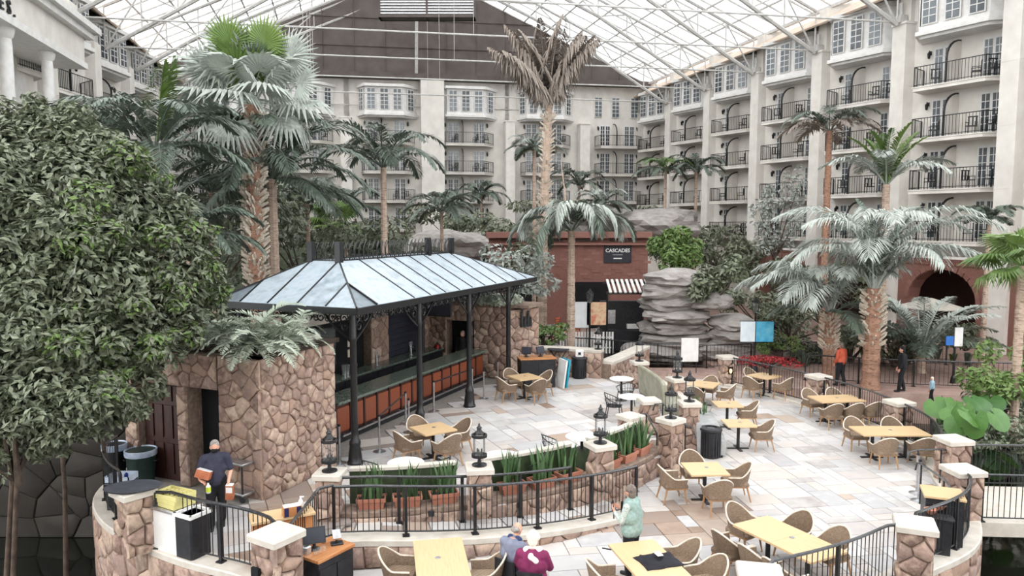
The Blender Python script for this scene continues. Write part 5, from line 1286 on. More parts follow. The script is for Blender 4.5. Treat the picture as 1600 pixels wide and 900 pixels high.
t = thing('square_bin', 'black square bin with white bag behind the left railing', 'bin', V3(tb2, .5), rad(-28)); m = MB(); m.bbox((0, 0, .4), (.42, .42, .8), .03); m.build('bin_body', M['black'], t); m = MB(); [m.box(c, s) for c, s in (((-.2, 0, .81), (.05, .46, .06)), ((.2, 0, .81), (.05, .46, .06)), ((0, -.2, .81), (.46, .05, .06)), ((0, .2, .81), (.46, .05, .06)))]; m.box((0, 0, .79), (.36, .36, .02)); m.build('bag', M['white'], t)
# service cart by the stone wall
cc = P(372, 775, .5).xy; t = thing('service_cart', 'grey two-shelf service cart behind the man at the stone wall', 'cart', V3(cc, .5), math.atan2(-BB.y, -BB.x) - rad(8))
for z in (.18, .82): m = MB(); m.bbox((0, 0, z), (1.0, .55, .04), .01); m.build('shelf', M['steel'], t)
for sx, sy in ((-1, -1), (1, -1), (-1, 1), (1, 1)):
    m = MB(); m.cyl((sx * .47, sy * .25, .12), (sx * .47, sy * .25, .84), .02, n=6); m.build('upright', M['black'], t); m = MB(); m.cyl((sx * .42, sy * .22 - .02, .08), (sx * .42, sy * .22 + .02, .08), .08, n=14); m.build('wheel', M['black'], t)
# phone-shop items: pen on table, jacket on table
tag(MB().box((0, 0, .008), (.16, .025, .016)).build('black_pen', M['black'], None, loc=(1.62, 12.2, .762), rot=-.4), 'black pen on the table with the jacket', 'pen')
def cloth(name, label, cat, c, w, d, h, mat, rz, seed):
    m = MB(); n = 14
    for j in range(n + 1):
        for i in range(n + 1):
            x, y = i / n - .5, j / n - .5; e = 1 - max(abs(x), abs(y)) * 2; z = h * min(1, e * 3.2) * (.55 + .5 * noise.noise(Vector((x * 5, y * 5, seed)))) + .004
            k = 1 + .14 * noise.noise(Vector((x * 3, y * 3, seed + 5))); m.v.append((x * w * k, y * d * k, max(.004, z)))
    for j in range(n):
        for i in range(n): a = j * (n + 1) + i; m.f.append((a, a + 1, a + n + 2, a + n + 1)); m.m.append(0)
    b = len(m.v); m.v += [(x, y, 0) for x, y, z in m.v]; m.f += [tuple(i + b for i in f[::-1]) for f in m.f]; m.m = [0] * len(m.f)
    for i in range(n):
        for a, c_ in ((i, i + 1), ((n) * (n + 1) + i + 1, n * (n + 1) + i), ((i + 1) * (n + 1), i * (n + 1)), (i * (n + 1) + n, (i + 1) * (n + 1) + n)): m.f.append((a, a + b, c_ + b, c_)); m.m.append(0)
    o = m.build(name, mat, None, smooth=60, loc=c, rot=rz); tag(o, label, cat); return o
jk = cloth('folded_jacket', 'black jacket heaped on the wooden table at the lower edge', 'jacket', (2.42, 11.75, .757), .68, .5, .12, pm('navy_black_cloth', [(20, 20, 26), (36, 36, 44)], .8), .3, 3)
m = MB(); m.box((0, .02, .125), (.1, .16, .012)); m.build('white_tag', M['white'], jk)

# ------------------------------------------------------------------ people
def caps(mb, p0, p1, r0, r1, n=10):
    p0, p1 = Vector(p0), Vector(p1); mb.sphere(p0, r0, n, 6); mb.sphere(p1, r1, n, 6); mb.cyl(p0, p1, r0 * .995, r1 * .995, n)
def blob(name, shapes, mat, par, vox=.014, it=3, label=None):
    mb = MB()
    for s in shapes:
        if len(s) == 4: caps(mb, *s)
        else: mb.sphere(s[0], s[1], 14, 9)
    o = mb.build(name, mat, par, label=label)
    r = o.modifiers.new('remesh', 'REMESH'); r.mode = 'VOXEL'; r.voxel_size = vox; r.use_smooth_shade = True
    s = o.modifiers.new('smooth', 'SMOOTH'); s.iterations = it; s.factor = .5
    return o
def hand(w, d, n, curl=.6, side=1, k=1.0):
    """palm, four fingers and a thumb from wrist w along d, palm facing n"""
    w, d, n = Vector(w), Vector(d).normalized(), Vector(n).normalized(); n = (n - d * n.dot(d)).normalized(); x = d.cross(n) * side; out = []
    for i in range(4): b = w + d * .085 * k + x * (.027 - .018 * i) * k; out.append((w + d * .02 + x * (.016 - .011 * i), b, .017 * k, .0125 * k))
    for i, L in enumerate((.068, .078, .072, .056)):
        b = w + d * .088 * k + x * (.027 - .018 * i) * k; c1 = b + (d * math.cos(curl) + n * math.sin(curl)) * L * .5 * k; c2 = c1 + (d * math.cos(2.2 * curl) + n * math.sin(2.2 * curl)) * L * .5 * k
        out += [(b, c1, .0095 * k, .009 * k), (c1, c2, .009 * k, .0075 * k)]
    b = w + d * .03 * k + x * .03 * k; c1 = b + (d * .5 + x * .75 + n * .4).normalized() * .045 * k; c2 = c1 + (d * .8 + x * .2 + n * .5).normalized() * .035 * k
    return out + [(b, c1, .013 * k, .011 * k), (c1, c2, .011 * k, .008 * k)]
def head_shapes(c, f, tilt=0):
    """head centred at c facing f (unit): skull, jaw, nose, ears, neck root"""
    c, f = Vector(c), Vector(f).normalized(); s = Vector((0, 0, 1)).cross(f).normalized(); u = f.cross(s)
    return [(c, (.078, .088, .105)), (c + f * .03 - u * .055, (.058, .06, .06)), (c + f * .092 - u * .012, c + f * .105 - u * .032, .012, .015), (c + f * .07 - u * .005 + s * .032, (.016, .016, .013)), (c + f * .07 - u * .005 - s * .032, (.016, .016, .013)),
            (c + f * .082 - u * .062 + s * .016, c + f * .082 - u * .062 - s * .016, .009, .009), (c + s * .08 - u * .01, (.014, .022, .032)), (c - s * .08 - u * .01, (.014, .022, .032))]
def eyes(par, c, f):
    c, f = Vector(c), Vector(f).normalized(); s = Vector((0, 0, 1)).cross(f).normalized()
    for k in (-1, 1): m = MB(); m.sphere(c + f * .083 + s * (.032 * k), (.011, .011, .008), 8, 5); m.build('eye', M['void'], par)
def hair(par, c, f, mat, down=.0, back=.03, k=1.0, extra=()):
    c, f = Vector(c), Vector(f).normalized(); s = Vector((0, 0, 1)).cross(f).normalized()
    sh = [(c - f * .022 + Vector((0, 0, .028)), (.088 * k, .096 * k, .098 * k)), (c - f * .05 - Vector((0, 0, .02 + down)), (.08 * k, .07 * k, .07 + down))] + list(extra)
    return blob('hair', sh, mat, par, .013, 2)
SKIN = M['skin']; V = Vector
NAVYSH = pm('navy_polo', [(44, 44, 62), (58, 58, 76)], .8); BLKT = pm('black_trousers', [(20, 20, 24), (32, 32, 36)], .85); SHOE = pm('black_shoe', [(14, 14, 16), (26, 26, 28)], .5)
GREYH = pm('grey_hair', [(120, 114, 108), (164, 158, 152)], .8, ns=30); WHITEH = pm('white_hair', [(214, 200, 184), (236, 226, 212)], .8, ns=30); DARKH = pm('dark_grey_hair', [(86, 76, 70), (130, 118, 110)], .8, ns=30)
def mirx(sh):
    f = lambda p: Vector((-p[0], p[1], p[2]))
    return [(f(s[0]), f(s[1]), s[2], s[3]) if len(s) == 4 else (f(s[0]), s[1]) for s in sh]
# the man carrying boxes
mp = P(340, 826, .5)
man = thing('person', 'man in navy polo and black mask carrying boxes and a spray bottle', 'person', mp, math.atan2(-.9, .35) - math.pi / 2)
hc, hf = V((0, .06, 1.62)), V((.05, .95, -.3))
bd = head_shapes(hc, hf) + [((0, 0, 1.4), (0, .04, 1.56), .058, .052), ((0, 0, 1.38), (0, 0, 1.0), .14, .14), ((.2, .02, 1.4), (.27, .02, 1.12), .05, .04), ((.27, .02, 1.12), (.22, .2, .95), .042, .028), ((-.2, .02, 1.4), (-.3, -.02, 1.13), .05, .042), ((-.3, -.02, 1.13), (-.27, .22, 1.06), .042, .028),
      ((-.09, 0, .95), (-.1, .1, .5), .08, .055), ((-.1, .1, .5), (-.1, .02, .1), .052, .04), ((.09, 0, .95), (.1, 0, .5), .08, .055), ((.1, 0, .5), (.1, -.16, .14), .052, .04)]
bd += hand((.22, .2, .95), (.0, .5, -.8), (-1, 0, 0), .8, 1) + hand((-.27, .22, 1.06), (.7, .5, -.35), (0, -.3, -1), .5, -1)
blob('body', mirx(bd), SKIN, man, .012); eyes(man, hc, hf); hair(man, hc, hf, GREYH)
blob('polo_shirt', mirx([((0, 0, 1.36), (0, .01, .98), .165, .165), ((-.17, 0, 1.4), (.17, 0, 1.4), .085, .085), ((-.09, 0, 1.2), (.09, 0, 1.2), .13, .13), ((.08, 0, .98), (-.08, 0, .98), .12, .12), ((.2, .02, 1.4), (.255, .02, 1.18), .075, .068), ((-.2, .02, 1.4), (-.28, -.01, 1.19), .075, .068), ((0, .03, 1.46), (0, .03, 1.5), .066, .064)]), NAVYSH, man)
blob('trousers', mirx([((-.07, 0, .96), (.07, 0, .96), .14, .14), ((-.09, 0, .92), (-.1, .1, .5), .115, .08), ((-.1, .1, .5), (-.1, .02, .1), .08, .065), ((.09, 0, .92), (.1, 0, .5), .115, .08), ((.1, 0, .5), (.1, -.16, .15), .08, .065)]), BLKT, man)
blob('shoe', [((.1, -.02, .05), (.1, .16, .035), .05, .04)], SHOE, man); blob('shoe', [((-.1, -.2, .1), (-.1, -.02, .04), .05, .04)], SHOE, man)
m = MB(); m.sphere(hc + hf.normalized() * .05 - V((0, 0, .045)), (.066, .062, .05), 12, 7); m.build('face_mask', M['void'], man)
def carton(label, loc, rot, s):
    t = thing('carton', label, 'box', loc); t.rotation_euler = rot; m = MB(); m.box((0, 0, 0), s); m.build('carton_body', pm('carton_brown', [(150, 84, 56), (178, 108, 76)], .7), t)
    m = MB(); m.box((0, 0, s[2] / 2 + .003), (s[0] * .96, s[1] * .96, .006)); m.build('carton_top', M['white'], t); m = MB(); m.box((0, -s[1] / 2 - .002, s[2] * .2), (s[0] * .8, .004, s[2] * .4)); m.build('print_panel', M['white'], t)
mm = Matrix.Translation(mp) @ Matrix.Rotation(man.rotation_euler.z, 4, 'Z')
carton('brown and white carton held under the arm of the masked man', mm @ V((.2, .2, 1.16)), (.2, -.3, man.rotation_euler.z - .3), (.26, .2, .15))
carton('brown and white carton hanging from the hand of the masked man', mm @ V((-.24, .25, .78)), (.1, .05, man.rotation_euler.z + 2.9), (.14, .12, .28))
t = thing('spray_bottle', 'spray bottle with yellow label in the hand of the masked man', 'bottle', mm @ V((.13, .3, .82)), .3); m = MB(); m.lathe([(.035, 0), (.045, .02), (.045, .13), (.018, .17), (.015, .2)], n=12); m.build('bottle', M['white'], t, smooth=40); m = MB(); m.lathe([(.046, .03), (.046, .12)], n=12, cap=False); m.build('label', pm('yellow_label', [(190, 206, 60)], .5), t); m = MB(); m.box((.02, 0, .215), (.08, .025, .03)); m.build('trigger', M['black'], t)
# the woman with the phone, standing
wp = Vector((2.15, 12.85, 0))
wo = thing('person', 'woman in pale green vest photographing with her phone', 'person', wp, rad(52))
hc, hf = V((0, .05, 1.53)), V((.0, .98, -.18))
bd = head_shapes(hc, hf) + [((0, 0, 1.3), (0, .03, 1.47), .056, .05), ((0, 0, 1.28), (0, 0, .95), .15, .16), ((.2, 0, 1.3), (.26, .06, 1.05), .05, .042), ((.26, .06, 1.05), (.1, .3, 1.13), .042, .028), ((-.2, 0, 1.3), (-.26, .06, 1.05), .05, .042), ((-.26, .06, 1.05), (-.1, .3, 1.13), .042, .028),
      ((-.09, 0, .9), (-.1, .02, .48), .09, .06), ((-.1, .02, .48), (-.1, 0, .1), .056, .042), ((.09, 0, .9), (.1, .02, .48), .09, .06), ((.1, .02, .48), (.1, 0, .1), .056, .042)]
bd += hand((.1, .3, 1.13), (-.35, .75, .5), (-.6, .3, .5), .5, 1) + hand((-.1, .3, 1.13), (.35, .75, .5), (.6, .3, .5), .5, -1)
blob('body', bd, SKIN, wo, .012); eyes(wo, hc, hf); hair(wo, hc, hf, DARKH, .03, k=1.08)
blob('patterned_sleeves', [((.19, 0, 1.31), (.26, .06, 1.05), .068, .06), ((.26, .06, 1.05), (.13, .26, 1.115), .058, .045), ((-.19, 0, 1.31), (-.26, .06, 1.05), .068, .06), ((-.26, .06, 1.05), (-.13, .26, 1.115), .058, .045), ((-.19, 0, 1.31), (.19, 0, 1.31), .07, .07)], pm('patterned_knit', [(92, 108, 104), (196, 204, 198), (120, 132, 128)], .9, ns=45), wo)
blob('vest', [((0, 0, 1.28), (0, 0, .88), .165, .2), ((-.14, 0, 1.32), (.14, 0, 1.32), .085, .085), ((-.1, 0, 1.1), (.1, 0, 1.1), .16, .16), ((-.1, 0, .86), (.1, 0, .86), .155, .155), ((0, .02, 1.36), (0, .03, 1.4), .074, .07)], pm('sage_fleece', [(126, 148, 142), (150, 170, 164)], .95, ns=20), wo)
m = MB(); m.box((0, .205, 1.1), (.06, .02, .42)); m.build('dark_shirt_front', BLKT, wo)
blob('trousers', [((-.08, 0, .86), (.08, 0, .86), .15, .15), ((-.09, 0, .84), (-.1, .02, .48), .12, .085), ((-.1, .02, .48), (-.1, 0, .1), .085, .07), ((.09, 0, .84), (.1, .02, .48), .12, .085), ((.1, .02, .48), (.1, 0, .1), .085, .07)], BLKT, wo)
for s in (-1, 1): blob('shoe', [((s * .1, -.02, .045), (s * .1, .14, .035), .046, .038)], SHOE, wo)
ph = thing('mobile_phone', 'dark phone with hanging strap held up by the woman', 'phone', Matrix.Translation(wp) @ Matrix.Rotation(rad(52), 4, 'Z') @ V((0, .4, 1.2)), rad(52)); m = MB(); m.bbox((0, 0, 0), (.075, .012, .15), .006); m.build('phone_case', M['black'], ph); m = MB(); m.tube([(0, 0, -.07), (.01, -.02, -.16), (0, -.03, -.26)], .012, 5); m.build('strap', M['black'], ph)
# seated couple seen from behind
def seated(label, p, rz, hairm, topm, legm, lean=0.0, arm=None, bald=False, skirt=None):
    t = thing('person', label, 'person', p, rz); hc, hf = V((0, .1, 1.2)), V((.1, .9, -.35))
    bd = head_shapes(hc, hf) + [((0, .02, .98), (0, .08, 1.13), .058, .052), ((0, 0, .95), (0, 0, .6), .15, .16), ((.2, 0, .98), (.27, .1, .74), .052, .044), ((.27, .1, .74), (.1, .34, .7), .044, .03), ((-.2, 0, .98), (-.27, .1, .74), .052, .044), ((-.27, .1, .74), (-.1, .34, .7), .044, .03),
          ((-.1, .02, .53), (-.12, .45, .53), .095, .07), ((-.12, .45, .53), (-.12, .46, .1), .06, .045), ((.1, .02, .53), (.12, .45, .53), .095, .07), ((.12, .45, .53), (.12, .46, .1), .06, .045)]
    bd += hand((.1, .34, .7), (-.5, .7, 0), (-.3, 0, -1), .6, 1) + hand((-.1, .34, .7), (.5, .7, 0), (.3, 0, -1), .6, -1)
    blob('body', bd, SKIN, t, .012); eyes(t, hc, hf)
    if bald: blob('hair', [(hc - hf * .05 - V((0, 0, .01)), (.086, .075, .06))], hairm, t, .012, 2)
    else: hair(t, hc, hf, hairm, .02, k=1.14, extra=[(hc + V((.06, -.02, .03)), .06), (hc + V((-.06, -.02, .03)), .06), (hc + V((0, -.06, -.05)), .07)])
    blob('top', [((0, 0, .93), (0, 0, .58), .17, .185), ((-.16, 0, .97), (.16, 0, .97), .092, .092), ((-.1, 0, .8), (.1, 0, .8), .16, .16), ((-.1, 0, .6), (.1, 0, .6), .155, .155), ((.2, 0, .98), (.27, .1, .74), .078, .07), ((.27, .1, .74), (.14, .28, .71), .066, .05), ((-.2, 0, .98), (-.27, .1, .74), .078, .07), ((-.27, .1, .74), (-.14, .28, .71), .066, .05), ((0, .05, 1.03), (0, .06, 1.07), .07, .066)], topm, t)
    blob('trousers', [((-.1, 0, .54), (.1, 0, .54), .14, .14), ((-.1, .02, .54), (-.12, .45, .54), .115, .092), ((-.12, .45, .54), (-.12, .46, .12), .09, .07), ((.1, .02, .54), (.12, .45, .54), .115, .092), ((.12, .45, .54), (.12, .46, .12), .09, .07)], legm, t)
    for s in (-1, 1): blob('shoe', [((s * .12, .44, .05), (s * .12, .6, .035), .048, .038)], SHOE, t)
    return t
sm_ = seated('seated man in slate blue pullover seen from behind', Vector((.03, 11.95, 0)), rad(-38), GREYH, pm('slate_pullover', [(104, 108, 126), (128, 132, 150)], .9), BLKT, bald=True)
sw_ = seated('seated white-haired woman in burgundy cardigan and white scarf', Vector((.33, 11.55, 0)), rad(-12), WHITEH, pm('burgundy_cardigan', [(96, 26, 62), (124, 42, 84)], .9), pm('pale_trousers', [(196, 190, 182), (220, 214, 206)], .9))
blob('scarf', [((-.09, .0, 1.03), (.1, .02, 1.03), .075, .075), ((.0, -.1, .98), (.08, -.12, .92), .07, .05)], M['white'], sw_)
blob('collar', [((-.1, .03, 1.06), (.1, .03, 1.06), .05, .05)], pm('blue_collar', [(44, 56, 92)], .8), sm_)
for p, rz, lab in ((Vector((.03, 11.95)), rad(-38), 'chair under the seated man in slate blue'), (Vector((.33, 11.55)), rad(-12), 'chair under the seated white-haired woman')):
    t = thing('side_chair', 'dark ' + lab, 'chair', V3(p, 0), rz); m = MB(); m.bbox((0, .12, .37), (.46, .5, .05), .02); m.build('seat', M['black'], t)
    m = MB(); m.box((0, -.235, .62), (.42, .03, .3)); m.build('backrest', M['black'], t)
    for sx, sy in ((-1, -.24), (1, -.24), (-1, .34), (1, .34)): m = MB(); m.cyl((sx * .19, sy, 0), (sx * .19, sy, .36 if sy > 0 else .78), .014, n=6); m.build('leg', M['iron'], t)
# far figures
def walker(label, p, rz, hairm, topm, legm, k=1.0, extra=None):
    t = thing('person', label, 'person', p, rz); t.scale = (k, k, k); hc, hf = V((0, .03, 1.6)), V((0, 1, -.1))
    bd = head_shapes(hc, hf) + [((0, 0, 1.38), (0, .02, 1.54), .058, .052), ((0, 0, 1.3), (0, 0, 1.0), .14, .14), ((.2, 0, 1.38), (.26, 0, 1.12), .05, .042), ((.26, 0, 1.12), (.24, .12, .88), .042, .028), ((-.2, 0, 1.38), (-.26, 0, 1.12), .05, .042), ((-.26, 0, 1.12), (-.24, .12, .88), .042, .028), ((-.09, 0, .95), (-.1, .06, .5), .08, .055), ((-.1, .06, .5), (-.1, .1, .08), .052, .04), ((.09, 0, .95), (.1, 0, .5), .08, .055), ((.1, 0, .5), (.1, -.1, .1), .052, .04)]
    bd += hand((.24, .12, .88), (0, .3, -1), (-1, 0, 0), .5, 1) + hand((-.24, .12, .88), (0, .3, -1), (1, 0, 0), .5, -1)
    blob('body', bd, SKIN, t, .016); eyes(t, hc, hf); hair(t, hc, hf, hairm, .02)
    blob('top', [((0, 0, 1.34), (0, 0, .98), .165, .17), ((-.17, 0, 1.38), (.17, 0, 1.38), .085, .085), ((-.08, 0, 1.0), (.08, 0, 1.0), .14, .14), ((.2, 0, 1.38), (.26, 0, 1.12), .075, .066), ((.26, 0, 1.12), (.245, .09, .94), .062, .05), ((-.2, 0, 1.38), (-.26, 0, 1.12), .075, .066), ((-.26, 0, 1.12), (-.245, .09, .94), .062, .05)], topm, t, .018)
    blob('trousers', [((-.07, 0, .95), (.07, 0, .95), .14, .14), ((-.09, 0, .92), (-.1, .06, .5), .115, .08), ((-.1, .06, .5), (-.1, .1, .1), .08, .065), ((.09, 0, .92), (.1, 0, .5), .115, .08), ((.1, 0, .5), (.1, -.1, .12), .08, .065)], legm, t, .018)
    for s, y in ((-1, .12), (1, -.08)): blob('shoe', [((s * .1, y - .04, .05), (s * .1, y + .12, .035), .048, .038)], SHOE, t, .018)
    return t
walker('bartender in black standing in the dark doorway behind the bar', BP(K, .1, 2.0, .5), rad(150), GREYH, BLKT, BLKT)
ORJ = pm('orange_jacket', [(170, 70, 50), (200, 96, 70)], .8)
walker('person in orange jacket and dark trousers beyond the right railing', P(1313, 603, 0), rad(30), DARKH, ORJ, BLKT)
walker('person in black with dark cap walking beyond the right railing', P(1408, 612, 0), rad(70), BLKT, BLKT, BLKT)
walker('small child in pale top behind the right railing', P(1455, 630, 0), rad(60), WHITEH, pm('pale_blue_top', [(150, 176, 190)], .8), BLKT, .55)
walker('person in black on the far brick path near the rocks', Vector((12.6, 35.5, 0)), rad(160), BLKT, BLKT, BLKT)
ORD = 'first second third fourth fifth sixth seventh eighth ninth tenth eleventh twelfth thirteenth fourteenth fifteenth sixteenth seventeenth eighteenth nineteenth twentieth'.split() + ['twenty-' + w for w in 'first second third fourth fifth sixth seventh eighth'.split()]
# ------------------------------------------------------------------ palms
def frond_mesh(L, e0, bend, n=46, w=.5, wid=.05, hang=.35, fwd=.55, mat='frond', seed=0, fold=0.0, power=1.4):
    """feather frond leaving the origin along +x; e0 start elevation, bend total turn downwards"""
    r = random.Random(seed); mb = MB(); pts = []; p = Vector((0, 0, 0)); m = 18
    for k in range(m + 1):
        t = k / m; a = e0 - bend * t ** power; pts.append(p.copy()); p = p + Vector((math.cos(a), 0, math.sin(a))) * (L / m)
    mb.tube(pts, [.035 * L / 3 * (1 - .85 * k / m) for k in range(m + 1)], 4)
    for i in range(n):
        t = .14 + .86 * i / (n - 1); f = t * m; k = min(m - 1, int(f)); q = pts[k].lerp(pts[k + 1], f - k); tan = (pts[k + 1] - pts[k]).normalized(); up = Vector((0, 1, 0)).cross(tan) * -1
        ll = w * (math.sin(math.pi * min(1, (t * .86 + .12))) ** .6) * r.uniform(.85, 1.1)
        for s in (-1, 1):
            d = (tan * (fwd + .5 * t) + Vector((0, s, 0)) * (1 - .25 * t) + up * (.25 - fold) + Vector((r.uniform(-.14, .14), 0, r.uniform(-.2, .16)))).normalized()
            mid = q + d * ll * .5; tip = q + d * ll * .92 + Vector((0, 0, -hang * ll * r.uniform(.7, 1.3))); mid.z -= hang * ll * .25
            sd = d.cross(Vector((0, 0, 1))); sd = (sd.normalized() if sd.length > .1 else tan) * wid * .5
            o = len(mb.v); mb.v += [tuple(q - sd * .5), tuple(q + sd * .5), tuple(mid + sd), tuple(mid - sd), tuple(tip)]
            mb.f += [(o, o + 1, o + 2, o + 3), (o + 3, o + 2, o + 4)]; mb.m += [0, 0]
    return mb.mesh('frond', M[mat])
def fan_mesh(L, R_, mat, seed=0, n=26, droop=.25, spread=2.6):
    r = random.Random(seed); mb = MB(); pts = [Vector((L * t, 0, .12 * L * math.sin(t * 2.2))) for t in (0, .33, .66, 1)]; mb.tube(pts, .02, 4); c = pts[-1]
    for i in range(n):
        a = -spread + 2 * spread * (i + .5) / n; rr = R_ * (1 - .18 * abs(a) / spread) * r.uniform(.9, 1.05); wdt = spread * 2 / n
        def q(rad_, da, dz): return c + Vector((math.cos(a + da) * rad_, math.sin(a + da) * rad_, dz))
        o = len(mb.v); mb.v += [tuple(c), tuple(q(rr * .6, -wdt * .5, .03 - droop * .25 * rr)), tuple(q(rr * .62, 0, .07 - droop * .25 * rr)), tuple(q(rr * .6, wdt * .5, .03 - droop * .25 * rr)), tuple(q(rr, 0, -droop * rr * r.uniform(.8, 1.6)))]
        mb.f += [(o, o + 1, o + 2), (o, o + 2, o + 3), (o + 1, o + 4, o + 2), (o + 2, o + 4, o + 3)]; mb.m += [0] * 4
    return mb.mesh('fan_leaf', M[mat])
def trunk(par, h, r0, r1, lean, mat, rings=True, shag=0, seed=0):
    r = random.Random(seed); n = max(10, int(h / .22)); pts = []; rr = []
    for k in range(n + 1):
        t = k / n; pts.append((lean[0] * t * t, lean[1] * t * t, h * t)); rr.append((r0 + (r1 - r0) * t) * (1 + (.07 if k % 2 else -.04) * rings) * (1 + .25 * max(0, .06 - t) / .06))
    m = MB(); m.tube(pts, rr, 10); m.build('trunk', M[mat], par, smooth=None if rings else 50)
    if shag:
        mb = MB()
        for k in range(shag):
            t = r.uniform(.42, .97); a = r.uniform(0, 6.28); c = Vector((lean[0] * t * t, lean[1] * t * t, h * t)); d = Vector((math.cos(a), math.sin(a), 0)); rad_ = r0 + (r1 - r0) * t
            b = c + d * rad_ * .8; tip = c + d * (rad_ + .2) + Vector((0, 0, r.uniform(.05, .25))); s = Vector((-d.y, d.x, 0)) * .06
            mb.add([b - s, b + s, tip + s * .4, tip - s * .4, b - Vector((0, 0, .1)), tip + d * .03 - Vector((0, 0, .05))], [(0, 1, 2, 3), (4, 1, 0), (4, 5, 2, 1), (4, 0, 3, 5), (3, 2, 5)])
        mb.build('leaf_bases', M['rim'], par)['kind'] = 'stuff'
FR_CACHE = {}
def palm(name, label, p, zc, specs, r0=.2, r1=.14, lean=(0, 0), tmat='trunk', seed=0, z0=0.0, shag=0, fan=None, group='palms in the atrium', rings=True):
    """specs: list of (count, length, e0, bend, mat, opts) rings of fronds; zc crown height"""
    t = thing(name, label, 'palm', V3(p, z0), 0, group); r = random.Random(seed); h = zc - z0
    trunk(t, h, r0, r1, lean, tmat, rings, shag, seed)
    top = Vector((lean[0], lean[1], h))
    for cnt, L, e0, bend, mat, op in specs:
        az0 = op.get('az', r.uniform(0, 6.28)); span = op.get('span', 2 * math.pi)
        for k in range(cnt):
            key = (L, e0, bend, mat, k % 3, fan is not None and op.get('fan', 1), tuple(sorted((a, b) for a, b in op.items() if a not in ('az', 'span'))))
            if key not in FR_CACHE:
                if fan and op.get('fan', 1): FR_CACHE[key] = fan_mesh(L * .55, L * .5, mat, seed + k, droop=op.get('droop', .25))
                else: FR_CACHE[key] = frond_mesh(L * (1 + .06 * (k % 3 - 1)), e0, bend, mat=mat, seed=seed + k, n=op.get('n', 50), w=op.get('w', L * .2) * 1.25, wid=op.get('wid', .075), hang=op.get('hang', .35), fold=op.get('fold', 0), fwd=op.get('fwd', .55))
            az = az0 + span * (k + r.uniform(-.25, .25)) / cnt
            o = put('frond', FR_CACHE[key], t, top + Vector((math.cos(az), math.sin(az), 0)) * r1 * .5)
            if fan and op.get('fan', 1): o.rotation_euler = (r.uniform(-.3, .3), -(e0 + r.uniform(-.2, .2)), az)
            else: o.rotation_euler = (r.uniform(-.15, .15), r.uniform(-.14, .14), az)
    return t
def at(u, v, Y): q = PD(u, v, Y); return q.xy, q.z
c, z = at(393, 165, 24)
palm('fan_palm', 'tall fan palm with shaggy trunk behind the bar canopy', c, z, [(5, 2.5, 1.25, 0, 'frondgrey', {'droop': .2}), (8, 2.6, .65, 0, 'frondgrey', {'droop': .3}), (8, 2.5, .05, 0, 'frondgrey', {'droop': .4}), (5, 2.2, -.5, 0, 'frondgrey', {'droop': .6}), (3, 2.3, .9, 0, 'frondlime', {'droop': .12, 'az': 3.9, 'span': 2})], .24, .24, (0, 0), 'trunkred', 1, shag=420, fan=True)
FPT = bpy.data.objects['fan_palm']
def facing_fan(u, v, R_, mat, seed):
    q = PD(u, v, 23.3) - FPT.location; d = (q - Vector((0, 0, 9.6))).normalized(); n = Vector((0, -1, .25)); n = (n - d * n.dot(d)).normalized(); y = n.cross(d)
    o = put('frond', fan_mesh(R_ * .5, R_, mat, seed, 30, .1, 2.5), FPT, q - d * R_ * .5); o.rotation_euler = Matrix((d, y, n)).transposed().to_euler()
for u, v, R_, mt in ((358, 66, .95, 'frondlime'), (415, 68, .95, 'frondlime'), (398, 98, .8, 'frond'), (325, 110, 1.0, 'frondgrey'), (455, 90, 1.0, 'frondgrey'), (468, 130, .9, 'frondgrey')): facing_fan(u, v, R_, mt, u)
c, z = at(243, 235, 20)
palm('feather_palm', 'feather palm with one bright upright frond above the leafy tree', c, z, [(9, 2.9, .95, 1.7, 'frond', {'w': .6}), (7, 2.7, .35, 1.3, 'frond', {'w': .55}), (2, 2.7, 1.52, .22, 'frondlime', {'w': .6, 'n': 64, 'fwd': .45, 'az': 1.45, 'span': .5})], .17, .12, seed=2)
c, z = at(424, 280, 25)
palm('feather_palm', 'large dark feather palm beside the shaggy fan palm', c, z, [(9, 3.9, 1.15, 1.9, 'frond', {'w': .75}), (9, 3.8, .65, 1.7, 'frond', {'w': .75}), (6, 3.3, .1, 1.1, 'frond', {'w': .7})], .22, .17, seed=3)
c, z = at(599, 262, 30)
palm('feather_palm', 'slender feather palm rising behind the canopy ridge', c, z, [(6, 3.3, 1.2, 2.0, 'frond', {'w': .62}), (7, 3.2, .7, 1.9, 'frond', {'w': .6})], .16, .11, seed=4)
c, z = at(848, 165, 38)
palm('withered_palm', 'tall palm with brown withered fronds in the middle', c, z, [(9, 4.2, 1.4, .55, 'fronddead', {'w': 1.0, 'hang': 1.1, 'n': 72, 'wid': .11}), (4, 3.9, 1.1, .7, 'fronddead', {'w': .95, 'hang': 1.1, 'n': 66, 'wid': .11, 'az': 2.5, 'span': 1.8}), (3, 4.0, 1.2, .6, 'fronddead', {'w': .95, 'hang': 1.1, 'n': 66, 'wid': .11, 'az': -.6, 'span': 1.4})], .26, .2, (.3, 0), 'trunk', 5, shag=160)
c, z = at(893, 360, 33)
palm('drooping_palm', 'palm with long drooping fronds in front of the brick restaurant', c, z, [(8, 3.5, 1.15, 3.1, 'frondgrey', {'w': .85, 'hang': .5, 'n': 70, 'wid': .09, 'fwd': .9}), (6, 3.4, .7, 2.3, 'frond', {'w': .8, 'n': 60, 'wid': .09})], .2, .16, seed=6)
m = MB(); a_, b_ = PD(885, 345, 32.8), PD(876, 250, 32.8); m.tube([a_, (a_ + b_) / 2 + Vector((.05, 0, 0)), b_], [.05, .035, .01], 6); tag(m.build('bare_cane', M['trunk']), 'bare pale spear rising above the drooping palm', 'cane')
c, z = at(1366, 450, 28)
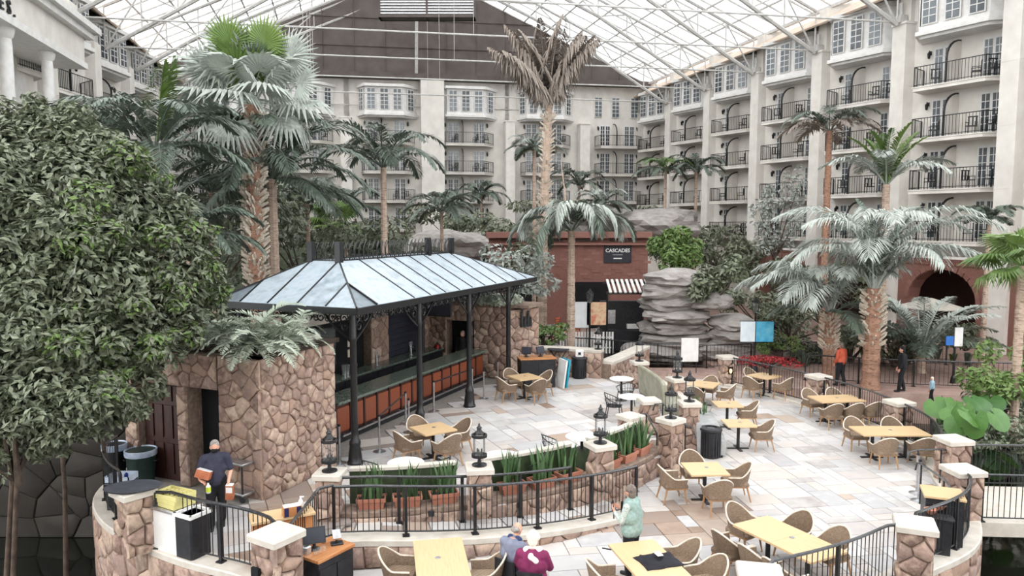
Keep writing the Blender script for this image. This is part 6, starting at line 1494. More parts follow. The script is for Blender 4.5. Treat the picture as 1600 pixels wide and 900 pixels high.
palm('silver_palm', 'large silver feather palm with orange fibrous trunk on the right', c, z, [(13, 5.2, 1.42, 2.1, 'frondgrey', {'w': .95, 'n': 52, 'hang': .5, 'wid': .062}), (10, 4.4, 1.1, 2.1, 'frondgrey', {'w': .95, 'n': 52, 'hang': .5, 'wid': .062}), (3, 3.4, 1.45, .7, 'frond', {'w': .8})], .32, .27, tmat='trunkred', seed=7, shag=150)
c, z = at(1297, 488, 30)
palm('silver_palm', 'smaller silver feather palm left of the large silver palm', c, z, [(10, 3.9, 1.3, 2.1, 'frondgrey', {'w': .9, 'n': 48, 'hang': .5, 'wid': .062}), (7, 4.1, 1.0, 1.9, 'frondgrey', {'w': .9, 'n': 48, 'hang': .5, 'wid': .062, 'az': 2.2, 'span': 2.2}), (4, 2.6, .4, 1.2, 'frond', {'w': .6})], .24, .2, tmat='trunkred', seed=8, shag=100)
c, z = at(1296, 205, 40)
palm('feather_palm', 'tall dark palm before the right wing balconies', c, z, [(8, 2.9, 1.0, 1.9, 'frond', {'w': .65}), (7, 2.8, .4, 1.4, 'fronddead', {'w': .65})], .2, .15, tmat='trunkred', seed=9)
c, z = at(1385, 288, 33)
palm('feather_palm', 'palm with bright lime crown and one pinkish frond on the right', c, z, [(8, 2.7, 1.4, .8, 'frondlime', {'w': .6, 'n': 56}), (7, 3.4, .8, 1.6, 'frondgrey', {'w': .7}), (1, 3.6, .75, 1.2, 'fronddead', {'w': .6, 'az': -.2})], .2, .15, seed=10)
c, z = at(1546, 345, 32)
palm('slender_palm', 'small palm on a thin trunk before the brick arches', c, z, [(7, 1.7, .9, 1.8, 'frond', {'w': .4}), (4, 1.5, .4, 1.2, 'frond', {'w': .38})], .12, .08, seed=11)
c, z = at(1598, 415, 21)
palm('fan_palm', 'lime green fan palm at the right picture edge', c, z, [(6, 1.4, .9, 0, 'frondlime', {'droop': .3}), (7, 1.5, .25, 0, 'frondlime', {'droop': .35}), (5, 1.3, -.4, 0, 'frondlime', {'droop': .45})], .12, .12, seed=12, fan=True)
c, z = at(1440, 545, 31)
palm('clump_palm', 'bushy low palm clump left of the brick arch', c, .8, [(12, 3.6, 1.2, 1.2, 'frondgrey', {'w': .7}), (10, 3.2, .7, 1.2, 'frond', {'w': .7})], .2, .15, seed=13)
for k, (u, v, Y, L, lab) in enumerate(((1040, 268, 50, 2.3, 'left of two slim green palms before the far corner'), (1088, 266, 50, 2.3, 'right of two slim green palms before the far corner'), (752, 305, 60, 2.6, 'small palm before the far facade left of the withered palm'), (905, 290, 58, 2.8, 'small dark palm before the far facade right of the withered palm'), (690, 330, 44, 2.6, 'arching palm between canopy and far facade'),
        (330, 300, 27, 3.0, 'dark palm filling the gap left of the fan palm'), (480, 318, 33, 3.0, 'dark palm right of the fan palm trunk'), (540, 330, 42, 2.8, 'dark palm behind the canopy crest'), (835, 235, 42, 1.9, 'small pale palm at the withered trunk'), (940, 320, 50, 2.4, 'low grey palm above the brick restaurant'), (296, 375, 19.6, 2.2, 'dark palm with fronds reaching over the canopy corner'), (180, 205, 30, 3.2, 'dark palm before the left wing'), (700, 322, 55, 2.2, 'low palm beside the wide pilaster'))):
    c, z = at(u, v, Y); mt = ('frondlime', 'frondlime')[k] if k < 1 else ('frond' if k not in (8, 9) else 'frondgrey')
    palm('feather_palm', lab, c, z, [(7, L, 1.05, 1.9, mt, {'w': L * .22}), (7, L, .45, 1.5, 'frond', {'w': L * .22})], .13, .09, seed=20 + k)
c, z = at(525, 352, 38); palm('fan_palm', 'small yellow green fan palm behind the canopy', c, z, [(9, 1.6, .9, 0, 'frondlime', {'droop': .3}), (8, 1.5, .1, 0, 'frondlime', {'droop': .5})], .15, .12, seed=40, fan=True)

# ------------------------------------------------------------------ leafy masses
def leaves(n, blobs, size, seed, up=.5, flat=.35):
    """leaf quads spread in the outer shell of ellipsoids; returns verts, faces"""
    rg = np.random.default_rng(seed); w = np.array([b[3] * b[4] * b[5] for b in blobs]) ** (2 / 3); idx = rg.choice(len(blobs), n, p=w / w.sum()); B = np.array(blobs, float)[idx]
    d = rg.normal(size=(n, 3)); d /= np.linalg.norm(d, axis=1)[:, None]; rr = rg.uniform(.55, 1.05, n) ** .6
    c = B[:, :3] + d * B[:, 3:6] * rr[:, None]
    nr = d * (1 - up) + np.array([0, 0, up]) + rg.normal(scale=flat, size=(n, 3)); nr /= np.linalg.norm(nr, axis=1)[:, None]
    t = rg.normal(size=(n, 3)) + d * .5 + np.array([0, 0, -.5]); t -= nr * (t * nr).sum(1)[:, None]; t /= np.linalg.norm(t, axis=1)[:, None]; s = np.cross(nr, t)
    L = size * rg.uniform(.7, 1.3, n)[:, None]
    v = np.stack([c - t * L * .5, c - s * L * .22 + nr * L * .05, c + t * L * .5 - nr * L * .08, c + s * L * .22 + nr * L * .05], 1).reshape(-1, 3)
    f = np.arange(n * 4).reshape(n, 4); return v, np.concatenate([f[:, [0, 1, 2]], f[:, [0, 2, 3]]])
def leaf_obj(name, n, blobs, size, mat, par, seed, up=.5):
    v, f = leaves(n, blobs, size, seed, up); me = bpy.data.meshes.new(name); me.from_pydata(v.tolist(), [], f.tolist()); me.materials.append(M[mat]); o = put(name, me, par); o['kind'] = 'stuff'; return o
def shrub(label, u, v, Y, rx, rz, n, size, mat, seed, ry=None, name='leafy_shrub', z=None, parts=10, cat='shrub'):
    q = PD(u, v, Y); zb = (q.z - rz) if z is None else z; t = thing(name, label, cat, (q.x, q.y, max(0, zb) if z is None else zb)); r = random.Random(seed); o = t.location
    bl = [(r.uniform(-.75, .75) * rx, r.uniform(-.6, .6) * (ry or rx), (q.z - o.z) + r.uniform(-.7, .6) * rz, rx * r.uniform(.22, .45), (ry or rx) * r.uniform(.22, .45), rz * r.uniform(.25, .5)) for _ in range(parts)]
    leaf_obj('foliage', n, bl, size, mat, t, seed)
    m = MB()
    for b in bl: m.tube([(r.uniform(-.1, .1), r.uniform(-.1, .1), -.05), (b[0] * .5, b[1] * .5, b[2] * .5), (b[0], b[1], b[2])], [.05, .035, .015], 5)
    m.build('stems', M['bark'], t); return t
# the big tree at the left
tq = Vector((-9.6, 13.6, -1.1)); tr = thing('leafy_tree', 'large dense broad-leaved tree filling the left side', 'tree', tq); r = random.Random(9)
bl = []
for u, v, Y, rr in ((30, 235, 14.5, 1.1), (95, 225, 14.5, 1.0), (30, 330, 13.5, 1.25), (120, 300, 13.6, 1.2), (180, 330, 14, 1.05), (215, 385, 14, 1.0), (260, 410, 14.2, .85), (60, 430, 12.8, 1.1), (150, 430, 13, 1.15), (240, 480, 14.2, .9), (295, 450, 14.8, .6), (40, 520, 12.5, .9), (120, 530, 12.6, .85), (190, 540, 13.4, .8), (250, 545, 14, .6), (70, 600, 12.2, .75), (125, 625, 12.2, .65), (20, 620, 12.3, .6), (165, 600, 13, .55), (-40, 300, 13, 1.4), (-50, 450, 12.6, 1.3), (150, 265, 14.4, .6), (70, 185, 14.8, .5), (5, 185, 14.6, .6), (235, 310, 15, .55), (305, 380, 15, .5), (90, 375, 13, 1.0), (320, 430, 15.2, .5), (280, 350, 15, .6), (215, 340, 14.4, .8), (330, 480, 15.4, .4), (285, 510, 14.8, .55), (220, 600, 13.8, .55), (200, 640, 13.4, .4), (100, 660, 12.4, .5), (50, 650, 12.2, .55), (0, 560, 12.2, .9), (180, 250, 14.6, .55), (130, 215, 14.6, .55), (55, 270, 14, 1.0), (10, 390, 13, 1.2), (190, 470, 13.5, .9), (60, 690, 12.6, .5), (10, 690, 12.6, .5), (130, 670, 13, .35), (330, 420, 15.2, .35)):
    q = PD(u, v, Y) - tq; bl.append((q.x, q.y, q.z, rr, rr * .9, rr * .85))
sub = []
for b in bl:
    for k in range(8): a = r.uniform(0, 6.28); e = r.uniform(-.9, 1.2); d = Vector((math.cos(a) * math.cos(e), math.sin(a) * math.cos(e), math.sin(e))); s = b[3] * r.uniform(.18, .45); q_ = r.uniform(.7, 1.12); sub.append((b[0] + d.x * b[3] * q_, b[1] + d.y * b[4] * q_, b[2] + d.z * b[5] * q_, s, s, s * .7))
full = [(b[0], b[1], b[2], b[3] * .85, b[4] * .85, b[5] * .85) for b in bl]
leaf_obj('foliage', 40000, sub, .175, 'leaf', tr, 5, .55)
leaf_obj('inner_foliage', 26000, full, .165, 'leaf', tr, 15, .5)
leaf_obj('bright_foliage', 5000, [b for b in sub if b[0] > 2.2 and b[2] > 4.5][:90], .15, 'leafbright', tr, 6, .6)  # brighter lime green leaves on the upper right clumps only
for x, y, l in ((0, 0, .3), (.5, .9, -.2), (-.6, .7, .5), (1.3, 1.2, -.5)): m = MB(); m.tube([(x, y, 0), (x + l * .2, y + .2, 2), (x + l * .7, y + .3, 4), (x + l, y + .2, 6)], [.05, .045, .04, .03], 8); m.build('trunk', M['bark'], tr, smooth=60)
for k, b in enumerate(bl): m = MB(); z0 = max(3.6, b[2] * .8); m.tube([(0, .2, z0), (b[0] * .5, b[1] * .5 + .1, (z0 + b[2]) / 2 - .2), (b[0], b[1], b[2])], [.045, .03, .012], 6); m.build('branch', M['bark'], tr, smooth=60)
# background planting
for k, (lab, u, v, Y, rx, rz, n, s, mt) in enumerate((
    ('broad-leaved plants below the waterfall rock on the right', 1120, 430, 33.5, 1.6, 1.2, 1500, .35, 'leaf'), ('light green leafy bush above the waterfall rock', 1050, 388, 37.5, 1.9, 1.3, 2600, .28, 'leafbright'), ('loose pale tree before the right wing', 1212, 330, 45, 1.7, 2.8, 1000, .3, 'frondgrey'),
    ('dark bush under the smaller silver palm', 1235, 505, 34, 1.8, .8, 1500, .22, 'leaf'), ('bush at the foot of the lamp with the blue banner', 1215, 535, 33, 1.0, .5, 900, .16, 'leafbright'), ('dark bush behind the large silver trunk', 1400, 540, 32, 1.5, .8, 1500, .2, 'leaf'), ('dark bush beside the brick arch', 1510, 525, 33, 1.3, .6, 1200, .2, 'leaf'),
    ('dark mass of leaves left of the smaller silver palm', 1195, 485, 38, 2.2, 1.2, 1600, .28, 'leaf'), ('dark undergrowth between the two silver trunks', 1330, 530, 33, 1.6, 1.0, 1500, .22, 'leaf'), ('dark undergrowth behind the orange jacket', 1265, 545, 34, 1.4, .7, 1200, .2, 'leaf'), ('tall shadowy shrubs before the brick arcade', 1290, 455, 42, 3.4, 2.0, 2200, .35, 'leaf'),
    ('bright leafy bush at the right picture edge', 1575, 570, 21, 1.3, 1.0, 1500, .2, 'leafbright'), ('dark planting behind the canopy at the left', 470, 380, 34, 3.5, 1.8, 2600, .3, 'leaf'), ('dark planting behind the canopy in the middle', 600, 380, 44, 4, 1.8, 2400, .35, 'leaf'), ('dark planting left of the brick restaurant', 720, 350, 52, 4, 1.9, 2200, .4, 'leaf'), ('planting above the brick restaurant roof', 870, 340, 56, 4.6, 1.6, 2400, .4, 'leaf'),
    ('planting above the restaurant sign', 980, 340, 56, 3, 1.4, 1400, .4, 'leaf'), ('dark planting along the foot of the right wing', 1120, 375, 56, 4.5, 2.0, 2400, .4, 'leaf'), ('shady planting between the left palms', 320, 370, 30, 4.5, 2.6, 3000, .3, 'leaf'), ('shrub at the left foot of the stone restaurant path', 790, 420, 36, 2.4, 1.4, 1500, .28, 'frondgrey'),
    ('leafy plant behind the low stone wall', 850, 520, 30.5, 1.0, .45, 900, .18, 'leafbright'), ('dark shrubs under the withered palm', 815, 395, 40, 1.6, 1.3, 1100, .3, 'leaf'), ('dark shrubs in the far corner by the right wing', 1180, 400, 48, 2.5, 1.6, 1500, .35, 'leaf'), ('red leaved flowers behind the far right railing', 1200, 562, 31, 1.3, .3, 800, .12, 'redleaf'), ('dark pond plants beside the bridge', 1560, 680, 20.5, 2.2, .9, 2600, .22, 'leaf'), ('dark bushes beyond the pond at the right edge', 1580, 630, 23, 1.8, .8, 1600, .2, 'leaf'), ('tall leafy plant at the lower left water edge', 20, 680, 12.2, .7, .8, 900, .14, 'leaf'))):
    if mt == 'redleaf' and mt not in M: M[mt] = pm('red_leaf', [(150, 36, 44), (196, 70, 72)], .6, ns=6)
    shrub(lab, u, v, Y, rx, rz, n, s, mt, 60 + k)
# grass bed under the waterfall rock
def tuft_mesh(seed, n=40, h=.6, w=.03, sp=.35, mat='frond'):
    r = random.Random(seed); mb = MB()
    for k in range(n):
        a = r.uniform(0, 6.28); l = h * r.uniform(.7, 1.2); d = Vector((math.cos(a), math.sin(a), 0)); s = Vector((-d.y, d.x, 0)) * w; b = d * r.uniform(0, .08); o = r.uniform(.4, 1) * sp / h
        mb.add([b - s * .6, b + s * .6, b + d * l * o * .4 + Vector((0, 0, l * .7)) + s, b + d * l * o * .4 + Vector((0, 0, l * .7)) - s, b + d * l * o * 1.1 + Vector((0, 0, l * .75))], [(0, 1, 2, 3), (3, 2, 4)])
    return mb.mesh('grass_tuft', M[mat])
TUFT = [tuft_mesh(k) for k in range(3)]; TUFTB = [tuft_mesh(k + 5, mat='leafbright', h=.5) for k in range(2)]
for k in range(26):
    u = 985 + k * 8 + R.uniform(-3, 3); p = P(u, 531 + R.uniform(-4, 5), .0); o = put('grass_tuft', R.choice(TUFT), None, p, R.uniform(0, 6), scale=R.uniform(1.1, 1.6)); tag(o, f'strappy grass tuft, {ORD[k]} from left in the bed below the waterfall rock', 'grass', 'grass tufts below the waterfall rock')
for k in range(14):
    u = 1235 + k * 23; p = P(u, 565 + R.uniform(-5, 8), 0); o = put('grass_tuft', R.choice(TUFTB + TUFT), None, p, R.uniform(0, 6), scale=R.uniform(1.0, 1.5)); tag(o, f'low grass tuft, {ORD[k]} from left in the bed beyond the right path', 'grass', 'grass tufts beyond the right path')
# papyrus tufts and elephant ears in the pond
for k, (u, v, z) in enumerate(((1580, 705, -.6), (1545, 700, -.6), (1500, 660, -.5), (1595, 735, -.8), (1520, 720, -.9), (1560, 660, -.4))):
    o = put('papyrus_tuft', TUFT[k % 3], None, P(u, v + 40, -1.12), k, scale=(1.6, 1.6, 2.2)); tag(o, ('rightmost upper', 'second from right', 'leftmost', 'lowest right', 'lowest left', 'topmost')[k] + ' feathery papyrus tuft in the pond beside the bridge', 'plant', 'papyrus tufts in the pond')
def ear_mesh(L=.7):
    mb = MB(); n = 20; rings = (0.0, .35, .7, 1.0)
    for f in rings[1:]:
        for k in range(n + 1):
            a = -2.8 + 5.6 * k / n; r_ = L * (.52 + .26 * math.cos(a)); x, y = r_ * math.cos(a) * f, r_ * math.sin(a) * .95 * f
            mb.v.append((x, y, .05 * abs(y) - .22 * L * f ** 2 * max(0, math.cos(a)) ** 3 - .25 * y * y / L + .015 * math.sin(a * 9) * f))
    c = len(mb.v); mb.v.append((0, 0, .0)); m = n + 1
    for k in range(n):
        mb.f.append((c, k, k + 1)); mb.m.append(0)
        for j in range(2): mb.f.append((j * m + k, (j + 1) * m + k, (j + 1) * m + k + 1, j * m + k + 1)); mb.m.append(0)
    return mb.mesh('ear_leaf', M['ear'], 80)
EAR = ear_mesh()
el = thing('elephant_ear', 'clump of large bright elephant ear leaves by the pond', 'plant', P(1495, 700, -1.12)); r = random.Random(3)
for k in range(26):
    q = PD(1458 + r.uniform(0, 115), 622 + r.uniform(0, 100), r.uniform(18.6, 21.5)) - el.location
    m = MB(); b = Vector((q.x * .6, q.y * .6, -.05)); m.tube([b, (b + q) / 2 + Vector((0, 0, .1)), q], [.025, .02, .012], 5); st = m.build('stalk', M['leafbright'], el)
    put('ear_leaf', EAR, el, q, (r.uniform(-.5, .5), r.uniform(.3, 1.1), -1.57 + r.uniform(-1.2, 1.2)), scale=r.uniform(.65, 1.15))
# ferns on the stone block and vines on the far block
def fern(label, c, z, n, L, mat, seed, e=(.2, 1.1), az=None):
    t = thing('fern', label, 'fern', V3(c, z)); r = random.Random(seed)
    ms = [frond_mesh(L, e0, b, n=26, w=L * .22, wid=.045, hang=.1, fwd=.25, mat=mat, seed=seed + k) for k, (e0, b) in enumerate(((.9, 1.9), (.5, 1.6), (1.2, 1.8)))]
    for k in range(n):
        a = (2 * math.pi * k / n + r.uniform(-.2, .2)) if az is None else az[0] + (az[1] - az[0]) * (k + r.random() * .6) / n
        put('frond', ms[k % 3], t, (r.uniform(-.2, .2), r.uniform(-.2, .2), 0), (r.uniform(-.2, .2), r.uniform(-.2, .2), a), scale=r.uniform(.75, 1.1))
fern('large pale fern spilling over the near stone block', C0 + BB * .45 + BA * .6, 3.7, 26, 1.45, 'fern', 1)
fern('pale fern at the left end of the stone block', C0 + BB * 1.9 + BA * .25, 3.65, 22, 1.3, 'fern', 2)
fern('small pale fern on the inner edge of the stone block', C0 + BA * 1.5 + BB * .5, 3.65, 20, 1.15, 'fern', 3)
fern('pale fern farther left on the stone block', C0 + BB * 3.2 + BA * .3, 3.65, 18, 1.2, 'fern', 5)
fern('pale fern draped over the front edge of the stone block', C0 + BB * .7 + BA * .12, 3.6, 16, 1.25, 'fern', 6, az=(3.4, 6.4))
fern('pale fern draped over the near corner of the stone block', C0 + BB * .15 + BA * .2, 3.6, 14, 1.15, 'fern', 7, az=(3.8, 7.2))
fern('green fern hanging beside the dark doorway', C0 + BB * 2.6 - BA * .1, 3.5, 9, .9, 'frond', 4, az=(3.6, 6.0))
for k, (s, t_, lab) in enumerate(((.5, .3, 'pale trailing foliage on the right end of the far stone block'), (.4, 1.3, 'pale trailing foliage in the middle of the far stone block'), (.5, 2.4, 'pale trailing foliage at the door end of the far stone block'))):
    q = BP(K, s, t_, 3.35); t = thing('trailing_plant', lab, 'plant', q); leaf_obj('foliage', 1300, [(R.uniform(-.6, .6), R.uniform(-.4, .4), .1, .5, .5, .22) for _ in range(5)], .15, 'fern', t, 90 + k, .7); m = MB(); m.tube([(-.4, 0, -.02), (0, 0, .08), (.4, 0, .02)], .02, 5); m.build('stem', M['bark'], t)
# spiky plants behind the sofa
for k in range(6):
    p = Vector((5.3 + .12 * k, 25.6 - .62 * k)); t = thing('spiky_plant', f'spiky pale plant, number {k + 1} from the far end behind the curved sofa', 'plant', V3(p, 0), k)
    for j in range(9): put('blade', BLADES[j % 6], t, (R.uniform(-.15, .15), R.uniform(-.15, .15), 0), (R.uniform(-.3, .3), R.uniform(-.3, .3), j), scale=(1.5, 1.5, R.uniform(.7, 1.2)))
    t['label'] = ('farthest', 'second farthest', 'third farthest', 'third nearest', 'second nearest', 'nearest')[k] + ' spiky plant in the row behind the curved sofa'

# ------------------------------------------------------------------ rocks
def rock_mesh(s, seed, strata=0.0, sub=3):
    bm = bmesh.new(); bmesh.ops.create_icosphere(bm, subdivisions=sub, radius=1)
    for v in bm.verts:
        d = v.co.normalized(); k = 1 + .35 * noise.noise(d * 1.3 + Vector((seed, 0, 0))) + .16 * noise.noise(d * 3.5 + Vector((0, seed, 0)))
        p = Vector((d.x, d.y, d.z)) * k; m_ = max(abs(p.x), abs(p.y), abs(p.z)); p = p.lerp(p / m_ * .9, .3)
        if strata: q = math.floor(p.z * strata) / strata; f = p.z * strata - math.floor(p.z * strata); p.x *= 1 + .12 * (f - .5) + .1 * noise.noise(Vector((q * 7, seed, 1))); p.y *= 1 + .12 * (f - .5) + .1 * noise.noise(Vector((q * 5, seed, 2)))
        v.co = Vector((p.x * s[0], p.y * s[1], p.z * s[2]))
    me = bpy.data.meshes.new('rock'); bm.to_mesh(me); bm.free(); return me
def rock(label, c, s, seed, mat='rock', strata=0, group=None, rz=0.0):
    me = rock_mesh(s, seed, strata); me.materials.append(M[mat]); o = put('boulder', me, None, c, rz); tag(o, label, 'rock', group); return o
wf = thing('waterfall_rock', 'tall layered grey waterfall rock with overhanging top', 'rock', (7.6, 34.4, 0)); r = random.Random(5)
for k, (x, z, sx, sz) in enumerate(((-.3, .35, 1.9, .45), (.1, .95, 1.7, .42), (-.1, 1.5, 1.5, .4), (.1, 2.05, 1.5, .4), (-.05, 2.6, 1.6, .42), (.05, 3.2, 1.65, .5), (-.1, 3.8, 1.45, .42), (2.4, .4, 1.6, .5), (2.9, 1.1, 1.4, .5), (2.6, 1.7, 1.1, .4), (4.2, .45, 1.4, .5), (-1.7, .3, .8, .4))):
    me = rock_mesh((sx, 1.3, sz), k * 3.7, 3.0); me.materials.append(M['rock']); put('rock_slab', me, wf, (x, r.uniform(-.1, .2), z), r.uniform(-.2, .2))
STR = sorted(((862, 548, .7), (905, 543, .6), (950, 548, .75), (990, 540, .8), (1035, 552, .7), (1080, 548, .6), (1120, 545, .8), (1155, 556, .65), (1200, 552, .75), (1245, 558, .7), (1290, 553, .6), (860, 520, .9), (940, 522, .7), (1010, 528, .7), (1110, 560, .5), (1180, 570, .5), (1260, 572, .5), (1060, 530, .6), (975, 560, .5), (900, 562, .5), (1340, 562, .6), (1225, 540, .6)))
for k, (u, v, s) in enumerate(STR):
    p = P(u, v, -.3)
    rock(f'grey boulder, {ORD[k]} from left in the stream behind the back railing', p, (s * R.uniform(1.0, 1.5), s, s * .6), k * 2.3, strata=2, group='boulders in the stream', rz=R.uniform(0, 6))
for k, (u, v, s) in enumerate(((700, 385, 2.2), (960, 352, 2.6), (1030, 352, 2.2), (1110, 470, .9), (880, 345, 2.4))):
    Y = (49, 54, 50, 34, 56)[k]; q = PD(u, v, Y); rock(('long grey boulder behind the canopy', 'grey boulders above the restaurant sign', 'grey boulder at the top of the waterfall', 'grey boulder under the broad-leaved plants', 'low grey boulder above the brick restaurant')[k], q, (s * 1.3, s, s * .5), 50 + k, strata=2)
# dark block wall under the tree at the left, blackened in colour for shade
dw = struct('wall_pond', (-13, 17.0, -1.15)); dw['label'] = 'dark stone block wall above the left pond, its colour deepened for shade'
m = MB(); m.box((0, .5, 1.6), (11, .8, 3.2)); m.build('wall_core', M['rockshade'], dw)
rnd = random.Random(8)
for mb in stone_meshes(voronoi(11, 3.0, .6, rnd, 1.4, .5), lambda x, y, d: Vector((-5.5 + x, .1 - d, y)), rnd, .05, .004): mb.build('block', M['rockshade'], dw, smooth=50)
# ------------------------------------------------------------------ behind: restaurant, pergola, lamps, signs
rs = thing('brick_restaurant', 'low red brick restaurant front with dark doorway', 'building', (3.4, 44.5, 0))
m = MB(); m.box((0, .6, 2.9), (9.6, 1, 5.8)); m.build('brick_wall', M['brick'], rs)
m = MB(); m.box((0, .3, 5.65), (9.9, 1.4, .35)); m.box((0, .2, 5.1), (9.7, .9, .12)); m.build('cornice', M['brick'], rs)
for x in (-3.2, -1.1, 1.0, 3.2): m = MB(); m.box((x, .0, 5.35), (1.5, .12, .14)); m.build('cornice_recess', M['darkwood'], rs)
for x, w in ((-2.6, 2.0), (1.2, 2.4)): m = MB(); m.box((x, .05, 1.4), (w, .12, 2.8)); m.build('doorway', M['void'], rs)
for row in range(11):
    for i in range(20): 
        if (row + i) % 3 == 0: m = MB(); m.box((-4.6 + (i + .5 * (row % 2)) * .48, .09, 3.1 + row * .18), (.46, .04, .16)); m.build('brick', M['brick'], rs)
t = thing('restaurant_sign', 'dark sign with white hand-lettered name on the brick restaurant', 'sign', PD(965, 396, 44.54)); m = MB(); m.box((0, 0, 0), (1.65, .08, 1.1)); m.build('sign_board', pm('sign_ink', [(34, 34, 42), (44, 44, 52)], .6), t)
o = put('lettering', text_mesh('lettering', 'CASCADES', .3, .005, 'white', .006), t, (0, -.05, .17)); o.rotation_euler = (math.pi / 2, 0, 0)
m = MB(); m.box((0, -.045, -.08), (.6, .01, .02)); m.box((0, -.045, -.3), (.5, .01, .07)); m.build('small_print', M['white'], t)
t = thing('awning', 'striped black and white slatted awning beside the waterfall rock', 'awning', PD(980, 446, 36.5))
for k in range(9): m = MB(); m.box((-.95 + k * .24, -.3, 0), (.12, 1.5, .06), M=Matrix.Rotation(.35, 3, 'X')); m.build('slat', M['white'], t)
m = MB(); m.box((0, -.9, -.3), (2.3, .08, .12)); m.box((0, .4, .1), (2.3, .08, .12)); [m.cyl((x, -.9, -.3), (x, -.9, -3.2), .05) for x in (-1.1, 1.1)]; m.build('awning_frame', M['iron'], t)
t = thing('kiosk', 'black drinks kiosk under the striped awning', 'kiosk', (5.6, 37.2, 0)); m = MB(); m.box((0, .3, 1.2), (2.2, .3, 2.4)); m.box((0, -.2, .5), (2.2, .7, 1.0)); m.build('kiosk_body', M['black'], t); m = MB(); m.box((.5, -.15, 1.15), (.6, .3, .22)); m.build('white_boxes', M['white'], t); m = MB(); m.box((-.6, .12, 1.6), (.5, .05, .7)); m.build('poster', M['steel'], t)
for u, v, w, h, mt, lab, cols in ((905, 492, 1.15, 1.25, 0, 'white sheet banner on the fence before the restaurant', [(222, 222, 224), (240, 240, 242)]), (932, 490, 1.0, 1.1, 1, 'red and cream picture banner on the fence before the restaurant', [(190, 60, 50), (224, 196, 160), (206, 86, 66)])):
    q = PD(u, v, 35.2); t = thing('banner', lab, 'banner', q); m = MB(); m.box((0, 0, 0), (w * .92, .04, h)); m.build('sheet', pm('banner_print', cols, .6, ns=2.2), t); m = MB(); [m.cyl((s * w * .46, .03, -h / 2 - .9), (s * w * .46, .03, h / 2), .02, n=5) for s in (-1, 1)]; m.build('pole', M['iron'], t)
fn = thing('white_fence', 'white picket fence before the restaurant terrace', 'fence', (3.6, 35.3, 0)); m = MB(); m.box((0, .04, .85), (2.6, .04, .06)); m.box((0, .04, .35), (2.6, .04, .06)); m.build('fence_rail', M['white'], fn)
for k in range(18): m = MB(); m.box((-1.25 + k * .147, 0, .6), (.09, .03, 1.05)); m.build('picket', M['white'], fn)
OW = pm('bright_orange_wood', [(190, 84, 40), (224, 120, 66)], .5)
for k, (u, v) in enumerate(((868, 518), (884, 510), (898, 520), (875, 500))):
    t = thing('restaurant_chair', ('leftmost', 'second', 'rightmost', 'rearmost')[k] + ' orange wooden chair on the restaurant terrace', 'chair', P(u, v + 22, 0), k * 1.3, 'orange chairs on the restaurant terrace'); m = MB(); m.bbox((0, 0, .45), (.44, .44, .05), .02); m.build('seat', OW, t); m = MB(); [m.box((0, -.2, z), (.42, .03, .07)) for z in (.62, .76, .9)]; m.build('backrest', OW, t)
    for sx, sy in ((-1, -1), (1, -1), (-1, 1), (1, 1)): m = MB(); m.cyl((sx * .19, sy * .19, 0), (sx * .19, sy * .19, .94 if sy < 0 else .45), .02, n=5); m.build('leg', M['darkwood'], t)
def street_lamp(label, p, h):
    t = thing('street_lamp', label, 'lamp post', p); m = MB(); m.lathe([(.16, 0), (.16, .2), (.09, .3), (.05, .5), (.04, h - .6), (.07, h - .55)], n=10); m.build('post', M['iron'], t, smooth=40)
    m = MB(); m.lathe([(.1, h - .55), (.17, h - .12)], n=6, cap=False); m.build('glass', M['clear'], t); m = MB(); m.lathe([(.2, h - .12), (.16, h - .04), (.05, h + .06), (.02, h + .14)], n=6); m.build('lamp_cap', M['iron'], t)
    m = MB(); [m.cyl((.1 * math.cos(a), .1 * math.sin(a), h - .55), (.17 * math.cos(a), .17 * math.sin(a), h - .12), .012, n=4) for a in [k * math.pi / 3 for k in range(6)]]; m.build('lamp_frame', M['iron'], t); return t
street_lamp('black lamp post in front of the white and red banners', P(921, 556, 0), 3.1)
sl = P(1178, 581, 0); street_lamp('black lamp post carrying the blue banner', sl, 3.1)
street_lamp('black lamp post beside the brick arch on the right', P(1561, 545, 0), 2.9)
t = thing('banner', 'white and blue poolside picture banner on the lamp post', 'banner', (sl.x, sl.y - .12, 1.75)); m = MB(); m.box((-.35, 0, 0), (.62, .03, .86)); m.build('left_panel', pm('pale_banner', [(206, 222, 232), (228, 236, 240)], .6, ns=4), t); m = MB(); m.box((.37, 0, 0), (.74, .03, .86)); m.build('right_panel', pm('pool_blue', [(40, 150, 196), (110, 190, 216)], .6, ns=3), t); m = MB(); m.cyl((-.7, .03, .45), (.75, .03, .45), .015); m.cyl((-.7, .03, -.45), (.75, .03, -.45), .015); m.build('banner_arm', M['iron'], t)
t = thing('sign_post', 'black sign post with pale and blue panels by the path', 'sign', P(1489, 598, 0)); m = MB(); m.lathe([(.12, 0), (.1, .2), (.05, .3), (.04, 2.3)], n=8); m.build('post', M['iron'], t); m = MB(); m.box((.1, -.05, 1.85), (.32, .04, .75)); m.build('pale_panel', M['white'], t); m = MB(); m.box((-.25, -.05, 1.7), (.3, .04, .36)); m.build('blue_panel', pm('sign_blue', [(50, 110, 190)], .5), t)
t = thing('notice_board', 'plain white notice board behind the lantern pillars', 'board', P(1077, 583, 0)); m = MB(); m.box((0, 0, 1.0), (.72, .05, 1.0)); m.build('board', M['white'], t); m = MB(); [m.cyl((s * .3, .05, 0), (s * .3, .03, 1.5), .02) for s in (-1, 1)]; m.build('easel', M['iron'], t)
t = thing('market_parasol', 'pale patio parasol behind the silver palms', 'parasol', PD(1455, 470, 36) - Vector((0, 0, 2.5))); m = MB(); m.cyl((0, 0, 0), (0, 0, 2.6), .04); m.build('pole', M['iron'], t)
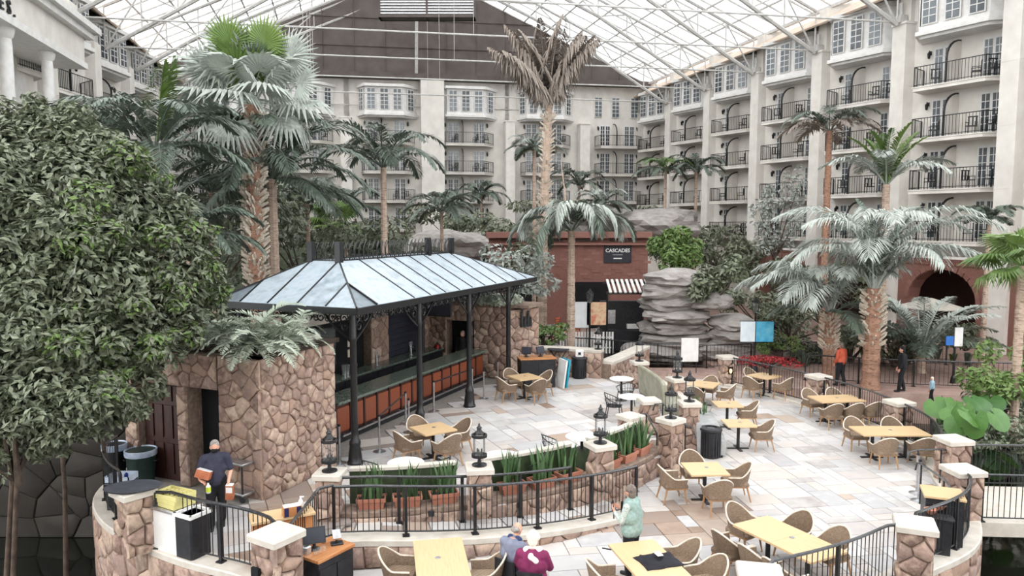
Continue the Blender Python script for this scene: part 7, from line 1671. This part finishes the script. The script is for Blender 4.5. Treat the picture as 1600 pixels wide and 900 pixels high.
for k in range(8):
    a, b = 2 * math.pi * k / 8, 2 * math.pi * (k + 1) / 8; m = MB(); m.add([(0, 0, 2.65), (1.5 * math.cos(a), 1.5 * math.sin(a), 2.2), (1.5 * math.cos(b), 1.5 * math.sin(b), 2.2), (0, 0, 2.63), (1.5 * math.cos(a), 1.5 * math.sin(a), 2.16), (1.5 * math.cos(b), 1.5 * math.sin(b), 2.16)], [(0, 1, 2), (5, 4, 3), (1, 4, 5, 2)]); m.build('canopy_gore', M['cap'], t)
# low wall with coping at the back of the terrace
kerb('low stone wall with pale coping behind the folding table', [Vector((.9, 28.3)), Vector((2.2, 28.0)), Vector((3.4, 27.5))], 1.6, .4, wid=.35, stones=1, size=.3, seed=51)
kerb('stone wall with broad pale coping running back from the terrace', [Vector((3.5, 27.5)), Vector((4.3, 28.8)), Vector((5.6, 31.2))], 1.15, 0, wid=.5, stones=1, size=.3, seed=52)
t = lantern_t = copy_tree(LP, Vector((3.25, 27.55, 1.6)), .3, 'black lantern on the low wall by the far litter bin')
# railings beyond the patio
railing('black railing along the stream behind the terrace', [Vector((.6, 34.8)), Vector((3.5, 33.9)), Vector((6.2, 32.6)), Vector((8.8, 32.0)), Vector((10.6, 32.4))], lambda p: 0, bal=.16, postgap=2.0)
railing('black railing on the near side of the brick path', [Vector((11.9, 29.6)), Vector((14.5, 28.6)), Vector((17.5, 28.0)), Vector((21.5, 27.6))], lambda p: 0, bal=.16, postgap=2.0)
railing('black railing on the far side of the brick path', [Vector((12.2, 33.0)), Vector((15.5, 32.6)), Vector((19.5, 32.8))], lambda p: 0, bal=.18, postgap=2.0)
# bridge
a_, b_ = PL['r1490'][0], PL['r1505'][0]
br = struct('floor'); br['label'] = 'concrete bridge deck over the pond at the right'
m = MB(); m.prism([(a_.x + .1, a_.y - .1), (a_.x + 8, a_.y - .6), (b_.x + 8.6, b_.y - .7), (b_.x + .1, b_.y - .1)], -.3, .0); m.build('deck', M['cap'], br)
railing('black railing on the far side of the bridge', [a_ + Vector((.35, -.15)), a_ + Vector((4, -.3)), a_ + Vector((7.5, -.5))], lambda p: 0)
railing('black railing on the near side of the bridge', [b_ + Vector((.4, -.05)), b_ + Vector((4, -.35)), b_ + Vector((8, -.6))], lambda p: 0)
# balcony chairs
def balcony_chair_mesh():
    m = MB(); m.box((0, 0, .42), (.46, .46, .04)); 
    for x in (-.18, 0, .18): m.box((x, -.22, .68), (.06, .03, .5))
    m.box((0, -.22, .92), (.46, .04, .06))
    for sx in (-1, 1):
        m.box((sx * .22, 0, .62), (.03, .44, .03))
        for sy in (-1, 1): m.cyl((sx * .21, sy * .2, 0), (sx * .21, sy * .2, .62), .018, n=4)
    return m.mesh('balcony_chair', M['iron'])
BC = balcony_chair_mesh()
for p, a, lab in chair_spots:
    if p.y < 30: continue
    q = p - cam.location; u = 800 + FPX * q.x / q.y; v = 350 - FPX * q.z / q.y
    if not (0 < u < 1600 and 0 < v < 400): continue
    tag(put('balcony_chair', BC, None, p, a), lab, 'chair', 'balcony chairs')
